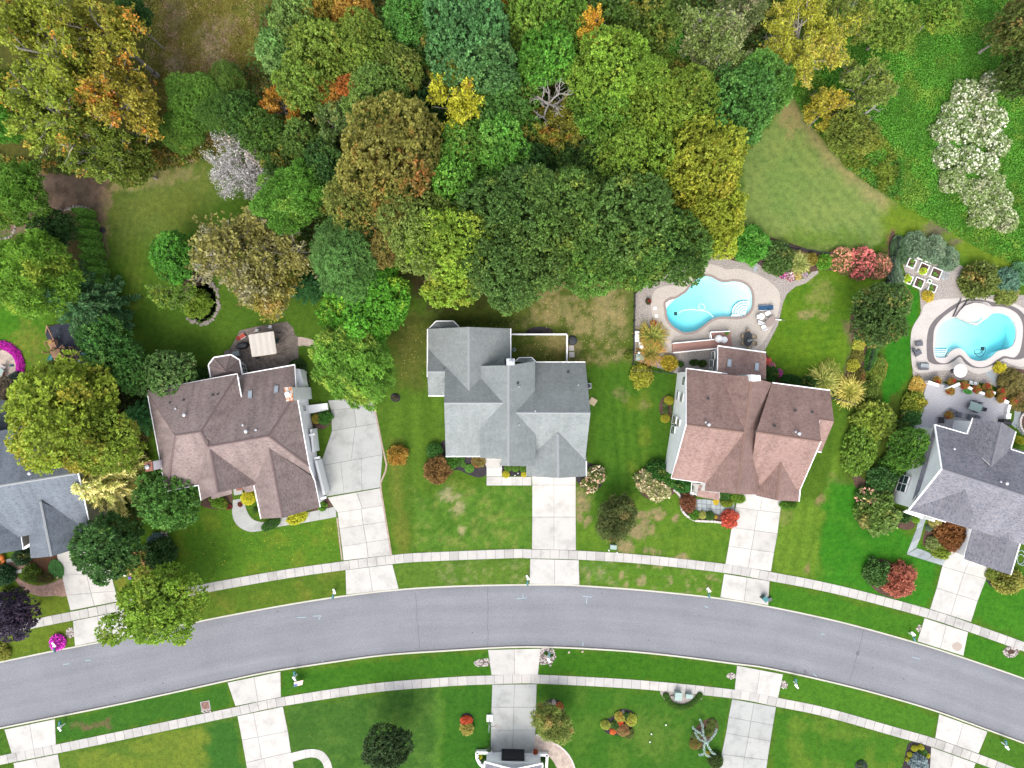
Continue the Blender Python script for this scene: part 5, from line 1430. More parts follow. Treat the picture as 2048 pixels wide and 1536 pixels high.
Oe2=[c1(-260,60,6.6),c1(-240,330,6.6),c1(48,334,3.6),c1(40,80,3.6)]; slope(E,Oe2, 'sh_blue'); body(E,[Oe2], 'siding_tan',.4)
for x,y in ((246,638),(310,606)): vent(E,on_plane(b0,b1,c1(96,296,5.4),x/3.838,780+y/3.838),.2 if x<300 else .12,.6, 'tin')
vent(E,on_plane(b0,b1,c1(96,296,5.4),60,916),.16,.1, 'dark')
# ---------------------------------------------------------------- the house at the lower edge
c6=crop(920,1420,8.533)
Fh=thing('house','house at the bottom edge with white planters either side of a black garage door','house',(P(1028,1560).x,P(1028,1560).y,0))
y6=1100
wl0,wl1=c6(418,886,3.2),c6(1410,912,3.2)
ax=(wl1-wl0); ax.z=0; ax.normalize(); dn_=Vector((ax.y,-ax.x,0))
mid=(wl0+wl1)/2; rdg=Vector((mid.x,mid.y,4.9))
for s0,ww in ((-1,wl0),(1,wl1)):
 slope(Fh,[rdg,rdg+dn_*12,ww+dn_*12,ww], 'sh_slate')
 cap(Fh,rdg+dn_*.3,rdg+dn_*12, 'cap_grey') if s0<0 else None
fascia(Fh,wl0,wl1,.2); fascia(Fh,wl0,rdg,.2); fascia(Fh,wl1,rdg,.2); fascia(Fh,wl0,wl0+dn_*12,.16); fascia(Fh,wl1,wl1+dn_*12,.16)
body(Fh,[[wl0,wl1,wl1+dn_*12,wl0+dn_*12]], 'siding_white',.3,.15)
gd0,gd1=c6(728,790),c6(1075,790)
mb=MB(); a=wl0.lerp(wl1,.29); b=wl0.lerp(wl1,.69)
for k in range(4):
 MB().box(((a.x+b.x)/2-dn_.x*.02,(a.y+b.y)/2-dn_.y*.02),ax,(b-a).length,.3,.05+.6*k,.62+.6*k).build('garage_door_panel',MAT.black,Fh)
for pts,lb in (([(285,735),(470,735)],0),([(285,735),(290,840),(340,930),(410,985)],0),([(500,680),(515,880)],1),([(1270,740),(1300,880)],1),([(1330,770),(1490,775)],0),([(1490,775),(1475,985)],0)):
 for p,q in zip(pts[:-1],pts[1:]):
  p_,q_=c6(*p,.6),c6(*q,.6)
  MB().box(((p_.x+q_.x)/2,(p_.y+q_.y)/2),(q_.x-p_.x,q_.y-p_.y),Vector((q_.x-p_.x,q_.y-p_.y)).length+.1,.36 if not lb else .6,0,.6 if not lb else .75).build('planter_wall',MAT.white,Fh)
# ================================================================ plants
def unit(v):
 return v/np.maximum(np.linalg.norm(v,axis=-1,keepdims=True),1e-9)
def leaf_mesh(name,c,d,L,Wd,var,rng,fold=0.12,mat='leaf',up_=1.1):
 n=len(c)
 r=unit(rng.normal(size=(n,3))*.55+[0,0,up_])
 s=unit(np.cross(d,r)); nn=np.cross(s,d)
 L=np.broadcast_to(np.asarray(L,float),(n,))[:, None]; Wd=np.broadcast_to(np.asarray(Wd,float),(n,))[:, None]
 m=c+d*L*0.5+nn*L*fold
 V=np.stack([c,m+s*Wd*.5,c+d*L,m-s*Wd*.5],1).reshape(-1,3)
 me=bpy.data.meshes.new(name)
 me.vertices.add(4*n); me.vertices.foreach_set('co',V.astype(np.float32).ravel())
 idx=np.arange(4*n,dtype=np.int32)
 me.loops.add(4*n); me.loops.foreach_set('vertex_index',idx)
 me.polygons.add(n); me.polygons.foreach_set('loop_start',np.arange(0,4*n,4,dtype=np.int32))
 me.update(calc_edges=True)
 a=me.color_attributes.new('var','FLOAT_COLOR','POINT')
 col=np.ones((n,4),np.float32); col[:, :3]=np.clip(var,0,1)
 a.data.foreach_set('color',np.repeat(col,4,0).ravel())
 me.materials.append(MAT[mat])
 return me
def vn3(p,seed):
 return (fbm(p[:, 0]+7.3*seed,p[:, 1]+0.7*p[:, 2],seed,3)+fbm(p[:, 0]-p[:, 2]*.6,p[:, 1]+3.1,seed+9,3))/2
def rosettes(p,nrm,per,L,Wd,rng,spread=1.0,up=0.0,seed=0,scale=0.7,jit=0.05,clump_var=None):
 n=len(p)
 pv=np.clip((vn3(p*scale,seed)-0.5)*2.2+0.5,0,1)
 cv=rng.random(n) if clump_var is None else clump_var
 c=np.repeat(p,per,0)+rng.normal(size=(n*per,3))*jit
 d=unit(np.repeat(nrm,per,0)*0.34+rng.normal(size=(n*per,3))*0.62*spread+np.array([0,0,up]))
 var=np.stack([np.repeat(pv,per),rng.random(n*per),np.repeat(cv,per)],1)
 L=L*rng.uniform(0.7,1.25,n*per)
 return c,d,L,Wd*L/L.mean(),var
def merge(parts):
 return [np.concatenate([q[i] for q in parts],0) for i in range(5)]
def lobed_crown(seed,R,nl,lr,sp,leaf,zs=0.75,per=8,wid=0.62,spread=1.0,bottom=-0.35,lumpy=0.18,fill=True,pat=0.55):
 rng=np.random.default_rng(seed)
 cand=unit(rng.normal(size=(nl*40,3))); cand=cand[cand[:, 2]>-0.45]
 cen=[cand[0]]
 for _ in range(nl-1):
  dd=np.min(np.linalg.norm(cand[:, None]-np.array(cen)[None],axis=2),1)*rng.uniform(.75,1,len(cand))
  cen.append(cand[np.argmax(dd)])
 cen=np.array(cen)
 lrs=lr*rng.uniform(0.72,1.3,nl)
 cen=cen*(R-lrs*0.85)[:, None]*rng.uniform(.66,1.12,nl)[:, None]
 cen[:, 2] *= zs
 cen=np.concatenate([cen,rng.normal(size=(max(3,nl // 4),3))*R*.3+[0,0,R*.2*zs]])
 lrs=np.concatenate([lrs,np.full(len(cen)-nl,lr*1.3)])
 pts=[]; nr=[]; cvs=[]
 for i in range(len(cen)):
  k=int(4*math.pi*lrs[i]**2/sp**2)
  dr=unit(rng.normal(size=(k,3)))
  q=cen[i]+dr*(lrs[i]*(1+lumpy*(rng.random(k)-.5)))[:, None]
  dist=np.linalg.norm(q[:, None]-cen[None],axis=2)/lrs[None]
  dist[:, i]=9
  keep=(dist.min(1)>0.97) & (dr[:, 2]>-0.55) & (q[:, 2]>bottom*R)
  pts.append(q[keep]); nr.append(dr[keep]); cvs.append(np.clip(rng.random(keep.sum())*.5+rng.random()*.65-.05,0,1))
 p=np.concatenate(pts); n=np.concatenate(nr)
 parts=[rosettes(p,n,per,leaf,leaf*wid,rng,spread,0.12,seed,pat,0.1*sp,np.concatenate(cvs))]
 if fill:
  k=len(p) // 2
  j=rng.integers(0,len(p),k)
  q=p[j]-n[j]*rng.uniform(.3,.8,k)[:, None]*lr*.8
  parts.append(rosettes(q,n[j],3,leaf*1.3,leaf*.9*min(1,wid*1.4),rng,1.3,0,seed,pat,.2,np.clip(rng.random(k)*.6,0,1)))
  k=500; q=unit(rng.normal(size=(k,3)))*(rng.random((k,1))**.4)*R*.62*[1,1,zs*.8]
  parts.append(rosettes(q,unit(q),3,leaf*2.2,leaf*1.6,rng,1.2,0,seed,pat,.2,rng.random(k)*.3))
 c,d,L,Wd,var=merge(parts)
 return leaf_mesh('crown',c,d,L,Wd,var,rng),cen,lrs
def skeleton(seed,R,zs=0.7,main=7,kids=(4,4,3),lens=(.5,.3,.2,.13),r0=.13,up=.35,start=-0.75,spread=.75,sj=.3):
 rng=np.random.default_rng(seed)
 segs=[]
 def go(p,d,lv,r):
  L=lens[lv]*R*rng.uniform(.75,1.2)
  m=p+d*L*.55+rng.normal(size=3)*L*.06
  q=m+unit(d+rng.normal(size=3)*.18)*L*.5
  segs.append((p,m,r,r*.8,lv)); segs.append((m,q,r*.8,r*.6,lv))
  if lv<len(kids):
   for k in range(kids[lv]):
    t=rng.uniform(.35,1) if k else 1.0
    b=m+(q-m)*max(0,(t-.5)*2) if t>.5 else p+(m-p)*t*2
    nd=unit(d+rng.normal(size=3)*spread+np.array([0,0,.05]))
    go(b,nd,lv+1,r*.52)
 for k in range(main):
  a=2*math.pi*(k+rng.uniform(-.3,.3))/main
  e=rng.uniform(.25,1.1)
  d=unit(np.array([math.cos(a)*math.cos(e),math.sin(a)*math.cos(e),math.sin(e)*zs+up*.4]))
  go(np.array([0,0,start*R*zs+rng.uniform(0,1)*sj*R*zs]),d,0,r0*R/5)
 return segs
def branch_mesh(segs,mat,name='branches',minr=0.018,sides=(5,4,3,3,3)):
 mb=MB()
 for p,q,a,b,lv in segs:
  mb.tube(p,q,max(a,minr),max(b,minr*.8),sides[min(lv,4)],caps=False)
 o=mb.build(name,MAT[mat]); me_=o.data; bpy.data.objects.remove(o); WL.pop(name,None)
 return me_
def open_crown(seed,segs,per_tip,leaf,rng,minlv=2,per=6,wid=.6,pat=.5,jit=.25):
 t=[s_ for s_ in segs if s_[4] >= minlv]
 p0=np.array([s_[0] for s_ in t]); p1=np.array([s_[1] for s_ in t])
 u=rng.random((len(t),per_tip,1))
 p=(p0[:, None]*(1-u)+p1[:, None]*u).reshape(-1,3)+rng.normal(size=(len(t)*per_tip,3))*jit
 d=np.repeat(unit(p1-p0),per_tip,0)
 c,d,L,Wd,var=rosettes(p,d,per,leaf,leaf*wid,rng,1.2,.25,seed,pat,.06)
 return leaf_mesh('crown',c,d,L,Wd,var,rng)
def trunk_mesh(seed,mat='bark',limbs=7,r=.05):
 rg=random.Random(seed); mb=MB()
 mb.tube((0,0,0),(rg.uniform(-.03,.03),rg.uniform(-.03,.03),.12),r*1.5,r*1.05,8,caps=False)
 mb.tube((0,0,.12),(rg.uniform(-.03,.03),rg.uniform(-.03,.03),.62),r*1.05,r*.7,8,caps=False)
 for k in range(limbs):
  a=2*math.pi*k/limbs+rg.uniform(-.3,.3); l=rg.uniform(.4,.72)
  z0=rg.uniform(.45,.62)
  m=(math.cos(a)*l*.45,math.sin(a)*l*.45,z0+.18)
  mb.tube((0,0,z0),m,r*.5,r*.34,5,caps=False)
  mb.tube(m,(math.cos(a+.2)*l,math.sin(a+.2)*l,z0+.4),r*.34,r*.14,5,caps=False)
 mb.tube((0,0,.6),(.03,-.03,1.1),r*.7,r*.2,6,caps=False)
 o=mb.build('trunk',MAT[mat]); me_=o.data; bpy.data.objects.remove(o); WL.pop('trunk',None)
 return me_
TRUNK=[trunk_mesh(1),trunk_mesh(2, 'bark_dark'),trunk_mesh(3, 'bark',5,.04)]
PROTO = {}
PROTO['oak']=[(lobed_crown(20+i,5.0,34,1.28,.42,.29,.72,9,.62,lumpy=.3)[0],None) for i in range(4)]
PROTO['oaks']=[(lobed_crown(40+i,5.0,22,1.62,.60,.43,.8,9,.6,lumpy=.3)[0],None) for i in range(3)]
PROTO['pine']=[(lobed_crown(60+i,5.0,50,.88,.36,.40,.66,10,.24,1.0,lumpy=.3)[0],None) for i in range(2)]
PROTO['soft']=[(lobed_crown(70+i,5.0,34,1.5,.34,.40,.7,8,.22,1.2,lumpy=.5)[0],None) for i in range(2)]
PROTO['vine']=[(lobed_crown(80+i,5.0,90,.95,.36,.30,.6,7,.8,1.1,lumpy=.5)[0],None) for i in range(1)]
for nm,n_,kw_,lf in (('open',3,dict(r0=.17),dict(per_tip=3,leaf=.32,minlv=2,per=5)),('wisp',2,dict(main=10,up=.5,spread=.5,lens=(.55,.35,.24,.16)),dict(per_tip=4,leaf=.30,minlv=2,per=4,wid=.4,jit=.15)),('beige',2,dict(main=11,kids=(4,4,3),spread=.65),dict(per_tip=3,leaf=.30,minlv=1,per=5,wid=.55,jit=.35)),('bare',2,dict(main=13,kids=(4,4,5),spread=.8),dict(per_tip=1,leaf=.2,minlv=3,per=3,wid=.5,jit=.2))):
 PROTO[nm]=[]
 for i in range(n_):
  rng=np.random.default_rng(100+i)
  sg=skeleton(len(nm)*17+i,5.0,**kw_)
  PROTO[nm].append((open_crown(i+3,sg,rng=rng,**lf),branch_mesh(sg, 'bark_pale' if nm in ('bare','beige') else 'bark',minr=.022 if nm != 'bare' else .026)))
sg=skeleton(77,5.0,main=5,kids=(3,3,2),spread=.6,r0=.2,sj=0)
PROTO['dead']=[(None,branch_mesh(sg, 'bark_pale',minr=.03))]
def spruce(seed,R=3.0,Hh=7.0,levels=16,nb=13,leaf=.30):
 rng=np.random.default_rng(seed); C_=[]; D_=[]; V_=[]; segs=[]
 for i in range(levels):
  t=i/(levels-1); z=-Hh*.5+Hh*t
  rad=R*(1-t)**.85+.15
  for k in range(max(5,int(nb*(1-t*.55)))):
   a=2*math.pi*(k+.5*(i % 2)+rng.uniform(-.25,.25))/max(5,int(nb*(1-t*.55)))
   rr_=rad*rng.uniform(.82,1.1); m=max(4,int(rr_*9))
   s_=np.linspace(.12,1,m)
   dirv=np.array([math.cos(a),math.sin(a),0]); side=np.array([-math.sin(a),math.cos(a),0])
   pts=dirv*(s_*rr_)[:, None]+np.array([0,0,1])*(z-.16*rr_*s_**2+.10*rr_*s_**4)[:, None]
   segs.append((pts[0],pts[-1],.03,.012,3))
   for sg_ in (-1,1,0,-1,1):
    C_.append(pts+rng.normal(size=pts.shape)*.03); D_.append(unit(dirv*.75+side*sg_*.75+rng.normal(size=pts.shape)*.2+[0,0,.12]))
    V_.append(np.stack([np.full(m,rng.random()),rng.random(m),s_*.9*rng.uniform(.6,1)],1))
 c=np.concatenate(C_); d=np.concatenate(D_); v=np.concatenate(V_)
 return leaf_mesh('crown',c,d,leaf*rng.uniform(.7,1.2,len(c)),leaf*.34,v,rng)
PROTO['spruce']=[(spruce(5),None)]
def cone(seed,R=.6,Hh=3.6):
 rng=np.random.default_rng(seed); n=1500
 t=rng.random(n)**1.2; a=rng.random(n)*2*math.pi
 prof=R*np.clip(np.minimum(1.0,(t+.08)*5),0,1)*(1-t**1.5)**.9+.03
 f=1+.08*np.sin(a*5+t*9)
 c=np.stack([np.cos(a)*prof*f,np.sin(a)*prof*f,t*Hh],1)
 d=unit(np.stack([np.cos(a)*.8,np.sin(a)*.8,np.full(n,.35)],1)+rng.normal(size=(n,3))*.45)
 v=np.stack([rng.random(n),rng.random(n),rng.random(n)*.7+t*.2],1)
 return leaf_mesh('foliage',c,d,.26,.13,v,rng)
PROTO['cone']=[(cone(1),None),(cone(2),None)]
def ball(seed,n=1500,leaf=.15,wid=.7,zs=.85,lump=.06,per=1,jit=.0,up=.25):
 rng=np.random.default_rng(seed)
 q=unit(rng.normal(size=(n,3))); q=q[q[:, 2]>-.35]
 f=1+lump*(vn3(q*2.6,seed)-.5)*8
 c=q*(f*rng.uniform(.88,1.0,len(q)))[:, None]*[1,1,zs]+[0,0,.38]
 d=unit(q*.35+rng.normal(size=q.shape)*.6+[0,0,up*.4])
 v=np.stack([np.clip((vn3(q*1.5,seed+3)-.5)*2+.5,0,1),rng.random(len(q)),rng.random(len(q))*.8],1)
 parts=[(c,d,np.full(len(q),leaf),np.full(len(q),leaf*wid),v)]
 k=len(q) // 3
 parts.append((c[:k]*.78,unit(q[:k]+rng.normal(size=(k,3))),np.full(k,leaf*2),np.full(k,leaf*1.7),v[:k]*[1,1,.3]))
 c,d,L,Wd,v=merge(parts)
 return leaf_mesh('foliage',c,d,L,Wd,v,rng)
PROTO['ball']=[(ball(1,2200,.13,lump=.03),None),(ball(2,2200,.13,lump=.05),None)]
PROTO['shrub']=[(ball(10+i,1900,.21,.6,.8,.16),None) for i in range(3)]
PROTO['twig']=[(ball(15+i,2600,.22,.26,.85,.2,up=.3),None) for i in range(2)]
def blooms(seed,n=60,size=.17,z0=.1,zs=.85):
 rng=np.random.default_rng(seed)
 q=unit(rng.normal(size=(n*2,3))); q=q[q[:, 2]>z0][:n]
 c0=q*rng.uniform(.95,1.08,len(q))[:, None]*[1,1,zs]+[0,0,.4]
 per=9
 c=np.repeat(c0,per,0)+rng.normal(size=(len(q)*per,3))*size*.3
 d=unit(np.repeat(q,per,0)+rng.normal(size=(len(q)*per,3))*.8)
 v=np.stack([np.repeat(rng.random(len(q)),per),rng.random(len(c)),np.repeat(rng.random(len(q)),per)],1)
 return leaf_mesh('blossom',c,d,size,size*.8,v,rng,mat='petal')
PROTO['blooms']=[blooms(1),blooms(2)]
PROTO['bloomd']=[blooms(3,190,.12,-.1)]
PROTO['bloomw']=[blooms(4,95,.11,.0)]
def grass_clump(seed,n=420):
 rng=np.random.default_rng(seed); C_=[]; D_=[]; L_=[]; V_=[]
 a=rng.random(n)*2*math.pi; e=rng.uniform(.5,1.35,n); ln=rng.uniform(.7,1.1,n)
 p=np.zeros((n,3))+rng.normal(size=(n,3))*[.1,.1,0]
 for k in range(4):
  d=np.stack([np.cos(a)*np.cos(e),np.sin(a)*np.cos(e),np.sin(e)],1)
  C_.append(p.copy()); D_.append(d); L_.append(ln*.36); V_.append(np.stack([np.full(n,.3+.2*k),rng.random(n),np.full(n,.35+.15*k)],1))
  p=p+d*(ln*.33)[:, None]; e=e-rng.uniform(.25,.5,n)
 c=np.concatenate(C_); return leaf_mesh('foliage',c,np.concatenate(D_),np.concatenate(L_),.045,np.concatenate(V_),rng,0)
PROTO['grass']=[(grass_clump(1),None),(grass_clump(2),None)]
PR=random.Random(11)
def leafset(o,tint,accent,amount):
 o['tint']=[float(v) for v in tint]; o['accent']=[float(v) for v in accent]; o['amount']=float(amount)
BOOST=1.9
def tree(name,typ,px,py,r,h,tint,accent=None,amount=0.25,label='',cat='tree',group=None,squash=1.0,lift=0.72,trunk=0):
 zc=h*lift
 p=P(px,py,zc)
 R=r/S*(H-zc)/H
 root=thing(name,label,cat,(p.x,p.y,0),group)
 crown,br=PR.choice(PROTO[typ])
 rz=PR.uniform(0,6.28)
 tint=CL(*tint,BOOST); hot=bool(accent) and accent[0]-accent[1]>40; accent=CL(*(accent or (150,140,60)),BOOST*(.8 if hot else 1)); amount *= .55 if hot else .9
 nom=3.0 if typ == 'spruce' else 5.0
 k=R/nom
 for part,m_ in (('crown',crown),('branches',br)):
  if m_ is None: continue
  o=bpy.data.objects.new(part,m_); COL.objects.link(o); o.parent=root
  o.location=(0,0,zc); o.rotation_euler=(0,0,rz)
  kz=(h/7.0) if typ == 'spruce' else max(k,min(1.35*k,h*.28/3.4))*squash
  q_=PR.uniform(.88,1.12); o.scale=(k*1.04*q_,k*1.04/q_,kz)
  if part == 'crown': leafset(o,tint,accent,amount)
 o=bpy.data.objects.new('trunk',TRUNK[trunk]); COL.objects.link(o); o.parent=root
 o.scale=(R,R,zc); o.rotation_euler=(0,0,rz)
 return root
def shrub(name,typ,px,py,r,tint,accent=None,amount=.25,label='',cat='shrub',group=None,hz=1.0,ry=None,rot=0.0,bloom=None,bloomtyp='blooms',zb=0.0):
 R=r/S; Rz=R*hz
 p=P(px,py,Rz*.5+zb)
 root=thing(name,label,cat,(p.x,p.y,zb),group)
 m_=PR.choice(PROTO[typ])[0]
 o=bpy.data.objects.new('foliage',m_); COL.objects.link(o); o.parent=root
 ry_=(ry or r)/S
 s_=.95 if typ != 'grass' else 1.1
 o.scale=(R*s_,ry_*s_,Rz); o.rotation_euler=(0,0,rot if ry else PR.uniform(0,6.28))
 leafset(o,CL(*tint,BOOST),CL(*(accent or (150,140,60)),BOOST*.85),amount*.7)
 if bloom:
  b=bpy.data.objects.new('blossom',PR.choice(PROTO[bloomtyp])); COL.objects.link(b); b.parent=root
  b.scale=o.scale; b.rotation_euler=o.rotation_euler
  leafset(b,C(*bloom[0],.8),C(*(bloom[1] if len(bloom)>1 else bloom[0]),.8),.4)
 st_=MB().tube((p.x,p.y,zb),(p.x,p.y,zb+Rz*.4),.04*R+.01,n=5).build('stem',MAT.bark_dark,root)
 return root
def scatter(name,label,poly,n,L,wid,tint,accent,amount,hmax,seed,upright=.6,patch=30,zfun=None,mat='leaf'):
 rng=np.random.default_rng(seed)
 p=np.array(poly,float); lo=p.min(0); hi=p.max(0)
 q=rng.uniform(lo,hi,(int(n*2.2),2))
 q=q[inside(p,q[:, 0],q[:, 1])][:n]
 wv=fbm(q[:, 0]/patch,q[:, 1]/patch,seed)
 hh=np.clip((wv-.35)*2.4,.05,1)*hmax
 z=hh*rng.uniform(.55,1,len(q))
 k=(H-z)/H/S
 c=np.stack([(q[:, 0]-1024)*k,(768-q[:, 1])*k,z],1)
 d=unit(rng.normal(size=c.shape)*[1,1,.5]+[0,0,upright])
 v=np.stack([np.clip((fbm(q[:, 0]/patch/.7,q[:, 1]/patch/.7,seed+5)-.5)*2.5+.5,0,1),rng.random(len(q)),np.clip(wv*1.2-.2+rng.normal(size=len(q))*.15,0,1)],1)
 me_=leaf_mesh(name,c,d,L*rng.uniform(.7,1.3,len(q)),L*wid,v,rng,mat=mat)
 o=bpy.data.objects.new(name,me_); COL.objects.link(o)
 leafset(o,CL(*tint,BOOST),CL(*accent,BOOST),amount)
 return tag(o,label,kind='stuff')
# ---------------------------------------------------------------- ground cover and undergrowth
scatter('undergrowth','dark green undergrowth between the woodland trunks',[(450,240),(560,-60),(1560,-60),(1560,220),(1480,330),(1460,470),(1360,500),(1260,550),(1060,580),(900,590),(820,540),(660,560),(600,470),(540,330)],36000,.5,.6,(78,108,42),(112,104,52),.3,4.5,1,.5,30)
scatter('meadow_grass','dry tan and rust meadow grass in the upper left clearing',[(290,-60),(560,-60),(548,60),(530,170),(490,240),(420,320),(300,345),(290,250)],26000,.34,.22,(122,118,52),(152,128,96),.3,.5,2,.9,20)
scatter('vine_cover','bright green vines smothering the rough ground at upper right',[(1590,200),(1640,60),(1700,-60),(2120,-60),(2120,470),(2050,540),(1960,500),(1860,440),(1790,402),(1700,340),(1630,250)],115000,.21,.5,(88,146,44),(118,150,52),.3,.8,3,.7,44)
scatter('vine_cover','yellow-green brambles bordering the mown upper lawn',[(1600,195),(1660,180),(1760,260),(1800,330),(1800,404),(1740,370),(1688,328),(1655,290),(1622,248)],9000,.36,.6,(104,122,34),(70,116,36),.5,1.4,4,.6,26)
scatter('undergrowth','orange and green undergrowth below the big turning oaks',[(-40,300),(60,320),(220,290),(330,240),(420,290),(430,318),(300,345),(215,352),(150,350),(60,345),(-40,480)],8000,.4,.6,(84,108,36),(150,118,46),.28,1.2,5,.5,26)
scatter('undergrowth','dark weeds under the trees between the two left houses',[(196,700),(290,730),(300,800),(292,900),(310,1000),(270,1080),(200,1060),(230,900),(200,800)],4500,.35,.6,(66,84,36),(112,90,48),.3,.6,6,.5,24)
scatter('fallen_leaves','fallen leaves littering the left house front lawn',[(240,1040),(470,1010),(690,1040),(690,1110),(300,1190)],420,.10,.8,(196,164,60),(186,120,50),.4,.05,7,.1,24)
scatter('fallen_leaves','fallen leaves scattered over the middle back garden',[(1020,560),(1260,590),(1260,720),(1000,740),(800,760),(800,650),(1000,640)],900,.10,.8,(200,186,120),(150,96,60),.4,.05,8,.1,24)
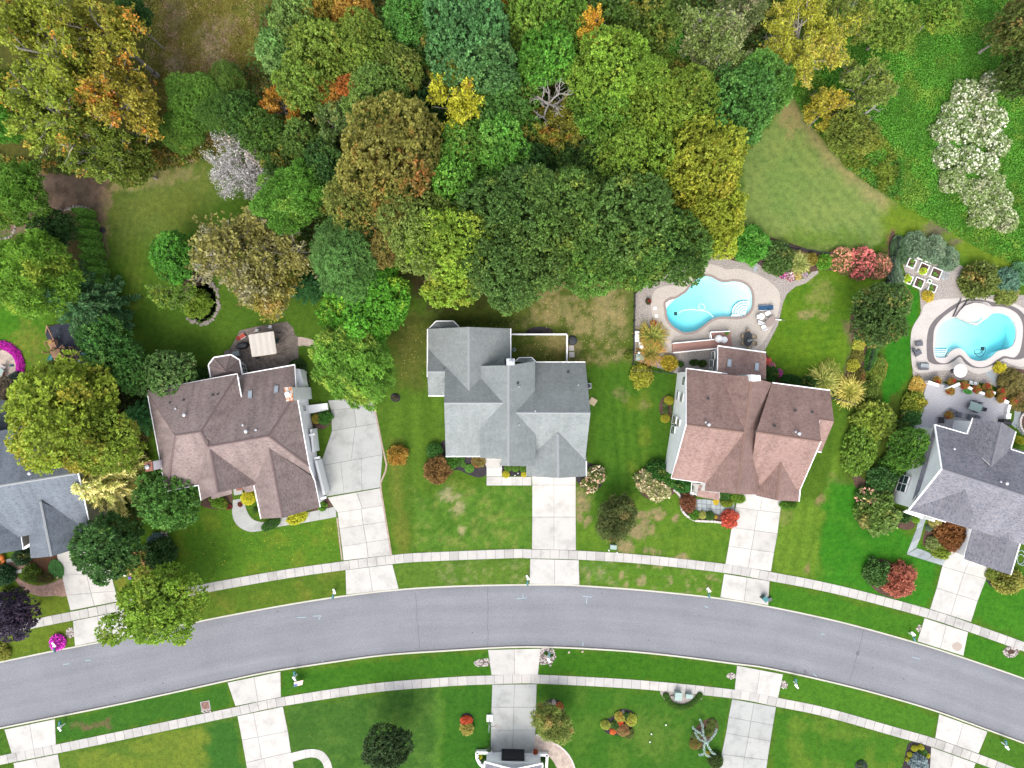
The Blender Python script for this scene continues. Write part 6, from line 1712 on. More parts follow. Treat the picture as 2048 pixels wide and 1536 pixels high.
# ---------------------------------------------------------------- woodland and garden trees
G_OAK,G_RUST,G_TAN=(104,126,46),(180,122,50),(150,140,60)
W = 'trees of the woodland behind the houses'
T=[
 ('oak_tree','open',88,88,112,18,(128,138,40),(196,136,50),.34, 'huge yellow-green turning oak filling the upper left corner'),
 ('oak_tree','open',212,62,86,17,(134,134,42),(204,132,50),.46, 'golden oak beside the pink dry meadow grass'),
 ('oak_tree','open',236,190,84,16,(140,132,42),(204,130,48),.58, 'most orange of the oaks at upper left'),
 ('oak_tree','open',116,232,96,16,(118,134,40),(190,130,48),.34, 'green-gold oak with bare twigs over the leaf litter'),
 ('oak_tree','open',20,170,66,15,(116,132,40),(180,140,50),.25, 'yellow-green oak at the left edge with bleached dead limbs'),
 ('oak_tree','open',196,296,74,13,(102,120,38),(184,126,46),.36, 'low turning oak at the edge of the left back lawn'),
 ('oak_tree','oaks',266,38,36,11,(58,92,40),(70,110,44),.3, 'small dark green tree between gold oaks and meadow'),
 ('pine_tree','pine',12,238,46,12,(78,134,36),(110,150,50),.3, 'bright green pine at the left edge below the gold oaks'),
 ('pine_tree','pine',22,388,66,13,(94,134,42),(136,152,54),.35, 'yellow-green pine above the line of pale stones'),
 ('oak_tree','oaks',262,328,44,9,(96,112,36),(164,122,44),.3, 'small gold-green tree touching the left back lawn top'),
 ('juniper_tree','soft',392,196,50,7,(84,122,38),(104,140,50),.35, 'feathery bright juniper in the upper left clearing'),
 ('juniper_tree','soft',442,226,44,7,(72,106,38),(96,130,46),.35, 'darker juniper right of the browned dead shrub'),
 ('juniper_tree','soft',364,262,40,6,(84,120,38),(110,130,44),.3, 'green juniper just above the left back lawn'),
 ('juniper_tree','soft',456,168,36,6,(82,110,38),(120,116,48),.3, 'low olive juniper below the tan meadow patch'),
 ('dead_tree','bare',482,328,84,9,(170,168,166),(180,160,148),.3, 'pale grey leafless tree like a feather ball above the pine'),
 ('pine_tree','pine',580,396,68,13,(92,140,46),(126,160,60),.32, 'bright puffy pine right of the pale grey bare tree'),
 ('oak_tree','oaks',528,272,42,11,(72,104,38),(96,122,44),.3, 'dark green tree above the puffy pine'),
 ('oak_tree','open',562,214,46,11,(164,124,40),(206,130,46),.6, 'orange tree at the left edge of the woodland'),
 ('oak_tree','oaks',486,234,44,11,(64,96,36),(90,114,40),.3, 'dark green tree between junipers and orange tree'),
 ('oak_tree','beige',500,512,106,12,(124,120,60),(146,140,110),.35, 'large beige half-bare tree between pond and pine'),
 ('oak_tree','beige',532,588,56,10,(140,132,56),(176,150,84),.4, 'low tan-yellow tree hanging over the lawn below the beige tree'),
 ('fir_tree','spruce',610,568,38,6,(50,96,48),(70,116,58),.3, 'small dark fir between beige tree and grey-green pine'),
 ('pine_tree','soft',688,512,66,14,(84,122,58),(104,138,66),.35, 'smooth grey-green pine, upper of the pair'),
 ('pine_tree','soft',718,566,50,12,(84,124,56),(108,140,62),.35, 'smooth grey-green pine, lower of the pair'),
 ('maple_tree','vine',730,606,82,10,(82,140,34),(126,156,40),.35, 'bright green leafy tree with one rust-red patch by the lawn'),
 ('pine_tree','pine',708,728,80,12,(104,148,48),(148,168,62),.4, 'light green puffy pine at the top of the wide driveway'),
 ('oak_tree','oaks',596,42,52,15,(106,132,62),(140,140,60),.25, 'pale green oak at the woods upper left corner'),
 ('oak_tree','oaks',652,22,42,15,(146,136,50),(170,140,54),.4, 'ochre oak at the top edge of the woods'),
 ('oak_tree','oaks',706,26,42,15,(170,136,56),(198,140,60),.55, 'orange-tan oak at the top edge of the woods'),
 ('oak_tree','oaks',566,116,44,13,(104,144,72),(120,150,80),.3, 'light grey-green tree on the meadow side of the woods'),
 ('oak_tree','oaks',636,108,58,16,(108,130,46),(150,144,56),.3, 'olive oak right of the light grey-green edge tree'),
 ('oak_tree','oak',724,92,62,16,(108,130,46),(140,140,52),.3, 'round olive-green oak under the orange-tan oak'),
 ('oak_tree','oaks',606,168,50,15,(104,130,46),(150,140,52),.25, 'yellow-green oak right above the orange edge tree'),
 ('oak_tree','oaks',798,132,44,16,(108,126,52),(140,134,60),.3, 'olive oak in the middle of the upper woods gap'),
 ('oak_tree','oaks',818,42,46,16,(80,130,52),(104,140,60),.3, 'fresh green oak left of the blue-green oaks'),
 ('oak_tree','oaks',655,186,28,13,(186,138,56),(206,140,60),.6, 'small orange oak, right of the yellow-green oak'),
 ('oak_tree','oaks',702,182,30,13,(168,106,46),(190,120,56),.6, 'small rust-red oak in the woods'),
 ('oak_tree','oak',760,206,66,16,(96,124,52),(116,134,60),.3, 'wide green oak directly above the brown oak'),
 ('oak_tree','open',672,246,52,13,(98,122,62),(150,130,60),.25, 'thin grey-twigged tree left of the wide green oak'),
 ('oak_tree','oak',780,316,106,18,(118,116,50),(152,98,48),.42, 'broadest brown-tinged oak in the woods'),
 ('oak_tree','oak',716,414,64,15,(112,122,52),(146,110,54),.35, 'brown-green oak at lower left flank of the broadest oak'),
 ('oak_tree','oak',826,452,76,16,(112,130,58),(144,126,60),.3, 'olive oak between the brown oak and the yellow-green oak'),
 ('oak_tree','oaks',768,500,36,13,(122,112,54),(150,106,60),.45, 'brownish small oak above the bright vine-leaved tree'),
 ('maple_tree','open',912,196,74,17,(168,168,38),(206,148,44),.34, 'bright yellow tree with white bare limbs in the woods'),
 ('oak_tree','oak',930,68,92,18,(76,120,66),(96,136,78),.3, 'largest blue-green oak at the top of the woods'),
 ('oak_tree','oaks',968,146,62,17,(78,118,62),(98,134,72),.3, 'blue-green oak above the bright yellow tree right side'),
 ('oak_tree','oaks',908,346,54,15,(96,146,50),(120,158,60),.3, 'fresh green tree right of the broadest brown oak'),
 ('oak_tree','oaks',934,290,44,14,(92,136,48),(130,140,60),.3, 'green tree just under the bright yellow tree'),
 ('oak_tree','oaks',1006,292,50,15,(92,146,52),(110,154,60),.3, 'fresh green tree left of the bleached dead tree'),
 ('oak_tree','oaks',996,214,54,15,(80,122,52),(104,134,60),.3, 'mid green tree between yellow tree and dead tree'),
 ('oak_tree','oaks',1000,4,26,15,(206,146,44),(220,150,50),.6, 'small bright orange tree cut by the top edge'),
 ('oak_tree','oaks',1060,30,60,16,(98,130,44),(120,140,50),.3, 'yellow-green oak beside the small orange top tree'),
 ('oak_tree','oaks',1090,112,58,17,(82,134,42),(106,144,48),.3, 'vivid green oak above the bleached dead tree'),
 ('oak_tree','open',1194,70,50,17,(190,156,44),(218,158,48),.5, 'orange-yellow tree amid green crowns at top centre'),
 ('oak_tree','oaks',1128,36,52,16,(90,128,42),(110,138,46),.3, 'green oak left of the orange-yellow top tree'),
 ('dead_tree','dead',1100,190,62,16,(150,120,60),None,.3, 'bleached dead tree with spreading bare limbs in the woods'),
 ('oak_tree','open',1122,256,58,13,(126,128,42),(186,120,50),.35, 'gold-tinged thin oak under the bleached dead tree'),
 ('oak_tree','oak',1222,154,80,18,(110,142,42),(136,150,50),.3, 'yellow-green oak under the orange-yellow top tree'),
 ('oak_tree','oaks',1244,20,60,15,(76,106,42),(110,116,46),.3, 'dark olive oak at the top edge right of centre'),
 ('oak_tree','oaks',1294,66,56,16,(88,112,40),(126,124,46),.3, 'olive oak left of the shadowed gap at the top'),
 ('oak_tree','oaks',1352,100,28,13,(86,140,50),(100,146,56),.3, 'small vivid green tree beside the shadowed gap'),
 ('oak_tree','oak',1292,222,72,17,(112,138,40),(134,146,46),.3, 'yellow-olive oak in the right half of the woods'),
 ('oak_tree','oak',1362,200,68,17,(106,130,40),(136,132,48),.3, 'olive oak next to the dark green oaks on the right'),
 ('oak_tree','oaks',1206,240,56,15,(92,130,42),(112,140,48),.3, 'green oak right of the gold-tinged thin oak'),
 ('willow_tree','beige',1424,84,78,15,(114,132,66),(150,148,110),.4, 'grey-twigged sparse tree near the top right of the woods'),
 ('oak_tree','open',1484,26,52,14,(98,112,62),(150,140,110),.4, 'thin grey tree at the top edge right of the twiggy tree'),
 ('oak_tree','oak',1466,226,80,16,(76,120,52),(96,134,60),.3, 'dark green oak at the right corner of the woods'),
 ('oak_tree','oaks',1516,176,58,15,(82,124,48),(100,134,56),.3, 'green oak nearest the tip of the mown upper lawn'),
 ('oak_tree','oak',1402,330,84,17,(132,142,40),(156,150,46),.35, 'golden-olive oak bulging over the mown upper lawn'),
 ('oak_tree','oak',1426,416,66,15,(130,142,38),(152,150,44),.35, 'golden-olive oak below the bulging one'),
 ('oak_tree','oaks',1424,478,44,12,(136,150,40),(156,156,46),.3, 'yellow-green oak tip nearest the kidney pool'),
 ('oak_tree','oak',1282,322,74,17,(108,136,42),(130,142,46),.3, 'yellow-green oak at the heart of the right woods'),
 ('oak_tree','oaks',1226,306,56,14,(96,126,42),(120,136,46),.3, 'olive oak left of the heart oak in the right woods'),
 ('oak_tree','oak',1244,442,100,18,(80,110,48),(120,134,52),.3, 'great dark green oak above the grassy gap'),
 ('oak_tree','oak',1326,494,78,16,(78,112,46),(112,132,50),.3, 'dark green oak overhanging the pool gravel'),
 ('oak_tree','oak',1144,428,84,17,(82,112,46),(118,132,50),.3, 'dark green oak left of the great dark oak'),
 ('oak_tree','oak',1186,520,68,15,(84,120,46),(126,140,50),.3, 'green oak dipping into the middle back lawn'),
 ('oak_tree','oak',1054,412,78,16,(72,102,46),(98,118,50),.3, 'dark oak above the middle house in the dense row'),
 ('oak_tree','oak',976,418,70,16,(74,104,46),(104,122,50),.3, 'dark oak right of the yellow-green oak'),
 ('oak_tree','oak',1072,512,78,15,(84,112,48),(124,136,52),.3, 'dark speckled oak over the top of the middle back lawn'),
 ('oak_tree','oak',986,530,72,15,(80,110,50),(116,132,54),.3, 'dark speckled oak above the middle house chimney wing'),
 ('oak_tree','oaks',1022,584,42,11,(86,118,54),(116,136,58),.3, 'low green oak skirt nearest the middle house pen'),
 ('oak_tree','oaks',1272,528,52,13,(82,120,44),(124,140,48),.3, 'green oak touching the left end of the pool gravel'),
 ('oak_tree','oak',898,492,78,16,(122,150,46),(146,160,52),.35, 'yellow-green oak above the middle house left wing'),
 ('oak_tree','oaks',902,572,48,12,(126,154,46),(150,162,52),.35, 'yellow-green oak skirt overlooking the middle house left wing'),
 ('oak_tree','oaks',1160,330,46,11,(58,88,40),(76,100,44),.3, 'shaded dark green tree in the woodland hollow'),
 ('oak_tree','oaks',1060,330,46,11,(56,90,40),(76,104,44),.3, 'shaded tree left of the woodland hollow'),
 ('oak_tree','oaks',860,230,40,10,(52,88,42),(70,100,46),.3, 'shaded tree between wide green oak and yellow tree'),
 ('oak_tree','oaks',650,330,46,11,(62,98,44),(84,112,48),.3, 'shaded green tree right of the puffy pine'),
 ('willow_tree','wisp',1606,84,92,12,(150,152,44),(168,156,62),.4, 'wispy yellow-green willow at the top right of the woods'),
 ('willow_tree','wisp',1690,34,56,10,(114,130,44),(140,140,50),.3, 'olive wispy tree right of the big willow'),
 ('oak_tree','open',1734,172,62,9,(108,126,50),(130,136,56),.3, 'olive-green tree over the fallen log'),
 ('oak_tree','open',1658,216,44,8,(148,142,40),(170,150,46),.4, 'yellow bushy tree at the tip of the mown upper lawn'),
 ('oak_tree','oaks',1700,268,50,6,(100,116,40),(120,126,44),.3, 'low olive thicket tree right of the mown upper lawn'),
 ('oak_tree','oaks',1780,56,50,8,(106,132,44),(130,140,50),.3, 'low yellow-green tree at the top edge above the vines'),
 ('oak_tree','oaks',2034,52,50,10,(92,104,46),(140,112,66),.35, 'olive tree in the upper right corner'),
 ('oak_tree','oaks',2040,150,44,9,(72,92,38),(100,100,44),.3, 'dark olive tree at the right edge above the white shrubs'),
 ('oak_tree','oaks',1880,24,40,7,(96,128,40),(130,140,46),.3, 'low green tree at the top edge right of the vines'),
 *[('understorey_tree','oaks',x,y,r,h,ti,None,.3, 'understorey tree ' + lb) for x,y,r,h,ti,lb in (
  (672,150,34,12,(98,124,48), 'between the small orange oak and round olive oak'),(745,268,36,12,(84,116,50), 'between wide green oak and the brown oak top'),(866,118,40,12,(78,118,50), 'left of the largest blue-green oak'),
  (1042,186,40,12,(86,130,48), 'left of the bleached dead tree'),(1152,128,40,12,(90,132,44), 'right above the bleached dead tree'),(1044,262,40,11,(86,134,48), 'lower left of the bleached dead tree'),(1168,190,36,12,(98,134,44), 'right of the bleached dead tree'),
  (1338,40,40,12,(88,112,44), 'at the top edge beside the shadowed gap'),(1408,160,40,11,(94,116,46), 'below the grey-twigged sparse tree'),(1446,148,34,11,(84,118,48), 'above the dark green corner oak'),(1330,140,38,12,(100,130,42), 'below the small vivid green tree'),
  (1310,402,40,11,(96,126,44), 'between the heart oak and golden-olive oaks'),(1372,448,36,10,(92,118,44), 'left of the yellow-green oak tip'),(1190,372,40,11,(76,108,46), 'above the great dark green oak'),(1000,352,40,12,(88,134,50), 'under the two fresh green trees'),
  (948,376,36,12,(84,124,48), 'between fresh green tree and dark oaks'),(866,396,36,12,(100,124,52), 'at the right flank of the brown oak'),(856,274,36,11,(86,130,48), 'at the upper right of the brown oak'),(606,292,44,10,(86,114,46), 'between puffy pine and the orange edge tree'),
  (652,396,34,10,(80,118,50), 'right of the puffy pine'),(548,324,30,9,(72,106,42), 'behind the pale grey bare tree'),(760,560,30,8,(74,104,46), 'at the right of the smooth pines'),(1120,320,36,10,(74,106,44), 'in the middle of the woodland hollow'))],
 ('pine_tree','pine',62,554,88,13,(100,140,38),(140,156,50),.4, 'big yellow-green pine beside the evergreen row'),
 ('spruce_tree','spruce',148,598,82,11,(62,100,58),(92,124,78),.35, 'dark spruce with radiating tiers above the playset'),
 ('oak_tree','oaks',112,462,38,8,(56,88,40),(70,100,46),.3, 'dark green tree between the pine and the pale stone line'),
 ('magnolia_tree','oaks',220,692,50,8,(66,112,46),(96,136,60),.3, 'dark glossy tree at the right of the playset'),
 ('magnolia_tree','oaks',264,730,44,7,(68,110,44),(92,130,54),.3, 'dark green tree below the glossy one by the playset'),
 ('holly_tree','oaks',336,748,52,6,(84,116,56),(112,128,72),.3, 'round dusty green tree behind the left brown house'),
 ('maple_tree','oak',120,826,108,13,(124,142,40),(152,144,46),.4, 'large golden-green tree over the far left house roof'),
 ('maple_tree','oak',200,880,72,12,(114,134,40),(146,134,46),.4, 'golden-green tree between the two left houses'),
 ('cypress_tree','spruce',196,966,84,9,(160,168,84),(222,212,140),.8, 'cream-tipped golden cypress beside the far left house'),
 ('maple_tree','oaks',216,1096,62,9,(62,98,44),(96,124,54),.3, 'dark green tree overhanging the far left driveway'),
 ('holly_tree','oaks',338,996,60,6,(76,118,46),(100,134,56),.3, 'glossy green tree at the left brown house front corner'),
 ('fir_tree','spruce',280,830,40,8,(70,124,66),(96,146,80),.35, 'green fir pressed against the left brown house'),
 ('maple_tree','oak',322,1208,80,9,(112,142,40),(140,146,44),.4, 'street maple spilling over the kerb at left'),
 ('plum_tree','oaks',26,1232,46,7,(62,54,70),(86,66,84),.4, 'dark purple-leaved plum tree at the left edge'),
 ('oak_tree','oaks',352,516,46,7,(74,128,38),(104,150,46),.3, 'bright green leafy tree at the top of the pond bed'),
 ('oak_tree','open',340,582,44,7,(96,126,40),(126,140,46),.35, 'thin yellow-green tree left of the pond'),
 ('magnolia_tree','oaks',172,770,32,5,(96,116,42),(130,134,48),.3, 'olive tree just under the playset'),
 ('oak_tree','oaks',1756,630,58,8,(72,98,44),(120,116,54),.3, 'dark green spreading tree between the two pools'),
 ('maple_tree','oaks',1811,898,39,6,(74,116,36),(104,138,44),.3, 'round green tree against the white wall of the far right house'),
 ('cherry_tree','twig1',1232,1036,40,4,(84,96,48),(120,104,60),.3, 'small twiggy olive tree on the front lawn right of the middle house'),
 ('maple_tree','twig1',1105,1446,36,5,(124,138,64),(168,140,84),.35, 'yellow-green twiggy tree by the middle southern driveway'),
 ('maple_tree','oaks',775,1494,46,7,(50,72,36),(66,88,42),.3, 'dark green tree on the southern lawn left of the hoop'),
]
PROTO['twig1']=[(lobed_crown(95,5.0,40,1.1,.48,.5,.8,8,.26,1.2,lumpy=.8)[0],None)]
for (nm,ty,x,y,r,h,ti,ac,am,lb) in T:
 zc=0.72
 lift=.5 if ty == 'spruce' else .72
 wood=W if (540<x<1560 and y<600) else None
 tree(nm,ty,x,y,r,h,ti,ac,am,lb,group=wood,lift=lift,trunk=1 if 'pine' in nm or 'plum' in nm else 0)
row=[(171,426),(178,447),(182,468),(186,487),(190,505),(194,526),(199,543),(214,636),(158,424),(162,441),(166,461),(165,478),(172,496),(180,517),(182,534),(222,652),(196,560),(206,566)]
names_=['tallest front evergreen at the stone-line end of the clipped row','second front evergreen from the stone line','third front evergreen from the stone line','fourth front evergreen, beside the round lawn drain','fifth front evergreen from the stone line','sixth front evergreen from the stone line','seventh front evergreen, last before the dark spruce','lone clipped evergreen below the dark spruce','back-row evergreen touching the pale stone line','second back-row evergreen from the stone line','third back-row evergreen from the stone line','fourth back-row evergreen from the stone line','fifth back-row evergreen from the stone line','sixth back-row evergreen from the stone line','seventh back-row evergreen near the spruce','clipped evergreen nearest the playset tree','evergreen half hidden by the spruce tips','evergreen poking out of the spruce on the lawn side']
for i,((x,y),lb) in enumerate(zip(row,names_)):
 p=P(x,y,1.7); root=thing('arborvitae',lb, 'evergreen',(p.x,p.y,0), 'clipped evergreens in the row')
 o=bpy.data.objects.new('foliage',PROTO['cone'][i % 2][0]); COL.objects.link(o); o.parent=root; k=PR.uniform(.9,1.1)*(1.0 if i<8 else .9)
 o.scale=(k,k,k*1.05); o.rotation_euler=(0,0,PR.uniform(0,6)); leafset(o,CL(100,146,54,BOOST),CL(120,160,66,BOOST),.3)
 o=bpy.data.objects.new('trunk',TRUNK[2]); COL.objects.link(o); o.parent=root; o.scale=(.6,.6,1.2)
# ---------------------------------------------------------------- shrubs and flowers
SH=[
 ('shrub','ball',869,902,17,(66,112,44),None,.1, 'round clipped green shrub at the middle house left front corner',{}),
 ('shrub','twig',873,940,26,(134,104,58),(154,120,66),.5, 'brown-leaved round shrub left of the middle house front bed',{}),
 ('shrub','shrub',904,922,15,(72,118,40),None,.1, 'green shrub under the middle house left eave',{}),
 ('shrub','shrub',921,918,8,(76,120,44),None,.1, 'small green shrub in the dark bed under the eave',{}),
 ('shrub','shrub',939,937,8,(88,140,46),None,.1, 'low bright green plant in the middle of the dark bed',{'hz': .6}),
 ('shrub','shrub',927,930,5,(84,130,46),None,.1, 'smallest green plant in the dark bed',{'hz': .6}),
 ('shrub','shrub',957,922,13,(134,122,66),(168,110,70),.5, 'reddish-green shrub left of the middle house door',{}),
 ('shrub','ball',1016,937,7.5,(92,130,42),None,.1, 'left of the three small green balls by the grey garage',{}),
 ('shrub','ball',1031,937,7.5,(92,130,42),None,.1, 'middle of the three small green balls by the grey garage',{}),
 ('shrub','ball',1046,937,7.5,(92,130,42),None,.1, 'right of the three small green balls by the grey garage',{}),
 ('shrub','ball',1012,949,7.5,(188,180,44),None,.1, 'yellow ball shrub nearest the middle house door path',{}),
 ('shrub','ball',1048,949,6,(192,184,44),None,.1, 'yellow ball shrub nearest the middle house driveway',{}),
 ('hydrangea','shrub',1193,949,17,(104,122,56),None,.1, 'upper cream hydrangea right of the middle garage',{'bloom': ((232,214,184),(226,170,150))}),
 ('hydrangea','shrub',1179,970,16,(112,124,58),None,.1, 'lower cream hydrangea right of the middle garage',{'bloom': ((236,218,186),(228,180,150))}),
 ('shrub','shrub',1157,940,7,(76,116,40),None,.1, 'small green plant against the middle garage side',{}),
 ('shrub','twig',794,910,20,(160,130,48),(190,140,56),.5, 'orange-gold twiggy shrub on the strip right of the wide driveway',{'hz': .9}),
 ('seedling','twig',791,795,6,(92,88,70),None,.2, 'seedling in the dark ring at the top of the grass strip',{}),
 ('ornamental_grass','grass',1305,672,26,(124,134,56),(166,130,56),.35, 'rust-edged fountain grass left of the pool deck ramp',{'hz': .9}),
 ('ornamental_grass','grass',1302,704,24,(126,128,54),(170,120,56),.45, 'rusty fountain grass beside the pool equipment',{'hz': .9}),
 ('shrub','shrub',1339,726,15,(172,156,44),(190,160,50),.4, 'gold shrub in the gravel left of the sunroom',{}),
 ('shrub','shrub',1283,752,22,(150,152,44),(120,120,44),.4, 'yellow ring-shaped shrub at the iron fence end',{'hz': .7}),
 ('shrub','shrub',1257,711,9,(110,128,44),None,.2, 'small green shrub outside the left fence of the pool',{}),
 ('shrub','shrub',1362,728,6,(66,104,40),None,.2, 'tiny round green shrub in the gravel',{}),
 ('shrub','twig',1388,725,10,(62,92,36),None,.2, 'dark green low plant in the gravel by the sunroom',{'ry': 6, 'hz': .6}),
 ('shrub','twig',1404,727,9,(64,94,36),None,.2, 'dark low plant closest to the sunroom wall',{'ry': 7, 'hz': .6}),
 ('shrub','twig',1500,491,37,(88,152,50),(110,166,60),.4, 'bright green feathery bush above the kidney pool',{'hz': .9}),
 ('shrub','shrub',1556,516,30,(76,104,46),(110,110,50),.3, 'dark mixed bush right of the bright feathery bush',{'hz': .8}),
 ('shrub','shrub',1530,520,14,(104,88,84),(150,100,120),.5, 'purple-tinged shrub by the stepping stones',{'hz': .7}),
 ('ornamental_grass','grass',1598,526,20,(128,140,70),(160,160,90),.4, 'pale fountain grass in the bed above the pool',{'hz': .9}),
 ('shrub','shrub',1624,517,12,(140,130,50),(170,140,60),.4, 'yellow-brown shrub between grass and hydrangeas',{}),
 ('shrub','shrub',1650,523,15,(98,150,38),None,.2, 'lime green shrub left of the pink hydrangeas',{}),
 ('hydrangea','shrub',1684,520,24,(110,116,56),None,.1, 'left pink hydrangea of the long pink clump',{'bloom': ((224,160,130),(204,150,110)), 'bloomtyp': 'bloomd','hz': .8}),
 ('hydrangea','shrub',1722,526,30,(120,96,66),None,.1, 'middle and rosiest hydrangea of the long pink clump',{'bloom': ((224,130,122),(214,110,110)), 'bloomtyp': 'bloomd','hz': .75}),
 ('hydrangea','shrub',1758,532,23,(118,104,66),None,.1, 'right hydrangea of the long pink clump',{'bloom': ((222,150,126),(200,140,110)), 'bloomtyp': 'bloomd','hz': .8}),
 ('flower_bed','shrub',1567,549,8,(120,80,100),None,.2, 'magenta bedding flowers at the gravel point',{'bloom': ((220,60,160),(240,220,230)), 'bloomtyp': 'bloomd','hz': .5}),
 ('flower_bed','shrub',1581,553,9,(120,90,90),None,.2, 'white and red bedding flowers at the gravel point',{'bloom': ((240,226,230),(210,50,80)), 'bloomtyp': 'bloomd','hz': .5}),
 ('flower_bed','shrub',1596,553,7,(150,140,60),None,.2, 'yellow bedding flowers at the gravel point',{'bloom': ((214,196,100),(200,140,180)), 'bloomtyp': 'bloomd','hz': .5}),
 ('flower_bed','shrub',1610,549,6,(110,110,90),None,.2, 'lilac bedding flowers at the tip of the gravel point',{'bloom': ((200,160,200),(220,200,200)), 'bloomtyp': 'bloomd','hz': .5}),
 ('flower_bed','shrub',1536,722,7,(150,80,60),None,.2, 'orange-pink flowers at the sunroom corner',{'bloom': ((226,110,70),(220,90,150)), 'bloomtyp': 'bloomd','hz': .6}),
 ('flower_bed','shrub',1544,732,7,(110,90,70),None,.2, 'pink flowers behind the sunroom',{'bloom': ((222,90,180),(230,200,90)), 'bloomtyp': 'bloomd','hz': .6}),
 ('flower_bed','shrub',1557,746,8,(110,80,90),None,.2, 'magenta flowers at the end of the sunroom bed',{'bloom': ((224,80,176),(210,70,150)), 'bloomtyp': 'bloomd','hz': .6}),
 ('shrub','shrub',1542,748,14,(56,96,34),None,.2, 'dark green shrub against the sunroom east wall',{}),
 ('shrub','shrub',1585,762,24,(50,92,34),None,.2, 'dark green low hedge behind the red-brown house',{'ry': 12, 'hz': .7, 'rot': -.1}),
 ('shrub','shrub',1618,766,20,(58,98,36),None,.2, 'dark green hedge left of the fountain grasses',{'ry': 12, 'hz': .8, 'rot': -.1}),
 ('ornamental_grass','grass',1648,762,26,(134,142,64),(168,164,84),.5, 'big fountain grass at the red-brown house rear corner',{'hz': .9}),
 ('ornamental_grass','grass',1700,782,26,(146,146,58),(190,176,90),.5, 'yellow fountain grass by the iron fence gate',{'hz': .9}),
 ('ornamental_grass','grass',1660,740,18,(104,124,44),(140,140,60),.4, 'green fountain grass behind the rear corner grass',{'hz': .9}),
 ('shrub','shrub',1718,690,12,(172,176,64),(190,170,70),.4, 'pale yellow shrub in the litter bed by the fence',{'hz': .7}),
 ('shrub','shrub',1716,712,12,(112,110,44),None,.3, 'olive shrub in the litter bed by the fence',{'hz': .7}),
 ('shrub','shrub',1708,732,13,(160,160,48),(120,120,40),.4, 'yellow-green shrub low in the litter bed',{'hz': .7}),
 ('shrub','twig',1718,752,14,(104,100,44),(140,90,50),.4, 'brown-green shrub between litter bed and fence',{'hz': .8}),
 ('shrub','shrub',1748,688,14,(70,116,44),None,.2, 'green climber on the fence below the spreading tree',{'ry': 22, 'hz': .8, 'rot': -.2}),
 ('shrub','shrub',1742,722,12,(72,118,42),None,.2, 'green climber lower on the fence',{'ry': 20, 'hz': .8, 'rot': -.2}),
 ('shrub','shrub',1756,742,16,(104,124,40),(150,130,50),.4, 'yellow-olive hedge on the deck side of the fence',{'ry': 30, 'hz': .7, 'rot': -.25}),
 ('shrub','shrub',1738,778,18,(92,112,40),(140,130,50),.4, 'olive hedge above the clipped yellow hedge',{'hz': .8}),
 ('juniper','twig',1790,556,16,(96,120,92),(120,140,110),.4, 'grey-green juniper beside the planter boxes',{'ry': 40, 'hz': .7, 'rot': .2}),
 ('juniper','twig',1830,488,24,(112,136,104),(140,156,124),.4, 'grey-green juniper at the left above the planter boxes',{'hz': .7}),
 ('juniper','twig',1866,500,26,(116,140,108),(140,156,124),.4, 'grey-green juniper in the middle above the planter boxes',{'hz': .7}),
 ('juniper','twig',1896,518,22,(112,138,106),(140,156,124),.4, 'grey-green juniper at the right above the planter boxes',{'hz': .7}),
 ('juniper','twig',1798,500,16,(84,112,76),(110,130,90),.4, 'dark grey-green juniper on the iron fence corner',{'ry': 26, 'hz': .8, 'rot': .1}),
 ('shrub','shrub',1856,592,11,(196,176,60),(110,120,50),.3, 'yellow-flowering shrub between planter boxes and pool',{'hz': .8}),
 ('shrub','shrub',1959,560,34,(98,112,48),(160,130,70),.3, 'big round orange-speckled shrub above the heart pool',{'hz': .8}),
 ('juniper','twig',2014,562,24,(104,142,118),(130,160,140),.4, 'blue-green juniper right of the big round shrub',{'hz': .8}),
 ('shrub','shrub',2014,586,22,(122,136,60),(150,140,80),.4, 'olive shrub under the blue-green juniper',{'hz': .6}),
 ('juniper','twig',2042,548,22,(100,150,100),(130,170,120),.4, 'green juniper at the right edge above the pool',{'hz': .8}),
 ('shrub','shrub',2000,736,11,(200,190,48),None,.2, 'bright yellow round shrub at the heart pool corner',{}),
 ('shrub','twig',2022,764,24,(124,116,62),(160,136,90),.5, 'olive-brown shrub in the strip right of the pool',{'hz': .7}),
 ('shrub','twig',2040,800,22,(116,114,58),(160,130,84),.5, 'brown-green shrub lower in the strip right of the deck',{'hz': .7}),
 ('shrub','ball',2040,880,14,(184,186,44),None,.1, 'yellow shrub at the right edge by the far right house',{'ry': 8, 'rot': -.4}),
 ('shrub','shrub',1834,776,15,(196,170,80),(206,150,70),.4, 'apricot shrub at the deck corner',{'ry': 22, 'hz': .8, 'rot': -.2}),
 ('shrub','shrub',1828,806,22,(128,142,44),(186,176,56),.5, 'yellow-green shrub left of the raised deck',{'hz': .9}),
 ('shrub','shrub',1823,832,20,(74,120,56),None,.2, 'round green shrub below the yellow-green one by the deck',{'hz': .9}),
 ('shrub','shrub',1804,856,17,(84,112,46),(110,124,50),.3, 'olive shrub left of the white gable wall',{}),
 ('shrub','shrub',1784,860,10,(60,92,44),None,.2, 'dark small shrub beside the clipped hedge path',{}),
 ('shrub','shrub',1786,930,24,(72,116,36),(92,132,44),.3, 'bright green shrub below the round wall tree',{'hz': .9}),
 ('shrub','shrub',1765,958,26,(64,104,48),(84,120,56),.3, 'dark green round shrub below the bright green one',{'hz': .9}),
 ('shrub','shrub',1762,982,14,(150,150,80),(176,150,90),.5, 'tan shrub between dark shrub and white wall',{'hz': .8}),
 ('hydrangea','shrub',1733,994,20,(80,116,50),None,.1, 'cream hydrangea at the left of the far right house bed',{'bloom': ((226,200,150),(230,160,150))}),
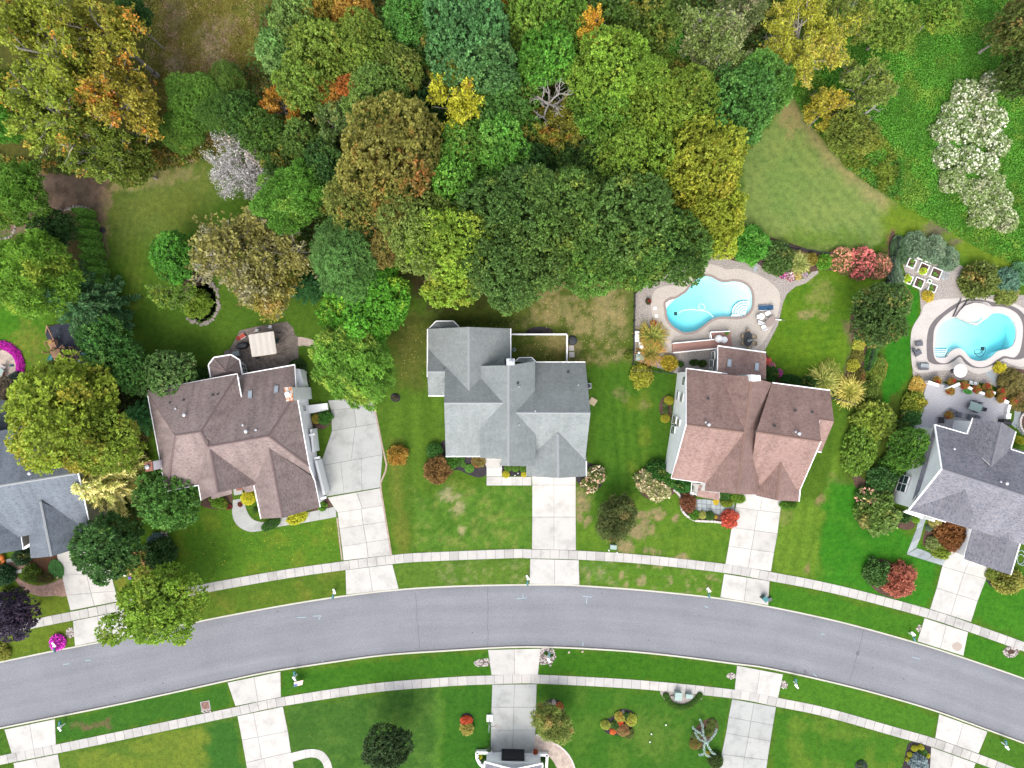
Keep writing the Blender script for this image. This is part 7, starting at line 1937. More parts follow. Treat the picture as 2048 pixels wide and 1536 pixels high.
 ('shrub','shrub',1756,1028,40,(96,124,52),(140,136,70),.5, 'largest round shrub at the front of the far right house bed',{'hz': .75}),
 ('shrub','ball',1722,1022,16,(110,150,50),None,.2, 'light green shrub at the outer edge of the far right bed',{'hz': .8}),
 ('shrub','shrub',1806,1034,16,(66,100,50),None,.2, 'dark green shrub right of the largest round shrub',{'ry': 11, 'rot': -.2}),
 ('shrub','ball',1831,1040,9,(120,160,44),None,.2, 'lime green shrub by the porch post',{'ry': 6, 'rot': -.3}),
 ('shrub','shrub',1870,1046,11,(170,164,90),(220,200,150),.4, 'cream-flecked shrub beside the grey path',{}),
 ('shrub','twig',1904,1070,30,(136,92,50),(170,100,66),.5, 'rust-brown dense shrub in the far right front bed',{'hz': .8}),
 ('shrub','ball',1858,1056,7,(104,128,100),None,.2, 'small grey-green ball by the grey path',{}),
 ('shrub','ball',1872,1066,6,(84,116,44),None,.2, 'small green ball under the cream-flecked shrub',{}),
 ('shrub','shrub',1866,1088,13,(134,148,84),(190,180,120),.4, 'variegated shrub at the inner corner of the grey path',{}),
 ('shrub','shrub',1882,1104,20,(124,142,48),(150,156,60),.4, 'yellow-green sprawling shrub at the grey path edge',{'ry': 13, 'rot': -.35, 'hz': .7}),
 ('shrub','shrub',1756,1146,26,(70,106,46),(90,120,54),.3, 'green half of the shrub island on the right front lawn',{'hz': .8}),
 ('shrub','twig',1797,1160,32,(172,104,82),(120,120,60),.35, 'red-leaved shrub of the island on the right front lawn',{'hz': .8}),
 ('shrub','shrub',2018,1164,28,(146,144,62),(116,124,50),.5, 'olive-gold shrub at the far right garage corner',{'ry': 22, 'hz': .7}),
 ('shrub','shrub',1985,1150,12,(124,140,56),None,.3, 'small green shrub at the left of the garage corner bed',{}),
 ('hedge','shrub',1748,842,38,(126,146,50),(160,170,66),.5, 'loose yellow-green upper end of the hedge right of the brown house',{'hz': .9}),
 ('hedge','ball',1722,892,34,(96,128,38),(120,144,46),.4, 'long clipped hedge right of the red-brown house lawn',{'ry': 62, 'hz': .8, 'rot': -.28}),
 ('hydrangea','shrub',1294,962,22,(140,146,90),None,.1, 'cream hydrangea at the left of the red-brown house corner bed',{'bloom': ((214,200,160),(206,180,140)), 'hz': .8}),
 ('hydrangea','shrub',1318,980,22,(146,150,92),None,.1, 'cream hydrangea at the front of the red-brown house corner bed',{'bloom': ((220,206,166),(204,180,140)), 'hz': .8}),
 ('shrub','shrub',1312,942,20,(54,98,34),None,.2, 'dark green shrub at the red-brown house corner',{}),
 ('shrub','shrub',1334,958,18,(70,116,40),(100,130,50),.3, 'green shrub under the red-brown house left eave',{}),
 ('shrub','shrub',1366,973,18,(58,112,44),None,.2, 'green hedge left of the porch of the red-brown house',{'ry': 12, 'rot': -.2, 'hz': .8}),
 ('shrub','twig',1376,1005,16,(128,84,58),(96,70,50),.4, 'red-brown weeping shrub inside the curved stone wall',{'hz': .9, 'ry': 18}),
 ('shrub','shrub',1389,1030,10,(90,136,40),None,.3, 'green shrub at the left of the bluestone path edge',{}),
 ('shrub','ball',1405,1030,8.5,(164,168,84),None,.2, 'pale yellow-green ball on the bluestone path edge',{}),
 ('shrub','ball',1420,1032,10,(72,106,42),None,.2, 'dark green ball on the bluestone path edge',{}),
 ('shrub','ball',1431,1034,4,(200,176,60),None,.2, 'tiny yellow plant on the bluestone path edge',{}),
 ('maple_shrub','shrub',1459,1038,17,(190,88,66),(160,70,56),.4, 'red Japanese maple beside the red-brown house driveway',{'hz': .8}),
 ('shrub','ball',1451,992,11,(66,110,44),None,.2, 'dark green shrub against the red-brown house garage, left',{}),
 ('shrub','ball',1476,996,16,(104,138,36),None,.2, 'large green ball against the red-brown house garage',{'ry': 11, 'rot': -.2}),
 ('shrub','ball',1454,1007,13,(128,144,40),None,.2, 'yellow-green ball in front of the garage shrubs',{'ry': 8, 'rot': 0.}),
 ('shrub','shrub',1432,1003,6,(206,184,50),None,.2, 'yellow flowering plant by the porch of the red-brown house',{'hz': .6}),
 ('shrub','ball',1577,1010,18,(88,130,36),None,.2, 'green shrub right of the red-brown house driveway',{'ry': 9, 'rot': 0.}),
 ('shrub','ball',1338,801,9.5,(176,172,48),None,.2, 'upper yellow ball against the white side wall',{}),
 ('shrub','ball',1331,837,9.5,(172,168,46),None,.2, 'lower yellow ball against the white side wall',{}),
 ('shrub','ball',1331,809,6,(112,128,70),None,.2, 'grey-green small ball under the upper yellow ball',{}),
 ('shrub','ball',1332,818,6,(84,110,54),None,.2, 'green small ball in the middle of the wall crescent',{}),
 ('shrub','ball',1331,826,6,(112,130,76),None,.2, 'grey-green small ball above the lower yellow ball',{}),
 ('shrub','ball',496,996,15,(200,196,48),None,.15, 'bright yellow-green ball by the left brown house door',{'hz': 1.1}),
 ('shrub','shrub',437,1004,18,(104,142,40),None,.3, 'bright green shrub left of the curved path',{'ry': 12, 'rot': -.4, 'hz': .8}),
 ('flower_bed','shrub',458,1013,6,(90,60,50),None,.3, 'dark red flowers left of the curved path',{'bloom': ((164,44,60),(150,40,50)), 'hz': .7}),
 ('flower_bed','shrub',480,1009,4.5,(90,60,50),None,.3, 'dark red flowers right of the curved path',{'bloom': ((170,50,64),(150,40,50)), 'hz': .7}),
 ('shrub','shrub',594,1036,20,(182,184,44),(200,190,50),.3, 'yellow shrub under the left house garage front',{'ry': 11, 'rot': .3, 'hz': .8}),
 ('shrub','ball',541,1049,21,(62,102,36),None,.2, 'dark green low shrub at the bend of the pale path',{'ry': 11, 'rot': .5, 'hz': .7}),
 ('shrub','shrub',644,1013,9,(96,140,44),None,.2, 'small green shrub at the left garage corner',{}),
 ('shrub','shrub',650,834,14,(70,120,44),None,.2, 'green shrub in the planting circle by the side landing',{}),
 ('shrub','shrub',632,838,9,(180,166,66),None,.3, 'yellow-variegated shrub in the planting circle',{}),
 ('shrub','shrub',510,1020,5,(70,110,40),None,.2, 'small green plant right of the yellow-green ball',{}),
 ('shrub','shrub',596,738,18,(56,84,36),(90,90,50),.3, 'dark shrub at the corner of the paver patio',{'hz': .8}),
 ('shrub','shrub',602,762,16,(66,92,40),(100,90,50),.3, 'dark shrub along the left house rear wall',{'hz': .8}),
 ('shrub','twig',396,608,27,(118,146,44),(140,156,52),.4, 'yellow-green dome shrub inside the crescent pond',{'hz': .8}),
 ('shrub','shrub',404,752,16,(64,104,40),None,.2, 'dark green shrub by the octagon sunroom',{}),
 ('shrub','shrub',322,1108,30,(60,94,44),(80,110,50),.3, 'dark green shrub at the front corner bed beside the maple',{'hz': .9}),
 ('hydrangea','shrub',278,1128,28,(132,138,60),None,.1, 'tan and gold hydrangea beside the dark corner shrub',{'bloom': ((216,186,130),(204,160,110)), 'hz': .8}),
 ('spruce_shrub','twig',311,1083,15,(118,148,146),(140,166,164),.4, 'small blue spruce by the white rocks',{'hz': .9}),
 ('shrub','shrub',340,1146,14,(92,110,48),None,.2, 'small grey-green shrub below the dark corner shrub',{}),
 ('flower_bed','ball',114.6,1285,15.5,(180,60,160),None,.2, 'magenta flower dome round the mailbox at left',{'bloom': ((226,70,206),(206,50,180)), 'bloomtyp': 'bloomd','hz': .6}),
 ('shrub','shrub',44,1112,17,(58,86,52),None,.2, 'dark cone-shaped shrub by the far left house porch',{'hz': 1.1}),
 ('shrub','shrub',62,1148,18,(88,112,38),(130,134,46),.4, 'yellow-green shrub inside the brick path curve',{'hz': .8}),
 ('shrub','twig',88,1156,18,(96,92,48),(120,110,60),.4, 'brown-olive low plants inside the brick path curve',{'ry': 10, 'hz': .5, 'rot': .1}),
 ('ground_cover','ball',112,1138,15,(72,124,58),None,.2, 'green creeping cover at the far left driveway edge',{'ry': 20, 'hz': .3, 'rot': .4}),
 ('shrub','shrub',6,1150,20,(50,84,50),None,.2, 'dark shrub at the left edge below the pumpkins',{}),
 ('shrub','shrub',14,1200,22,(90,116,40),None,.2, 'yellow-green shrub behind the purple plum',{}),
 ('shrub','shrub',4,1304,16,(126,130,46),(150,130,50),.4, 'olive shrub at the kerb on the left edge',{'hz': .6}),
 ('shrub','shrub',36,756,15,(52,66,58),None,.2, 'dark shrub at the end of the magenta flower ring',{'hz': .7}),
 ('shrub','twig',8,776,22,(110,100,80),(150,130,110),.4, 'brown dry shrub below the round beige patio',{'hz': .6}),
 ('shrub','ball',932.6,1441,13,(196,88,50),(214,110,60),.4, 'red-orange shrub on the southern lawn left of the hoop',{'ry': 10, 'rot': 0., 'hz': .7}),
 ('shrub','twig',934,1457,13,(170,160,76),(196,170,90),.4, 'straw-yellow plant below the red-orange shrub',{'hz': .8}),
 ('shrub','shrub',1211,1450,9,(150,160,60),None,.3, 'yellow-green plant at the left tip of the flower island',{'hz': .7}),
 ('shrub','shrub',1231,1450,9,(66,102,40),None,.2, 'dark green plant in the middle of the flower island',{'hz': .7}),
 ('shrub','shrub',1240,1434,10,(166,160,66),(190,140,60),.4, 'gold plant at the top of the flower island',{'hz': .7}),
 ('shrub','shrub',1262,1440,11,(160,166,60),(180,160,70),.4, 'yellow plant at the right of the flower island',{'hz': .7}),
 ('shrub','shrub',1252,1432,8,(58,96,40),None,.2, 'dark green plant behind the yellow island plants',{'hz': .7}),
 ('flower_bed','shrub',1239,1445,7,(200,80,40),None,.3, 'orange-red flowers at the centre of the flower island',{'bloom': ((226,80,50),(230,130,60)), 'bloomtyp': 'bloomd','hz': .7}),
 ('flower_bed','shrub',1226,1463,6,(200,100,50),None,.3, 'orange flowers at the lower edge of the flower island',{'bloom': ((230,120,60),(230,150,80)), 'bloomtyp': 'bloomd','hz': .7}),
 ('shrub','twig',1246,1460,12,(160,124,80),(140,140,70),.4, 'tan plant at the lower right of the flower island',{'hz': .7}),
 ('shrub','twig',1258,1468,10,(100,112,50),None,.3, 'wispy green plant spilling off the flower island',{'hz': .6}),
 ('shrub','shrub',1119,1412,7,(190,110,60),None,.4, 'orange plant on the mulch by the twiggy tree',{'hz': .7}),
 ('shrub','shrub',1096,1420,7,(120,140,110),None,.4, 'grey-green plant on the mulch by the twiggy tree',{'hz': .7}),
 ('shrub','ball',1431.6,1521,16,(70,92,40),(110,110,50),.3, 'clipped dark ball tree by the fourth southern driveway',{'hz': 1.0}),
 ('shrub','twig',1424,1450,10,(104,120,56),None,.3, 'olive plant in the weeping conifer bed, upper right',{'hz': .6}),
 ('shrub','twig',1416,1464,9,(94,116,50),None,.3, 'green plant in the middle of the weeping conifer bed',{'hz': .6}),
 ('shrub','twig',1390,1488,11,(120,116,50),(140,110,60),.4, 'gold-brown plant in the lower end of the weeping conifer bed',{'hz': .6}),
 ('shrub','twig',1392,1470,9,(90,110,48),None,.3, 'green plant at the left of the weeping conifer bed',{'hz': .6}),
 ('shrub','shrub',1416,1508,6,(170,166,50),None,.3, 'yellow plant under the weeping conifer trunk',{'hz': .7}),
 ('shrub','ball',1829,1497,6.5,(176,176,46),None,.2, 'left of the two upper yellow balls in the southern mulch strip',{}),
 ('shrub','ball',1842,1495,6.5,(176,176,46),None,.2, 'right of the two upper yellow balls in the southern mulch strip',{}),
 ('shrub','ball',1820,1509,5.5,(172,172,46),None,.2, 'yellow ball in the middle of the southern mulch strip',{}),
 ('shrub','ball',1815,1519,4.5,(172,172,46),None,.2, 'lowest yellow ball of the southern mulch strip',{}),
 ('shrub','ball',1855,1511,5.5,(186,182,48),None,.2, 'yellow ball nearest the rightmost southern driveway',{}),
 ('shrub','shrub',1845,1506,9,(74,112,48),None,.2, 'green plant between the yellow balls',{'hz': .7}),
 ('spruce_shrub','twig',1838,1526,17,(146,164,166),(170,184,190),.4, 'silver-blue spruce at the bottom of the southern mulch strip',{'hz': .9}),
 ('shrub','ball',960,1514,5,(188,190,50),None,.2, 'yellow-green ball in the left white planter',{'hz': 1.0}),
 ('shrub','ball',968,1521,5.5,(66,104,48),None,.2, 'green ball in the left white planter',{}),
 ('shrub','ball',1085,1521,5.5,(66,104,42),None,.2, 'green ball in the right white planter',{}),
 ('shrub','shrub',978,1499,5,(96,120,84),None,.2, 'grey-green plant on the left planter pillar',{'zb': .7}),
 ('shrub','shrub',1071,1504,5,(180,96,60),None,.3, 'orange plant on the right planter pillar',{'zb': .7}),
 ('shrub','shrub',1722,1530,8,(60,84,60),None,.2, 'dark plant in the ring by the bottom right lawn',{'hz': .6}),
 ('shrub','twig',385,198,20,(118,90,84),(140,106,96),.5, 'browned dead shrub on top of the feathery juniper',{'zb': 3.2}),
 ('shrub','ball',1092,1307,4,(60,104,32),None,.1, 'round green shrub left of the mailbox in the pebble bed',{}),
 ('shrub','ball',1103.5,1311,3.4,(60,104,32),None,.1, 'round green shrub right of the mailbox in the pebble bed',{}),
]
for (nm,ty,x,y,r,ti,ac,am,lb,kw_) in SH:
 shrub(nm,ty,x,y,r,ti,ac,am,lb,cat={'hydrangea': 'hydrangea','ornamental_grass': 'ornamental grass','flower_bed': 'flowers','hedge': 'hedge','juniper': 'juniper','ground_cover': 'ground cover','seedling': 'seedling'}.get(nm, 'shrub'),**kw_)
arc=[(1332,1392),(1336,1400),(1342,1408),(1350,1412),(1358,1414),(1366,1415),(1374,1413),(1382,1410),(1389,1404),(1395,1398),(1400,1391)]
ol=['first','second','third','fourth','fifth','sixth','seventh','eighth','ninth','tenth','last']
for i,(x,y) in enumerate(arc):
 shrub('hedge_shrub','ball',x,y,6.5,(72,112,34),(150,160,60),.3, '%s clipped shrub of the arc round the utility boxes, counted from the left' % ol[i],group='clipped shrubs round the utility boxes',hz=.9)
wh=[(1984,166,22),(1932,186,26),(1906,226,24),(1962,206,28),(1990,240,24),(1888,262,24),(1966,262,28),(1926,262,26),(1996,290,22),(1890,312,24),(1938,318,26),(1972,330,24),(1904,362,24),(1948,386,26),(1986,366,22),(2000,400,24),(1962,430,24),(2010,440,24)]
wl2=['topmost white-flowering wild shrub on the rough ground','white shrub left below the topmost one','white shrub at the upper left rim of the flowering patch','white shrub at the upper middle of the flowering patch','white shrub at the upper right rim of the patch','white shrub at the left rim beside the vines','white shrub right of the bare centre of the patch','white shrub left of the bare centre of the patch','white shrub at the right rim by the lime vines','white shrub on the left rim, lower half','white shrub under the bare centre','white shrub lower right of the bare centre','fading cream shrub at the lower left of the patch','fading cream shrub low in the middle of the patch','fading cream shrub at the lower right rim','grey-green seeding shrub below the right rim','grey-green seeding shrub nearest the bright lawn strip','grey-green seeding shrub closest to the right pool']
for i,((x,y,r),lb) in enumerate(zip(wh,wl2)):
 f=i>11
 shrub('groundsel_bush','shrub',x,y,r,(124,146,86) if not f else (128,150,84),(176,178,140),.5,lb,group='white-flowering wild shrubs',hz=.75,bloom=((226,228,206),(206,212,180)) if not f else ((186,192,156),(160,172,132)),bloomtyp='bloomw')
for i in range(13):
 a=math.radians(-60+i*15.5)
 for k,rad in enumerate((40,49)):
  pass
ring=[]
rng=np.random.default_rng(5)
n=5200
th=rng.uniform(math.radians(-50),math.radians(110),n); rd=rng.uniform(36,53,n)/S
cx_,cy_=P(-2,734).x,P(-2,734).y
z=.28*np.sin((rd*S-36)/17*math.pi)+rng.uniform(0,.08,n)+.03
c=np.stack([cx_+rd*np.cos(th),cy_+rd*np.sin(th),z],1)
d=unit(rng.normal(size=(n,3))*.7+[0,0,1])
gp=rng.random(n)<.14
v=np.stack([np.where(gp,1.0,0.2),rng.random(n),rng.random(n)],1)
root=thing('flower_bed','broad magenta flower ring round the beige patio at the left edge','flowers',(cx_,cy_,0))
me_=leaf_mesh('blossom',c-[cx_,cy_,0],d,.16,.13,v,rng,mat='petal')
o=bpy.data.objects.new('blossom',me_); COL.objects.link(o); o.parent=root; leafset(o,C(232,66,208,.7),C(120,40,100,.7),.3)
wb=P(1409,1477,1.5)
root=thing('weeping_conifer','weeping silver-blue conifer with sprawling arms on the southern lawn','conifer',(wb.x,wb.y,0))
arms=[[(1414,1484),(1402,1468),(1391,1462),(1388,1458)],[(1414,1484),(1406,1466),(1406,1452),(1402,1443)],[(1414,1484),(1424,1476),(1432,1468),(1435,1462)],[(1412,1482),(1418,1496),(1426,1508),(1432,1512)],[(1410,1480),(1408,1494),(1410,1508),(1404,1514),(1402,1515)],[(1410,1508),(1420,1513)],[(1413,1484),(1398,1478),(1392,1468)]]
mb=MB(); cs=[]; ds=[]
for k,a in enumerate(arms):
 L=smooth_line([(P(*p,1.2).x,P(*p,1.2).y) for p in a],8)
 for i,(p,q) in enumerate(zip(L[:-1],L[1:])):
  mb.tube((*p,1.4-.03*i),(*q,1.4-.03*(i+1)),.05,n=5,caps=False)
  for _ in range(16):
   t=rng.random(); cs.append((p[0]+(q[0]-p[0])*t,p[1]+(q[1]-p[1])*t,1.4-.03*i)); ds.append((q[0]-p[0],q[1]-p[1],-.02))
mb.tube((wb.x+.3,wb.y-.4,0),(wb.x+.3,wb.y-.4,1.45),.09,n=7)
mb.build('trunk',MAT.bark,root)
cs=np.array(cs)-[wb.x,wb.y,0]; ds=unit(unit(np.array(ds))*.5+rng.normal(size=(len(cs),3))*.6)
o=bpy.data.objects.new('foliage',leaf_mesh('foliage',cs,ds,.22,.05,np.stack([rng.random(len(cs))]*3,1),rng)); COL.objects.link(o); o.parent=root
leafset(o,C(160,188,180,.8),C(190,210,200,.8),.4)
mb=MB(); pts=[P(1682,262,1),P(1700,248,1.3),P(1724,232,1.6),P(1746,216,1.8),P(1772,186,2.0)]
fl_=thing('fallen_tree','grey fallen dead tree lying in the brush at upper right','fallen tree',(pts[2].x,pts[2].y,0))
for a,b in zip(pts[:-1],pts[1:]): mb.tube(a,b,.16,.12,6)
for a,e in ((1,(1690,276)),(1,(1680,282)),(2,(1744,240)),(2,(1738,250)),(3,(1726,206)),(3,(1760,224)),(4,(1780,180)),(2,(1716,218)),(0,(1674,276)),(0,(1678,290))):
 q=P(*e,.9); mb.tube(pts[a],q,.06,.02,4,caps=False); mb.tube(pts[a].lerp(q,.6),q+Vector((.5,.3,.4)),.035,.012,4,caps=False)
mb.build('trunk',MAT.bark_pale,fl_)
for x,y,lb in ((1640,196, 'bleached bare snag at the tip of the mown upper lawn'),(1550,66, 'bleached bare branches between willow and woods')):
 tree('dead_tree','dead',x,y,24,6,(150,120,60),None,.3,lb)
# ================================================================ things in the gardens and along the street
def at(px,py,z=0): return P(px,py,z)
def d2(a,b): return Vector((b.x-a.x,b.y-a.y)).normalized()
# ---- mailboxes: post,arm,box with domed lid,paper tube
def mailbox(px,py,face,label,tube=True,post=None):
 p=at(px,py,1.0); root=thing('mailbox',label, 'mailbox',(p.x,p.y,0), 'mailboxes along the kerb')
 f=Vector(face).normalized(); s=Vector((-f.y,f.x))
 b=Vector((p.x,p.y))-f*.55
 MB().box(b,f,.12,.12,0,1.25).build('post',MAT.white,root)
 MB().box(b+f*.3,f,.95,.1,.86,.96).build('arm',MAT.white,root)
 mb=MB(); n=8; c=Vector((p.x,p.y))
 prof=[(-.13,0)]+[(-.13*math.cos(math.pi*k/n),.14+.13*math.sin(math.pi*k/n)) for k in range(n+1)]+[(.13,0)]
 A_=[(c-f*.28+s*u) for u,z in prof]; B_=[(c+f*.28+s*u) for u,z in prof]
 for i in range(len(prof)-1):
  z0,z1=.98+prof[i][1],.98+prof[i+1][1]
  mb.face([(*A_[i],z0),(*B_[i],z0),(*B_[i+1],z1),(*A_[i+1],z1)])
 for E_,rv in ((A_,1),(B_,-1)):
  mb.face([(*E_[i],.98+prof[i][1]) for i in range(len(prof))][::rv])
 mb.face([(*A_[0],.98),(*A_[-1],.98),(*B_[-1],.98),(*B_[0],.98)])
 mb.build('box',MAT.teal,root,smooth=False)
 if tube:
  MB().box(b+s*.08-f*.2,f+s*.6,.7,.22,1.02,1.16).build('paper_holder',MAT.white,root)
 MB().box(c+s*.15,f,.04,.02,1.1,1.35).build('flag',MAT.red,root)
 return root
mailbox(109.5,1300,(.2,-1), 'teal mailbox inside the magenta flower dome')
mailbox(666,1193.5,(-.15,-1), 'teal mailbox left of the left brown house apron')
mailbox(1055,1166,(.05,-1), 'teal mailbox left of the middle house apron')
mailbox(1418,1190.5,(.15,-1), 'teal mailbox left of the red-brown house apron')
mailbox(1828,1278,(.3,-1), 'teal mailbox with a small figure beside the far right apron')
mailbox(120,1446,(-.1,1), 'teal mailbox by the leftmost southern driveway')
mailbox(589,1346,(-.1,1), 'teal mailbox above the small striped flag')
mailbox(1098.5,1309,(0,1), 'teal mailbox in the pebble bed')
mailbox(1591.5,1361,(-.2,1), 'teal mailbox right of the fourth southern apron')
mailbox(2011,1484,(-.3,1), 'teal mailbox right of the rightmost southern driveway')
# ---- pebble beds
def pebbles(label,pts,n,r0=.06,r1=.13):
 q=XY(smooth_line(pts,3,True)); pa_=np.array(q)
 root=structure('pebble_bed',MB().sheet([q],0.014),MAT.pebble_dark,label)
 rng_=np.random.default_rng(len(label)); lo,hi=pa_.min(0),pa_.max(0)
 c=rng_.uniform(lo,hi,(n*3,2)); c=c[inside(pa_,c[:, 0],c[:, 1])][:int(n*.6)]
 mb=MB()
 for x,y in c:
  r=rng_.uniform(r0,r1); k=len(mb.v); a0=rng_.uniform(0,3)
  for (rr_,zz) in ((1,.01),(.62,.06)):
   for i in range(5): mb.v.append((x+r*rr_*math.cos(a0+i*1.257)*1.2,y+r*rr_*math.sin(a0+i*1.257),zz))
  for i in range(5): mb.f.append((k+i,k+(i+1) % 5,k+5+(i+1) % 5,k+5+i)); mb.m.append(0)
  mb.f.append(tuple(k+5+i for i in range(5))); mb.m.append(0)
 tag(mb.build('pebbles',MAT.pebble,root),kind='stuff')
pebbles('oval of pale pebbles left of the middle southern apron',[(948,1325),(954,1320),(976,1317),(979,1330),(960,1333),(950,1330)],110)
pebbles('bed of pale pebbles round the mailbox right of the middle southern apron',[(1081,1298),(1104,1298),(1110,1306),(1112,1315),(1104,1326),(1101,1334),(1099,1334),(1097,1327),(1080,1328)],220)
pebbles('pale pebble patch left of the fourth southern apron',[(1453,1352),(1458,1347),(1468,1347),(1470,1356),(1460,1358)],60)
pebbles('pale pebble patch right of the fourth southern apron',[(1561,1366),(1567,1362),(1575,1366),(1574,1375),(1564,1376)],50)
pebbles('ring of white stones on the right verge',[(2006,1303),(2014,1293),(2030,1292),(2040,1298),(2034,1310),(2022,1316),(2010,1312)],120)
pebbles('oval of white stones left of the far left apron',[(131,1266),(135,1258),(146,1256),(147,1273),(140,1276),(133,1273)],80)
pebbles('white stones by the far right apron mailbox',[(1833,1256),(1838,1250),(1842,1252),(1839,1262),(1834,1262)],30)
pebbles('pale stones round the storm drain',[(402,1424),(404,1418),(420,1416),(421,1423),(410,1426)],50)
pebbles('white pebbles under the street maple',[(246,1214),(262,1204),(284,1206),(290,1212),(262,1218),(250,1246),(246,1236)],110)
pebbles('white rocks behind the small blue spruce',[(316,1070),(328,1064),(338,1072),(338,1090),(330,1088)],40,.1,.2)
MB().sheet([XY([(2014,1302),(2018,1299),(2026,1299),(2030,1303),(2025,1308),(2016,1307)])],0.06).build('soil_patch',MAT.mulch_brown,bpy.data.objects['pebble_bed.004'])
# ---- storm drain and covers
q=at(411,1411); root=thing('storm_drain','brown storm drain grate set in the lawn by the second southern apron','storm drain',(q.x,q.y,0))
MB().box(q,(1,.18),1.25,1.2,0,.05).build('frame',MAT.concrete_grey,root)
MB().box(q,(1,.18),1.05,1.0,0,.055).build('pit',MAT.mulch_brown,root)
for k in range(6):
 MB().box((q.x-.42+.17*k,q.y-.03+.03*k),(1,.18),.07,.98,.05,.075).build('bar',MAT.wood_red,root)
for x,y,r,lb in ((206,460.5,.36, 'round grey drain cover in the tan grass of the left back lawn'),(1145,681,.58, 'round black fire pit cover outside the middle house pen'),(1138,1304.5,.14, 'left of the two small cream valve covers on the southern verge'),(1165,1303,.14, 'right of the two small cream valve covers on the southern verge'),(1817,512,.1,None)):
 if not lb: continue
 p=at(x,y); root=thing('cover' if r<.5 else 'fire_pit',lb, 'cover' if r<.5 else 'fire pit',(p.x,p.y,0))
 MB().lathe((p.x,p.y,0),[(r,0),(r,.06 if r<.5 else .3),(r*.8,.07 if r<.5 else .36),(r*.1,.08 if r<.5 else .4)],16).build('lid',MAT.dark if r>.3 else MAT.tan,root)
 MB().lathe((p.x,p.y,0),[(r*1.12,0),(r*1.12,.03),(r,.035)],16).build('rim',MAT.steel if r<.2 else MAT.black,root)
for x,y,lb in ((1142.5,696.5, 'upper square stepping slab beside the pen fence'),(1143.5,709.5, 'lower square stepping slab beside the pen fence')):
 p=at(x,y); tag(MB().box(p,(1,0),.72,.72,0,.06).build('stepping_slab',MAT.coping_pale,origin=(p.x,p.y,0)),lb, 'slab')
p=at(1185.5,803); tag(MB().box(p,(1,-.6),.95,.95,0,.22).build('cellar_hatch',MAT.tan,origin=(p.x,p.y,0)), 'tilted straw-coloured square hatch against the middle house east wall','hatch')
# ---- pen fence behind the middle house
def rail_fence(label,pts,hgt,mat,name='fence',step=2.0,rails=(.25,.6,.95),rw=.05,pickets=0.0,cat='fence',pr=.06):
 L=[at(x,y,hgt*.9) for x,y in pts]
 root=thing(name,label,cat,(L[0].x,L[0].y,0))
 for a,b in zip(L[:-1],L[1:]):
  d=Vector((b.x-a.x,b.y-a.y)); n=max(1,round(d.length/step))
  for k in range(n+1):
   q=Vector((a.x,a.y))+d*k/n
   MB().box(q,d,pr*2,pr*2,0,hgt).build('post',MAT[mat],root)
  for rz in rails:
   MB().box(((a.x+b.x)/2,(a.y+b.y)/2),d,d.length,rw,rz*hgt-.04,rz*hgt+.05).build('rail',MAT[mat],root)
  if pickets:
   mb=MB(); m_=int(d.length/pickets)
   for k in range(m_):
    q=Vector((a.x,a.y))+d*(k+.5)/m_; mb.tube((q.x,q.y,.05),(q.x,q.y,hgt*.95),.012,n=4,caps=False)
   tag(mb.build('picket',MAT[mat],root),kind='stuff')
 return root
rail_fence('white rail fence round the grass pen behind the middle house',[(1022,668.5),(1134.5,668.5),(1134,723)],1.25, 'white',rw=.16,pr=.08)
rail_fence('black iron fence along the left side of the kidney pool gravel',[(1271,584),(1270,640),(1268,728)],1.4, 'dark',pickets=.14)
rail_fence('black iron fence from the gravel corner to the white-walled house',[(1268,740),(1300,742),(1348,747)],1.4, 'dark',pickets=.14)
rail_fence('black iron fence from the red-brown house to the grasses',[(1662,795),(1690,802),(1712,808)],1.4, 'dark',pickets=.14)
rail_fence('black iron fence between the two back gardens',[(1800,474),(1792,510),(1780,560),(1768,590),(1764,640),(1752,690),(1738,740)],1.4, 'dark',pickets=.14)
rail_fence('black iron fence behind the hydrangea bed',[(1560,489),(1600,496),(1680,510)],1.4, 'dark',pickets=.14)
# ---- loungers,chairs,tables
def lounger(px,py,ux,label,fab,frame='steel',group=None,L=1.9,W_=.66,tilt=.35):
 p=at(px,py,.3); root=thing('sun_lounger',label, 'lounger',(p.x,p.y,0),group)
 u=Vector(ux).normalized(); s=Vector((-u.y,u.x)); c=Vector((p.x,p.y))
 MB().box(c-u*L*.16,u,L*.66,W_,.28,.36).build('seat',MAT[fab],root)
 a=c+u*L*.18; b=c+u*L*.48
 q=[(*(a-s*W_/2),.34),(*(a+s*W_/2),.34),(*(b+s*W_/2),.34+tilt),(*(b-s*W_/2),.34+tilt)]
 mb=MB().face(q).face([(x,y,z-.07) for x,y,z in q][::-1])
 for i in range(4):
  j=(i+1) % 4; mb.face([(q[i][0],q[i][1],q[i][2]-.07),(q[j][0],q[j][1],q[j][2]-.07),q[j],q[i]])
 mb.build('backrest',MAT[fab],root)
 for du_ in (-.46,.16):
  for ds_ in (-1,1):
   e=c+u*L*du_+s*ds_*W_*.46; MB().tube((*e,0),(*e,.3),.025,n=5).build('leg',MAT[frame],root)
 for ds_ in (-1,1):
  e0=c-u*L*.48+s*ds_*W_*.52; e1=c+u*L*.2+s*ds_*W_*.52
  MB().tube((*e0,.3),(*e1,.3),.03,n=5).build('side_rail',MAT[frame],root)
 return root
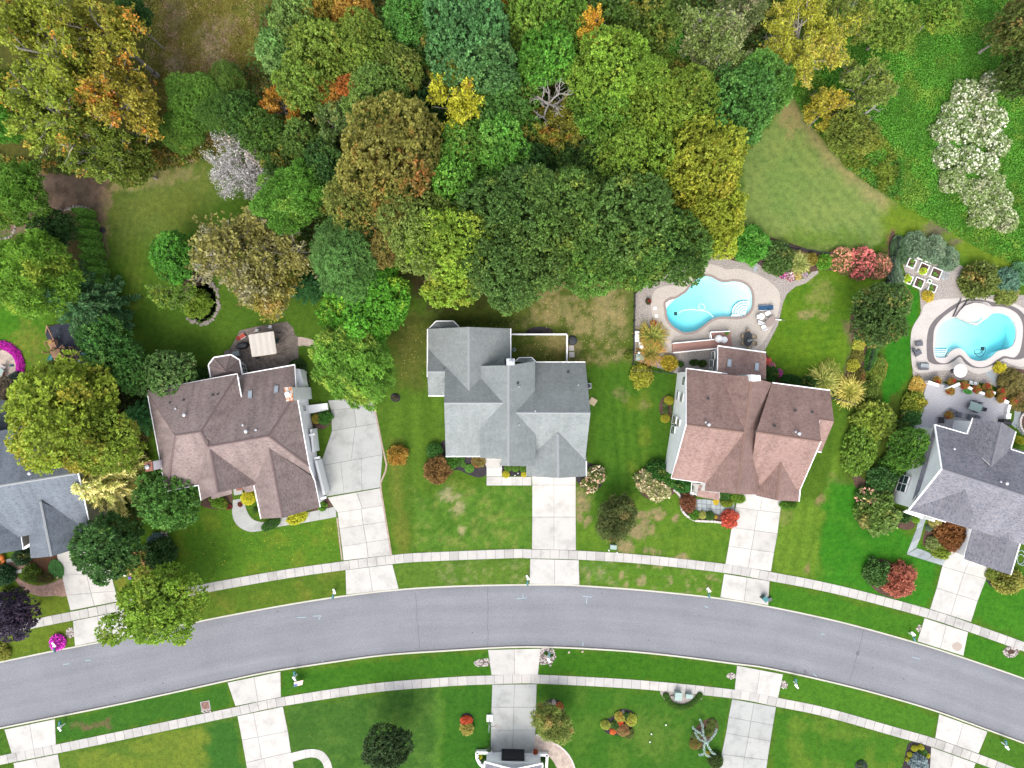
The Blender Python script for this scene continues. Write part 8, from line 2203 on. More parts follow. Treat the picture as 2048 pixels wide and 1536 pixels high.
def chair(px,py,ux,label,fab,frame='dark',group=None,w_=.5,z=0.0):
 p=at(px,py,.4+z); root=thing('chair',label, 'chair',(p.x,p.y,z),group)
 u=Vector(ux).normalized(); s=Vector((-u.y,u.x)); c=Vector((p.x,p.y))
 MB().box(c,u,w_,w_,z+.42,z+.47).build('seat',MAT[fab],root)
 MB().box(c-u*w_*.5,u,.06,w_,z+.47,z+.95).build('backrest',MAT[fab],root)
 for a in (-1,1):
  for b in (-1,1):
   e=c+u*a*w_*.44+s*b*w_*.44; MB().tube((*e,z),(*e,z+.44),.02,n=4).build('leg',MAT[frame],root)
  e0=c-u*w_*.45+s*a*w_*.5; e1=c+u*w_*.4+s*a*w_*.5
  MB().tube((*e0,z+.66),(*e1,z+.66),.025,n=4).build('armrest',MAT[frame],root)
 return root
def table(px,py,rx,ry,ux,label,top,z=0.0,leg='dark',oval=True,name='table'):
 p=at(px,py,.74+z); root=thing(name,label, 'table',(p.x,p.y,z))
 u=Vector(ux).normalized(); s=Vector((-u.y,u.x)); c=Vector((p.x,p.y))
 if oval: q=[c+u*rx*math.cos(t)+s*ry*math.sin(t) for t in np.linspace(0,2*math.pi,22)[:-1]]
 else: q=[c+u*rx*a+s*ry*b for a,b in ((-1,-1),(1,-1),(1,1),(-1,1))]
 MB().prism([(v.x,v.y) for v in q],z+.70,z+.75).build('tabletop',MAT[top],root)
 for a,b in ((-1,-1),(1,-1),(1,1),(-1,1)):
  e=c+u*rx*.6*a+s*ry*.6*b; MB().tube((*e,z),(*e,z+.71),.03,n=5).build('leg',MAT[leg],root)
 return root
lounger(1531,615.5,(1,.03), 'blue cushioned lounger at the right of the kidney pool','blue','white')
table(1522.7,633,.42,.42,(1,0), 'round white patio table by the blue lounger','white',leg='white')
chair(1534,627,(-1,-.6), 'white chair at the upper right of the round white table','white','white')
chair(1516,634,(1,0), 'white chair tucked against the left of the round white table','white','white')
chair(1519,645,(.4,1), 'white chair below the round white table','white','white')
chair(1527.5,656,(-.3,1), 'white armchair nearest the dark dining table','white','white',w_=.62)
chair(1526,648,(.1,1), 'white folding chair between table and armchair','white','white',w_=.45)
table(1541,643,.5,.85,(1,-.8), 'toppled glass table with a rusty frame at the deck edge','coping',name='fallen_table')
root=thing('folded_umbrella','folded white umbrella lying across the edge of the pool deck','umbrella',at(1548,641))
MB().tube((*at(1530,637).xy,.4),(*at(1562,640).xy,.12),.05,.09,6).build('canopy',MAT.white,root); MB().tube((*at(1560,640).xy,.14),(*at(1570,640.5).xy,.05),.03,n=5).build('pole',MAT.steel,root)
table(1496.5,678,.58,1.0,(1,-.05), 'oval black dining table on the kidney pool deck','dark')
for x,y,u,lb in ((1485.5,673,(1,0), 'tan dining chair at the upper left of the oval black table'),(1486,686.5,(1,0), 'tan dining chair at the lower left of the oval black table'),(1507.5,674,(-1,0), 'dining chair at the upper right of the oval black table'),(1508,687,(-1,0), 'dining chair at the lower right of the oval black table'),(1495,663.5,(0,-1), 'dining chair at the top end of the oval black table'),(1497.5,695,(0,1), 'dining chair at the sunroom end of the oval black table')):
 chair(x,y,u,lb, 'tan')
root=thing('patio_umbrella','closed pale blue umbrella through the oval black table','umbrella',at(1500,680.5))
p=at(1499.5,680.5,1.6); MB().tube((p.x,p.y,0),(p.x,p.y,2.3),.03,n=6).build('pole',MAT.steel,root); MB().lathe((p.x,p.y,0),[(.14,1.0),(.2,1.15),(.1,2.2),(.02,2.35)],9).build('canopy',MAT.flag,root)
c7=crop(1260,500,6.827)
dp=[c7(580,1265,.5),c7(1150,1215,.5),c7(1100,1120,.5),c7(1370,1112,.5),c7(1400,1310,.5),c7(1190,1330,.5),c7(590,1405,.5)]
root=thing('deck','red-brown timber deck and ramp beside the kidney pool','deck',(dp[4].x,dp[4].y,0))
MB().prism([(v.x,v.y) for v in dp][::-1],0,.42).build('deck_frame',MAT.wood_red,root)
boards(root,[(v.x,v.y) for v in dp],(.06,1),.16,.5,MAT.wood_red,gap=.014)
def railing(root,a,b,z0,hgt,wd=.12):
 d=Vector((b.x-a.x,b.y-a.y))
 MB().box(((a.x+b.x)/2,(a.y+b.y)/2),d,d.length,wd,z0+hgt-.08,z0+hgt).build('handrail',MAT.white,root)
 MB().box(((a.x+b.x)/2,(a.y+b.y)/2),d,d.length,.06,z0+.1,z0+.16).build('bottom_rail',MAT.white,root)
 n=max(2,int(d.length/.16)); mb=MB()
 for k in range(n+1):
  q=Vector((a.x,a.y))+d*k/n; mb.box(q,d,.045,.045,z0,z0+hgt-.06)
 tag(mb.build('baluster',MAT.white,root),kind='stuff')
for a,b in (((583,1275),(1150,1222)),((592,1402),(1180,1345)),((1095,1125),(1108,1215)),((1100,1122),(1360,1110))): railing(root,c7(*a,1.3),c7(*b,1.3),.5,.95)
root=thing('covered_grill','white bagged barbecue on the red-brown deck','barbecue',c7(1240,1210,0))
p=c7(1215,1210,1.0); q=c7(1290,1225,1.0)
MB().lathe((p.x,p.y,.5),[(.45,0),(.55,.4),(.42,.8),(.15,.95)],9).build('cover',MAT.white,root); MB().lathe((q.x,q.y,.5),[(.42,0),(.5,.35),(.4,.65),(.12,.8)],8).build('side_cover',MAT.white,root)
tag(shrub('potted_plant','shrub',1260+1325/6.827,500+1130/6.827,4,(110,160,60),None,.2, 'lime potted plant on the corner of the red-brown deck','plant',zb=.5))
p=at(1273.5,673,.6); tag(MB().box(p,(0,1),1.35,.6,0,.6).box((p.x,p.y),(0,1),1.42,.66,.6,.66).build('deck_box',MAT.white,origin=(p.x,p.y,0)), 'long white storage box at the left edge of the pool gravel','storage box')
root=thing('pool_equipment','white pool pump and filter cluster behind the fountain grass','pool equipment',at(1282,694))
p=at(1281,694); MB().lathe((p.x,p.y,0),[(.3,0),(.33,.3),(.33,.8),(.2,1.0),(.06,1.08)],12).build('filter_tank',MAT.white,root)
p2=at(1287,690); MB().lathe((p2.x,p2.y,0),[(.2,0),(.22,.3),(.12,.5)],10).build('pump',MAT.dark,root)
p3=at(1280,688); MB().box(p3,(1,0),.5,.4,0,.7).build('heater',MAT.white,root)
MB().tube((p.x,p.y,.3),(p2.x,p2.y,.3),.05).tube((p3.x,p3.y,.5),(p.x,p.y,.5),.05).build('pipe',MAT.white,root)
p=at(1276,706); root=thing('bin','blue drum beside the pool equipment','drum',(p.x,p.y,0)); MB().lathe((p.x,p.y,0),[(.25,0),(.28,.3),(.28,.7),(.2,.74)],12).build('drum',MAT.blue,root); MB().lathe((p.x,p.y,.74),[(.16,0),(.16,.05),(.05,.07)],10).build('lid',MAT.white,root)
p=at(1280.5,714.5,.7); tag(MB().box(p,(1,0),1.05,.72,0,.62).box(p,(1,0),1.12,.78,.62,.68).build('equipment_bin',MAT.aqua,origin=(p.x,p.y,0)), 'pale green lidded bin below the pool equipment','bin')
def pot(px,py,r,label,mat='terracotta',plant=None,z=0.0,bloom=None,pr=None):
 p=at(px,py,.3+z); root=thing('flower_pot',label, 'flower pot',(p.x,p.y,z))
 MB().lathe((p.x,p.y,z),[(r*.7,0),(r,.32),(r*1.08,.34),(r*1.08,.4),(r*.9,.4),(r*.85,.36)],12).build('pot',MAT[mat],root)
 if plant:
  o=bpy.data.objects.new('plant',PR.choice(PROTO['shrub'])[0]); COL.objects.link(o); o.parent=root; o.location=(0,0,.3)
  k=(pr or r*1.5); o.scale=(k,k,k*.8); o.rotation_euler=(0,0,PR.uniform(0,6)); leafset(o,CL(*plant,BOOST),CL(176,60,50,BOOST),.45)
  if bloom:
   b_=bpy.data.objects.new('blossom',PROTO['bloomd'][0]); COL.objects.link(b_); b_.parent=root; b_.location=(0,0,.3); b_.scale=(k*.8,k*.8,k*.7); leafset(b_,C(*bloom,.8),C(190,60,50,.8),.5)
 return root
pot(1296.5,603.5,.24, 'dark urn on the gravel left of the kidney pool','dark',(70,80,50))
pot(1306.5,647,.24, 'red pot on the gravel left of the kidney pool','terracotta',(170,70,56))
for i,(x,y) in enumerate(((1310,617),(1312.5,632))):
 p=at(x,y); tag(MB().box(p,(1,.3),.42,.38,.03,.1).build('skimmer_lid',MAT.white,origin=(p.x,p.y,0)),('upper','lower')[i] + ' of the two white skimmer lids left of the kidney pool','lid')
for i,(x,y,s_) in enumerate(((1516,527,7),(1512,535,6),(1510,541,6))):
 p=at(x,y); tag(MB().box(p,(1,-.5),.5,.42,0,.05).build('stepping_stone',MAT.flag,origin=(p.x,p.y,0)),('farthest','middle','nearest')[i] + ' bluestone step across the gravel above the kidney pool','stepping stone')
# ---- right pool furniture
c8=crop(1800,590,8.258)
for x,y,u,lb in ((300,805,(-1,-.15), 'uppermost grey lounger left of the heart pool'),(280,965,(-.9,-.5), 'skewed grey lounger left of the heart pool')):
 p=1800+x/8.258,590+y/8.258; lounger(*p,u,lb, 'grey','dark','grey loungers by the heart pool',1.25,.6)
chair(1827.5,700,(1,.3), 'grey chair behind the skewed lounger at the heart pool','grey')
lounger(1800+370/8.258,590+1180/8.258,(-1,0), 'grey lounger with a blue striped towel by the heart pool','grey','dark',None,1.7,.85)
MB().box(at(1850,731,.4),(1,-.08),1.1,.5,.36,.4).build('towel',MAT.flag,bpy.data.objects['sun_lounger.003'])
p=at(1922,741.5,1.9); root=thing('patio_umbrella','round white patio umbrella over its base below the heart pool','umbrella',(p.x,p.y,0))
mb=MB(); mb.lathe((p.x,p.y,0),[(.88,1.75),(.9,1.8),(.5,2.0),(.05,2.15)],16); mb.build('canopy',MAT.white,root)
MB().tube((p.x,p.y,0),(p.x,p.y,2.1),.03,n=6).build('pole',MAT.steel,root); MB().lathe((p.x,p.y,0),[(.3,0),(.3,.08),(.08,.14)],12).build('base',MAT.dark,root)
c9=crop(1780,450,7.642)
bx=[((330,585),130,140, 'planter box at the upper left with dark soil'),((515,665),150,165, 'planter box with yellow-green seedlings, upper middle'),((705,738),165,160, 'planter box with green seedlings, upper right'),((445,885),150,160, 'planter box with dark soil, lower middle'),((650,960),130,130, 'planter box at the lower right by the gravel'),((280,830),130,130, 'weedy overgrown planter box at the lower left'),((540,520),260,70, 'long planter box behind the square ones'),((605,858),70,56, 'small planter box beside the lower middle one')]
for (cx,cy),w__,h__,lb in bx:
 p=c9(cx,cy,.3); u=Vector((1,-.42)).normalized(); s=Vector((-u.y,u.x)); c=Vector((p.x,p.y)); a=w__/7.642/S*.96; b=h__/7.642/S*.96
 root=thing('planter_box','white ' + lb, 'planter box',(p.x,p.y,0), 'white planter boxes in the gravel')
 for sx in (-1,1):
  MB().box(c+u*sx*(a/2-.05),s,b,.1,0,.34).build('side_board',MAT.white,root)
  MB().box(c+s*sx*(b/2-.05),u,a-.2,.1,0,.335).build('side_board',MAT.white,root)
 MB().box(c,u,a-.2,b-.2,0,.24).build('soil',MAT.mulch_brown,root)
 for k in range(3 if w__>80 else 1):
  o=bpy.data.objects.new('seedling',PROTO['shrub'][k % 3][0]); COL.objects.link(o); o.parent=root
  q=u*PR.uniform(-.3,.3)*a+s*PR.uniform(-.3,.3)*b; kk=PR.uniform(.14,.26)*(1.6 if 'weedy' in lb or 'yellow' in lb else 1); o.location=(q.x,q.y,.2); o.scale=(kk,kk,kk)
  leafset(o,C(*((150,168,56) if 'yellow' in lb or 'weedy' in lb else (84,128,60)),BOOST),C(140,130,60,BOOST),.3)
for k in range(6):
 for j in range(2):
  p=c9(835+j*60-k*6,640+k*36-j*10);
  if k == 0 and j == 0: gp_=thing('paver_stack','ladder of grey pavers laid beside the planter boxes','pavers',(p.x,p.y,0))
  MB().box(p,(1,-.3),.4,.24,0,.06).build('paver',MAT.flag,gp_)
table(1800+1250/8.258,740+610/8.258,.85,.55,(1,-.35), 'glass dining table on the grey deck','aqua',.9, 'dark',False)
for x,y,u,lb in ((1140,580,(1,-.3), 'grey chair at the left end of the deck table'),(1360,645,(-1,.3), 'grey chair at the right end of the deck table'),(1215,535,(-.2,-1), 'grey chair behind the deck table, left'),(1310,565,(-.2,-1), 'grey chair behind the deck table, right'),(1235,668,(.3,1), 'grey chair in front of the deck table')):
 chair(1800+x/8.258,740+y/8.258,u,lb, 'grey',z=.9)
for x,y,lb in ((865,690, 'first grey recliner from the potted red plant on the deck'),(965,735, 'second grey recliner from the potted red plant on the deck'),(1155,775, 'grey recliner at the roof edge on the deck'),(1270,790, 'grey recliner half under the roof edge on the deck')):
 r_=chair(1800+x/8.258,740+y/8.258,(.25,1),lb, 'grey',w_=.72,z=.9)
r_=chair(1800+680/8.258,740+830/8.258,(0,-1), 'dark wicker chair by the rear windows on the deck','dark',w_=.8,z=.9)
pots=[(598,180, 'first',1),(845,200, 'second',1),(1055,255, 'third',1),(1258,320, 'fourth',1),(1425,285, 'fifth',1),(1465,400, 'sixth',1),(1660,370, 'seventh',1),(1655,470, 'eighth',1),(1868,525, 'ninth',1),(820,345, 'stair-top',1),(800,740, 'house-side',1)]
for x,y,o_,s_ in pots:
 pot(1800+x/8.258,740+y/8.258,.26,('red and orange potted flower, %s counted from the left along the white parapet' % o_) if '-' not in o_ else 'red and orange potted flower, the %s one on the grey deck' % o_, 'terracotta',(150,130,56),0.9 if x not in (598,845,1425,1660,1868) else .4,(200,96,56),.52)
p=c5b(1090,355,1.0); root=thing('planter','long box of clipped greenery on the grey deck','planter',(p.x,p.y,.9)); MB().box(p,(1,-.25),1.2,.5,.9,1.3).build('trough',MAT.deck_grey,root)
o=bpy.data.objects.new('plant',PROTO['ball'][0][0]); COL.objects.link(o); o.parent=root; o.location=(0,0,.3); o.scale=(.62,.32,.3); o.rotation_euler=(0,0,-.25); leafset(o,C(70,130,60,BOOST),C(90,140,60,BOOST),.2)
p=c5b(1730,860,1.4); root=thing('barbecue','black domed barbecue at the right end of the grey deck','barbecue',(p.x,p.y,.9)); MB().box(p,(1,-.2),1.2,.6,.9,1.65).build('cabinet',MAT.dark,root)
mb=MB(); u=Vector((1,-.2)).normalized(); s=Vector((-u.y,u.x)); n=8; c=Vector((p.x,p.y))
pr_=[(-.36*math.cos(math.pi*k/n),.36*math.sin(math.pi*k/n)) for k in range(n+1)]
for i in range(n): mb.face([(*(c-u*.55+s*pr_[i][0]),1.65+pr_[i][1]),(*(c+u*.55+s*pr_[i][0]),1.65+pr_[i][1]),(*(c+u*.55+s*pr_[i+1][0]),1.65+pr_[i+1][1]),(*(c-u*.55+s*pr_[i+1][0]),1.65+pr_[i+1][1])])
for sg_ in (-1,1): mb.face([(*(c+u*.55*sg_+s*a),1.65+z) for a,z in pr_])
mb.build('hood',MAT.black,root)
for i,(x,y) in enumerate(((1170,210),(1240,225))):
 chair(1800+x/8.258,740+y/8.258,(.3,1),('left','right')[i] + ' white low chair on the gravel between parapet and heart pool','white','white',w_=.45)
p=c5b(1800,760,1.2); tag(MB().box(p,(1,-.1),.6,.7,0,1.2).box(p,(1,-.1),.3,.3,1.2,1.25).build('gate_pillar',MAT.white,origin=(p.x,p.y,0)), 'white square pillar by the black domed barbecue','pillar')
for k in range(5):
 p=at(2031+k*3.4,848+k*4.6); tag(MB().box(p,(1,-.9),.5,.32,0,.05).build('stepping_stone',MAT.flag,origin=(p.x,p.y,0)),('first','second','third','fourth','fifth')[k] + ' grey stepping stone from the deck steps at the right edge','stepping stone')
root=thing('stone_ring','pale stone ring bed at the right edge by the deck','stone edging',at(2052,845));
L_=[(at(2056,845).x+1.2*math.cos(t),at(2056,845).y+1.5*math.sin(t)) for t in np.linspace(1.2,5.2,16)]
for a,b in zip(L_[:-1],L_[1:]): MB().box(((a[0]+b[0])/2,(a[1]+b[1])/2),(b[0]-a[0],b[1]-a[1]),.44,.26,0,.3).build('block',MAT.coping_pale,root)
hose('garden_hose','pale green garden hose coiled on the grass right of the far right garage',[(2036,1104),(2042,1100),(2050,1108),(2052,1120),(2046,1130),(2036,1126),(2034,1114),(2040,1108),(2048,1114),(2046,1124),(2038,1128)],.07,MAT.aqua,.06)
# ---- left patio
q4=[P(440+582/10.24,640+305/10.24,2.6),P(440+1095/10.24,640+230/10.24,2.6),P(440+1158/10.24,640+685/10.24,2.6),P(440+655/10.24,640+755/10.24,2.6)]
cq=sum(q4,Vector())/4; root=thing('canopy','cream fabric canopy over the paver patio','canopy',(cq.x,cq.y,0))
n=8; mb=MB()
for k in range(n):
 a0,a1=k/n,(k+1)/n; sag=lambda t: .12*(1-abs((t*n) % 2-1))
 A0,A1=q4[0].lerp(q4[1],a0),q4[0].lerp(q4[1],a1); B0,B1=q4[3].lerp(q4[2],a0),q4[3].lerp(q4[2],a1)
 z0=Vector((0,0,.10 if k % 2 else 0)); z1=Vector((0,0,0 if k % 2 else .10))
 mb.face([B0+z0,B1+z1,A1+z1,A0+z0]); mb.face([A0+z0-Vector((0,0,.03)),A1+z1-Vector((0,0,.03)),B1+z1-Vector((0,0,.03)),B0+z0-Vector((0,0,.03))])
mb.build('fabric',MAT.canvas,root)
for p in q4: MB().tube((p.x,p.y,0),(p.x,p.y,2.62),.05,n=6).build('post',MAT.dark,root)
for a,b in zip(q4,q4[1:]+q4[:1]): MB().tube(a-Vector((0,0,.05)),b-Vector((0,0,.05)),.04,n=5).build('beam',MAT.tan,root)
lounger(440+430/10.24,640+345/10.24,(-.8,-.5), 'orange and pink cushioned lounger at the patio edge','red','white',None,1.2,.55)
p=at(440+440/10.24,640+525/10.24,.8); root=thing('covered_grill','black covered barbecue left of the cream canopy','barbecue',(p.x,p.y,0))
mb=MB().lathe((0,0,0),[(.5,0),(.52,.6),(.42,.95),(.2,1.05)],12); mb.v=[(p.x+x*1.7*.97-y*.25,p.y+y*.85+x*.4,z) for x,y,z in mb.v]; mb.build('cover',MAT.black,root); MB().tube((p.x-.4,p.y,0),(p.x-.4,p.y,.2),.1).build('wheel',MAT.dark,root)
p=at(440+320/10.24,640+690/10.24,.8); root=thing('patio_cabinet','small grey cabinet beside the octagon sunroom','cabinet',(p.x,p.y,0)); MB().box(p,(1,.2),.9,.6,0,.8).build('body',MAT.steel,root); MB().box(p,(1,.2),.95,.65,.8,.84).build('top',MAT.flag,root)
chair(440+765/10.24,640+215/10.24,(.2,1), 'small white chair above the cream canopy','white','white',w_=.34)
chair(440+1035/10.24,640+140/10.24,(.2,1), 'white metal chair at the top of the paver patio','white','white',w_=.36)
chair(440+1150/10.24,640+430/10.24,(-1,-.1), 'dark green chair half under the right of the cream canopy','teal_dark',w_=.6)
chair(440+760/10.24,640+765/10.24,(0,1), 'dark chair half under the lower edge of the cream canopy','dark',w_=.5)
# ---- playset
c10=crop(0,630,10.24)
pc_=c10(1190,830,0); root=thing('playset','cedar playset with tower, swing beam and ladders on the dark play surface','playset',(pc_.x,pc_.y,0))
tw=[c10(1030,770,1.4),c10(1210,690,1.4),c10(1350,860,1.4),c10(1190,960,1.4)]
for p in tw: MB().box(p,(1,.4),.12,.12,0,3.0).build('tower_post',MAT.wood_light,root)
MB().prism([(p.x,p.y) for p in tw][::-1],1.3,1.4).build('platform',MAT.wood_light,root)
rf=[c10(1025,745,3.0),c10(1215,705,3.0),c10(1355,865,3.0),c10(1185,965,3.0)]
ra,rb=(rf[0]+rf[3])/2+Vector((0,0,.45)),(rf[1]+rf[2])/2+Vector((0,0,.45))
MB().face([rf[0],ra,rb,rf[1]]).face([rf[3],rf[2],rb,ra]).face([rf[0],rf[3],ra]).face([rf[1],rb,rf[2]]).face([p-Vector((0,0,.05)) for p in rf]).build('tower_roof',MAT.wood_light,root)
s0,s1=c10(955,215,2.4),c10(1095,500,2.4)
MB().tube(s0,s1,.08,n=6).build('swing_beam',MAT.wood_light,root)
for e in ((940,370),(1105,210)): MB().tube(s0,c10(*e,0),.07,n=6).build('swing_leg',MAT.wood_light,root)
for e in ((985,560),(1160,470)): MB().tube(s1,c10(*e,0),.07,n=6).build('swing_leg',MAT.wood_light,root)
for k,e in enumerate(((1180,325),(1210,445))):
 p=c10(*e,.5); t_=s0.lerp(s1,.35+.4*k)
 st_=MB().box(p,(.4,-1),.42,.2,.5,.54).build('swing_seat',MAT.teal_dark,root)
 MB().tube((p.x,p.y+.15,.54),t_,.02,n=4).tube((p.x,p.y-.15,.54),t_+Vector((.05,-.1,0)),.02,n=4).build('chain',MAT.steel,st_)
lo_=[c10(960,570,1.2),c10(1080,505,1.2),c10(1150,670,1.2),c10(1040,730,1.2)]
MB().prism([(p.x,p.y) for p in lo_][::-1],1.0,1.1).build('side_platform',MAT.wood_light,root)
for a,b in zip(lo_,lo_[1:]+lo_[:1]): MB().tube((a.x,a.y,1.7),(b.x,b.y,1.7),.05,n=5).tube((a.x,a.y,0),(a.x,a.y,1.75),.05,n=5).build('railing',MAT.wood_light,root)
p=c10(1040,548,1.2); MB().box(p,(1,.4),.5,.3,1.1,1.3).build('yellow_bin',MAT.yellow,root)
def plank_run(a,b,wd,n,name,z0,z1,mat='wood_light'):
 for k in range(n):
  t=(k+.5)/n; q=a.lerp(b,t); z=z0+(z1-z0)*t
  d=(b-a); MB().box(q,(-d.y,d.x),wd,d.length/n*.62,z-.04,z).build(name,MAT[mat],root)
plank_run(c10(1255,965,.8),c10(1420,1065,.8),.75,8, 'ladder_rung',1.3,.2)
plank_run(c10(1260,640,.8),c10(1400,800,.8),.7,6, 'bridge_plank',1.1,1.1)
plank_run(c10(1340,900,.8),c10(1510,1020,.8),.8,5, 'ramp_plank',1.2,.1)
plank_run(c10(1180,930,.8),c10(1070,1030,.8),.7,5, 'climbing_plank',1.2,.1)
plank_run(c10(1120,520,.5),c10(1180,640,.5),.6,5, 'step_plank',.3,1.0)
MB().tube(c10(1400,890,2.3),c10(1715,705,2.3),.09,n=6).build('monkey_beam',MAT.wood_light,root)
for a,b in (((1400,650),(1580,890)),((1580,890),(1480,935)),((1400,650),(1490,660))): MB().tube(c10(*a,1.5),c10(*b,1.5),.05,n=5).build('frame_rail',MAT.wood_light,root)
for e in ((1580,890),(1490,660)): MB().tube(c10(*e,1.5),c10(*e,1.5)*1-Vector((0,0,1.5)),.05,n=5).build('frame_post',MAT.wood_light,root)
MB().tube(c10(1715,705,2.3),c10(1700,790,0),.06,n=5).build('monkey_leg',MAT.wood_light,root)
sl=[c10(1060,850,1.2),c10(1035,890,.7),c10(1020,930,.3),c10(1010,960,.15)]
mb=MB()
for a,b in zip(sl[:-1],sl[1:]):
 d=d2(a,b); s=Vector((-d.y,d.x))*.3
 mb.face([(a.x+s.x,a.y+s.y,a.z),(a.x-s.x,a.y-s.y,a.z),(b.x-s.x,b.y-s.y,b.z),(b.x+s.x,b.y+s.y,b.z)])
 for sg_ in (-1,1): mb.tube((a.x+s.x*sg_,a.y+s.y*sg_,a.z+.06),(b.x+s.x*sg_,b.y+s.y*sg_,b.z+.06),.06,n=5)
mb.build('slide',MAT.teal,root)
p=c10(1295,745,1.4); MB().lathe((p.x,p.y,1.1),[(.3,0),(.3,.4),(.22,.42)],10).build('tube_hatch',MAT.teal_dark,root)
for x,y,m_,lb in ((1715,765, 'teal','round teal toy table on the play surface'),(1620,930, 'aqua','small pale green toy on the play surface')):
 p=c10(x,y,.3); r2_=thing('toy',lb, 'toy',(p.x,p.y,0)); MB().lathe((p.x,p.y,0),[(.1,0),(.1,.25),(.36 if m_ == 'teal' else .25,.28),(.36 if m_ == 'teal' else .25,.34),(.1,.36)],10).build('top',MAT[m_],r2_); MB().lathe((p.x,p.y,0),[(.2,0),(.2,.05),(.1,.07)],8).build('foot',MAT.dark,r2_)
table(0,744,.5,.5,(1,0), 'round glass table cut by the left edge on the beige patio','aqua')
chair(7,734,(-.6,-.8), 'pale chair above the round glass table at the left edge','coping_pale','steel',w_=.55)
chair(7,747,(-1,.3), 'tan slatted chair right of the round glass table','wood_light','steel',w_=.5)
chair(2,760,(0,1), 'brown chair below the round glass table at the left edge','wood_red','steel',w_=.5)
p=c10(215,1035,.3); root=thing('toy','blue toy left on the beige patio','toy',(p.x,p.y,0)); MB().box(p,(1,.1),.5,.25,0,.2).build('body',MAT.blue,root); MB().lathe((p.x,p.y,.2),[(.15,0),(.1,.15),(.03,.2)],8).build('top',MAT.teal,root)
for i,(x,y,r) in enumerate(((7,1113,.42),(10,1120,.3),(3,1127,.25),(8,1126,.22))):
 p=at(x,y); root=thing('pumpkin',('largest','second largest','leftmost small','lower small')[i] + ' orange pumpkin on the far left house steps','pumpkin',(p.x,p.y,.1), 'pumpkins on the far left house steps')
 mb=MB(); nseg=16
 for k in range(6):
  z=r*.8*(1-math.cos(math.pi*k/5)) ; q=r*math.sin(math.pi*max(.04,min(k/5,.96)))
  for j in range(nseg): t=2*math.pi*j/nseg; f=1+.07*math.cos(8*t); mb.v.append((p.x+q*f*math.cos(t),p.y+q*f*math.sin(t),.1+z))
 for k in range(5):
  for j in range(nseg): mb.f.append((k*nseg+j,k*nseg+(j+1) % nseg,(k+1)*nseg+(j+1) % nseg,(k+1)*nseg+j)); mb.m.append(0)
 mb.build('flesh',MAT.orange,root,smooth=True); MB().tube((p.x,p.y,.1+r*1.5),(p.x+.05,p.y,.1+r*1.6+.12),.04,.03,5).build('stalk',MAT.bark_dark,root)
for i,(x,y) in enumerate(((78.5,1152),(88,1150),(99,1149.5),(118,1153.5))):
 p=at(x,y); root=thing('path_light',('first','second','third','fourth')[i] + ' small cream path light from the left along the brick path bed','path light',(p.x,p.y,0), 'path lights along the brick path'); MB().tube((p.x,p.y,0),(p.x,p.y,.3),.02,n=5).build('stem',MAT.dark,root); MB().lathe((p.x,p.y,.3),[(.08,0),(.14,.05),(.04,.14)],10).build('lamp',MAT.tan,root)
for i,(x,y) in enumerate(((1302,1466),(1299,1482),(1331,1448))):
 p=at(x,y); root=thing('garden_light',('upper','lower','small right')[i] + ' white globe light on the southern middle lawn','garden light',(p.x,p.y,0)); MB().tube((p.x,p.y,0),(p.x,p.y,.22),.025,n=5).build('stem',MAT.dark,root); MB().lathe((p.x,p.y,.2),[(.03,0),(.1,.06),(.1,.12),(.03,.18)],10).build('globe',MAT.white,root)
p=at(258,1155); root=thing('garden_ornament','white goose ornament with a purple pot on the left lawn','ornament',(p.x,p.y,0)); MB().tube((*at(241,1155).xy,.1),(*at(248,1148).xy,.35),.05,.08,6).build('neck',MAT.white,root); MB().lathe((*at(252,1149).xy,0),[(.1,0),(.22,.2),(.16,.4),(.05,.48)],10).build('body',MAT.white,root); MB().lathe((*at(261,1155).xy,0),[(.18,0),(.24,.25),(.2,.26)],10).build('pot',MAT.purple,root)
p=at(254,1212); tag(MB().prism(XY([(235,1219),(242,1210),(252,1207),(254,1210),(246,1216),(238,1220)]),.04,.16).build('doormat',MAT.dark,origin=(p.x,p.y,0)), 'dark grey tarp piece on the sidewalk by the street maple','tarp')
p=at(1530.5,1198,.9); root=thing('wheelie_bin','dark green wheeled bin at the kerb by the red-brown house apron','bin',(p.x,p.y,0)); u=Vector((1,-.9)).normalized(); s=Vector((-u.y,u.x)); c=Vector((p.x,p.y))
MB().box(c,u,.62,.56,.08,.95).build('body',MAT.teal_dark,root); MB().box(c+u*.03,u,.7,.62,.95,1.02).build('lid',MAT.teal,root)
for sg_ in (-1,1): e=c-u*.28+s*sg_*.28; MB().tube((*(e-s*.04),.1),(*(e+s*.04),.1),.1,n=10).build('wheel',MAT.black,root)
p=at(1540.5,1200,.5); root=thing('storage_tub','blue tub beside the verge right of the red-brown apron','tub',(p.x,p.y,0)); MB().box(p,(1,.3),.5,.4,0,.35).build('tub',MAT.blue,root); MB().box(p,(1,.3),.55,.45,.35,.39).build('lid',MAT.grey,root)
for x,y,w__,h__,z,m_,lb in ((1227,1094.6,.8,.52,.75, 'aqua','pale utility cabinet on the lawn above the north sidewalk'),(1357,1393.5,.88,1.0,.9, 'aqua','square pale green transformer in the gravel crescent'),(1378.5,1393,.86,.5,.7, 'aqua','low mint utility box right of the transformer')):
 p=at(x,y,z); root=thing('utility_box',lb, 'utility box',(p.x,p.y,0)); MB().box(p,(1,-.08),w__,h__,0,z).build('cabinet',MAT[m_],root); MB().box(p,(1,-.08),w__+.06,h__+.06,z,z+.05).build('lid',MAT[m_],root)
p=at(1345.5,1395,.3); root=thing('marker_rock','white boulder left of the transformer','boulder',(p.x,p.y,0)); stones(root,[(p.x,p.y)],.38,.42,0)
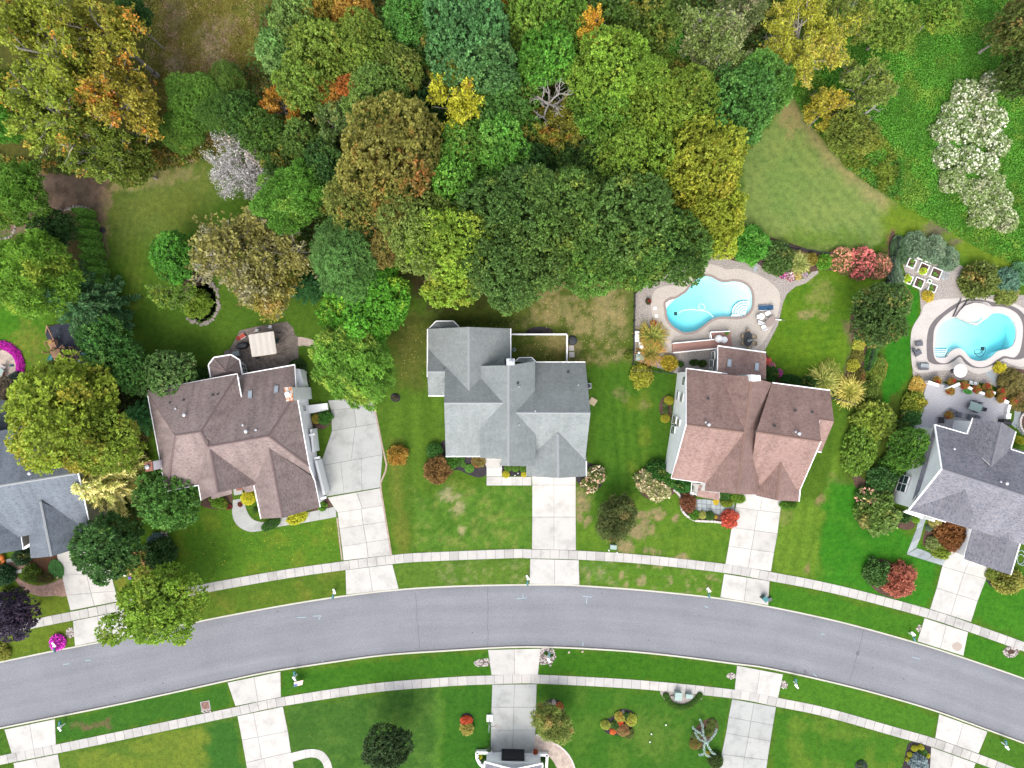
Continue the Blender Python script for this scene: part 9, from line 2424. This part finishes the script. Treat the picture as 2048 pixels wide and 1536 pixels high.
for x,y in ((1217.5,1100.5),(1234,1105)):
 p=at(x,y,.5); root=thing('marker_post','white marker post %s the pale utility cabinet' % ('left of' if x<1220 else 'below'), 'marker post',(p.x,p.y,0)); MB().tube((p.x,p.y,0),(p.x,p.y,.7),.06,n=8).build('post',MAT.white,root); MB().lathe((p.x,p.y,.7),[(.09,0),(.09,.04),(.03,.07)],8).build('cap',MAT.white,root)
for x,y,k,lb in ((1246,1427,.42, 'pale boulder at the top of the flower island'),(1108,1404,.42, 'pale boulder by the twiggy tree'),(1100,1407,.2, 'small white rock beside the pale boulder')):
 p=at(x,y); root=thing('boulder',lb, 'boulder',(p.x,p.y,0)); stones(root,[(p.x,p.y)],k,k*1.1,0)
p=at(590,1368,.6); root=thing('garden_flag','small stars-and-stripes flag on a thin stake by the teal mailbox','flag',(p.x,p.y,0))
st=at(587,1373); tp=P(588.5,1352,1.6)
MB().tube((st.x,st.y,0),(st.x-.1,st.y+.05,1.5),.02,n=5).build('stake',MAT.steel,root)
A0,A1,B0,B1=P(588,1364,1.3),P(606.5,1360,1.2),P(587.5,1374,.75),P(604.5,1370,.7)
for k in range(13):
 t0,t1=k/13,(k+1)/13; x0_=.42 if k >= 6 else 0
 if True:
  a,b,c_,d_=A0.lerp(B0,t0),A1.lerp(B1,t0),A1.lerp(B1,t1),A0.lerp(B0,t1)
  mb=MB().face([a.lerp(b,0 if k<6 else .42),b,c_,d_.lerp(c_,0 if k<6 else .42)])
  mb.face([v_-Vector((0,0,.012)) for v_ in (d_.lerp(c_,0 if k<6 else .42),c_,b,a.lerp(b,0 if k<6 else .42))])
  mb.build('stripe',MAT.red if k % 2 == 0 else MAT.white,root)
a,b,c_,d_=A0.lerp(B0,6/13),A1.lerp(B1,6/13),A1.lerp(B1,1),A0.lerp(B0,1)
cn=MB().face([d_,d_.lerp(c_,.42),a.lerp(b,.42),a]).face([v_-Vector((0,0,.012)) for v_ in (a,a.lerp(b,.42),d_.lerp(c_,.42),d_)]).build('star_field',MAT.navy,root)
mb=MB()
for i in range(5):
 for j in range(4):
  q=a.lerp(a.lerp(b,.42),(i+.5)/5).lerp(d_.lerp(d_.lerp(c_,.42),(i+.5)/5),(j+.5)/4)+Vector((0,0,.006)); mb.face([q+Vector((.018,0,0)),q+Vector((0,.018,0)),q-Vector((.018,0,0)),q-Vector((0,.018,0))])
tag(mb.build('star',MAT.white,cn),kind='stuff')
p=at(981,1440,0); root=thing('basketball_hoop','basketball hoop leaning over the middle southern driveway, seen from above','basketball hoop',(p.x,p.y,0))
c11=crop(920,1420,8.533)
pl0,pl1=c11(508,128,.2),c11(512,290,2.9)
MB().box(c11(508,128),(1,0),.8,.9,0,.3).build('base',MAT.white,root)
MB().tube((pl0.x,pl0.y,.3),pl1,.07,.06,8).build('pole',MAT.steel,root)
b0_,b1_=c11(490,250,3.1),c11(500,318,3.1)
MB().box(((b0_.x+b1_.x)/2,(b0_.y+b1_.y)/2),(0,1),1.1,.06,2.8,3.6).build('backboard',MAT.flag,root)
rc=c11(625,272,3.0)
MB().tube(pl1,(rc.x,rc.y,2.95),.03,n=5).build('arm',MAT.dark,root)
mb=MB()
for k in range(14):
 t0,t1=2*math.pi*k/14,2*math.pi*(k+1)/14; mb.tube((rc.x+.23*math.cos(t0),rc.y+.23*math.sin(t0),3.0),(rc.x+.23*math.cos(t1),rc.y+.23*math.sin(t1),3.0),.014,n=4,caps=False)
mb.build('rim',MAT.red,root)
mb=MB()
for k in range(10): t0=2*math.pi*k/10; mb.tube((rc.x+.22*math.cos(t0),rc.y+.22*math.sin(t0),2.98),(rc.x+.12*math.cos(t0+.4),rc.y+.12*math.sin(t0+.4),2.6),.008,n=3,caps=False)
tag(mb.build('net',MAT.white,root),kind='stuff')
hose('garden_hose','dark hose coil at the top of the wide driveway under the pine',[(690,799),(694,797),(696,801),(692,803),(689,800),(694,796)],.03,MAT.dark,.06)
p=at(1028,699,.8); root=thing('propane_tank','small blue-grey tank beside the grass pen','gas tank',(p.x,p.y,0)); MB().lathe((p.x,p.y,0),[(.2,0),(.28,.1),(.28,.5),(.15,.65)],12).build('tank',MAT.aqua,root); MB().lathe((p.x,p.y,.6),[(.1,0),(.1,.15),(.06,.16)],8).build('valve',MAT.dark,root)
for x,y,lb in ((1036,946, 'white gnome ornament in the small front bed'),(1030,950, 'low white ornament in the small front bed')):
 p=at(x,y); root=thing('garden_ornament',lb, 'ornament',(p.x,p.y,0)); MB().lathe((p.x,p.y,0),[(.14,0),(.12,.2),(.05,.4)],8).build('body',MAT.steel,root); MB().lathe((p.x,p.y,.38),[(.05,0),(.08,.06),(.02,.16)],8).build('head',MAT.white,root)
p=at(1722,1532); root=thing('tree_ring','black plastic planting ring at the bottom of the right southern lawn','planting ring',(p.x,p.y,0)); MB().lathe((p.x,p.y,0),[(.82,0),(.82,.12),(.7,.14),(.68,.05)],20).build('ring',MAT.black,root); MB().lathe((p.x,p.y,0),[(.68,0),(.66,.06),(.1,.09)],16).build('soil',MAT.mulch,root)
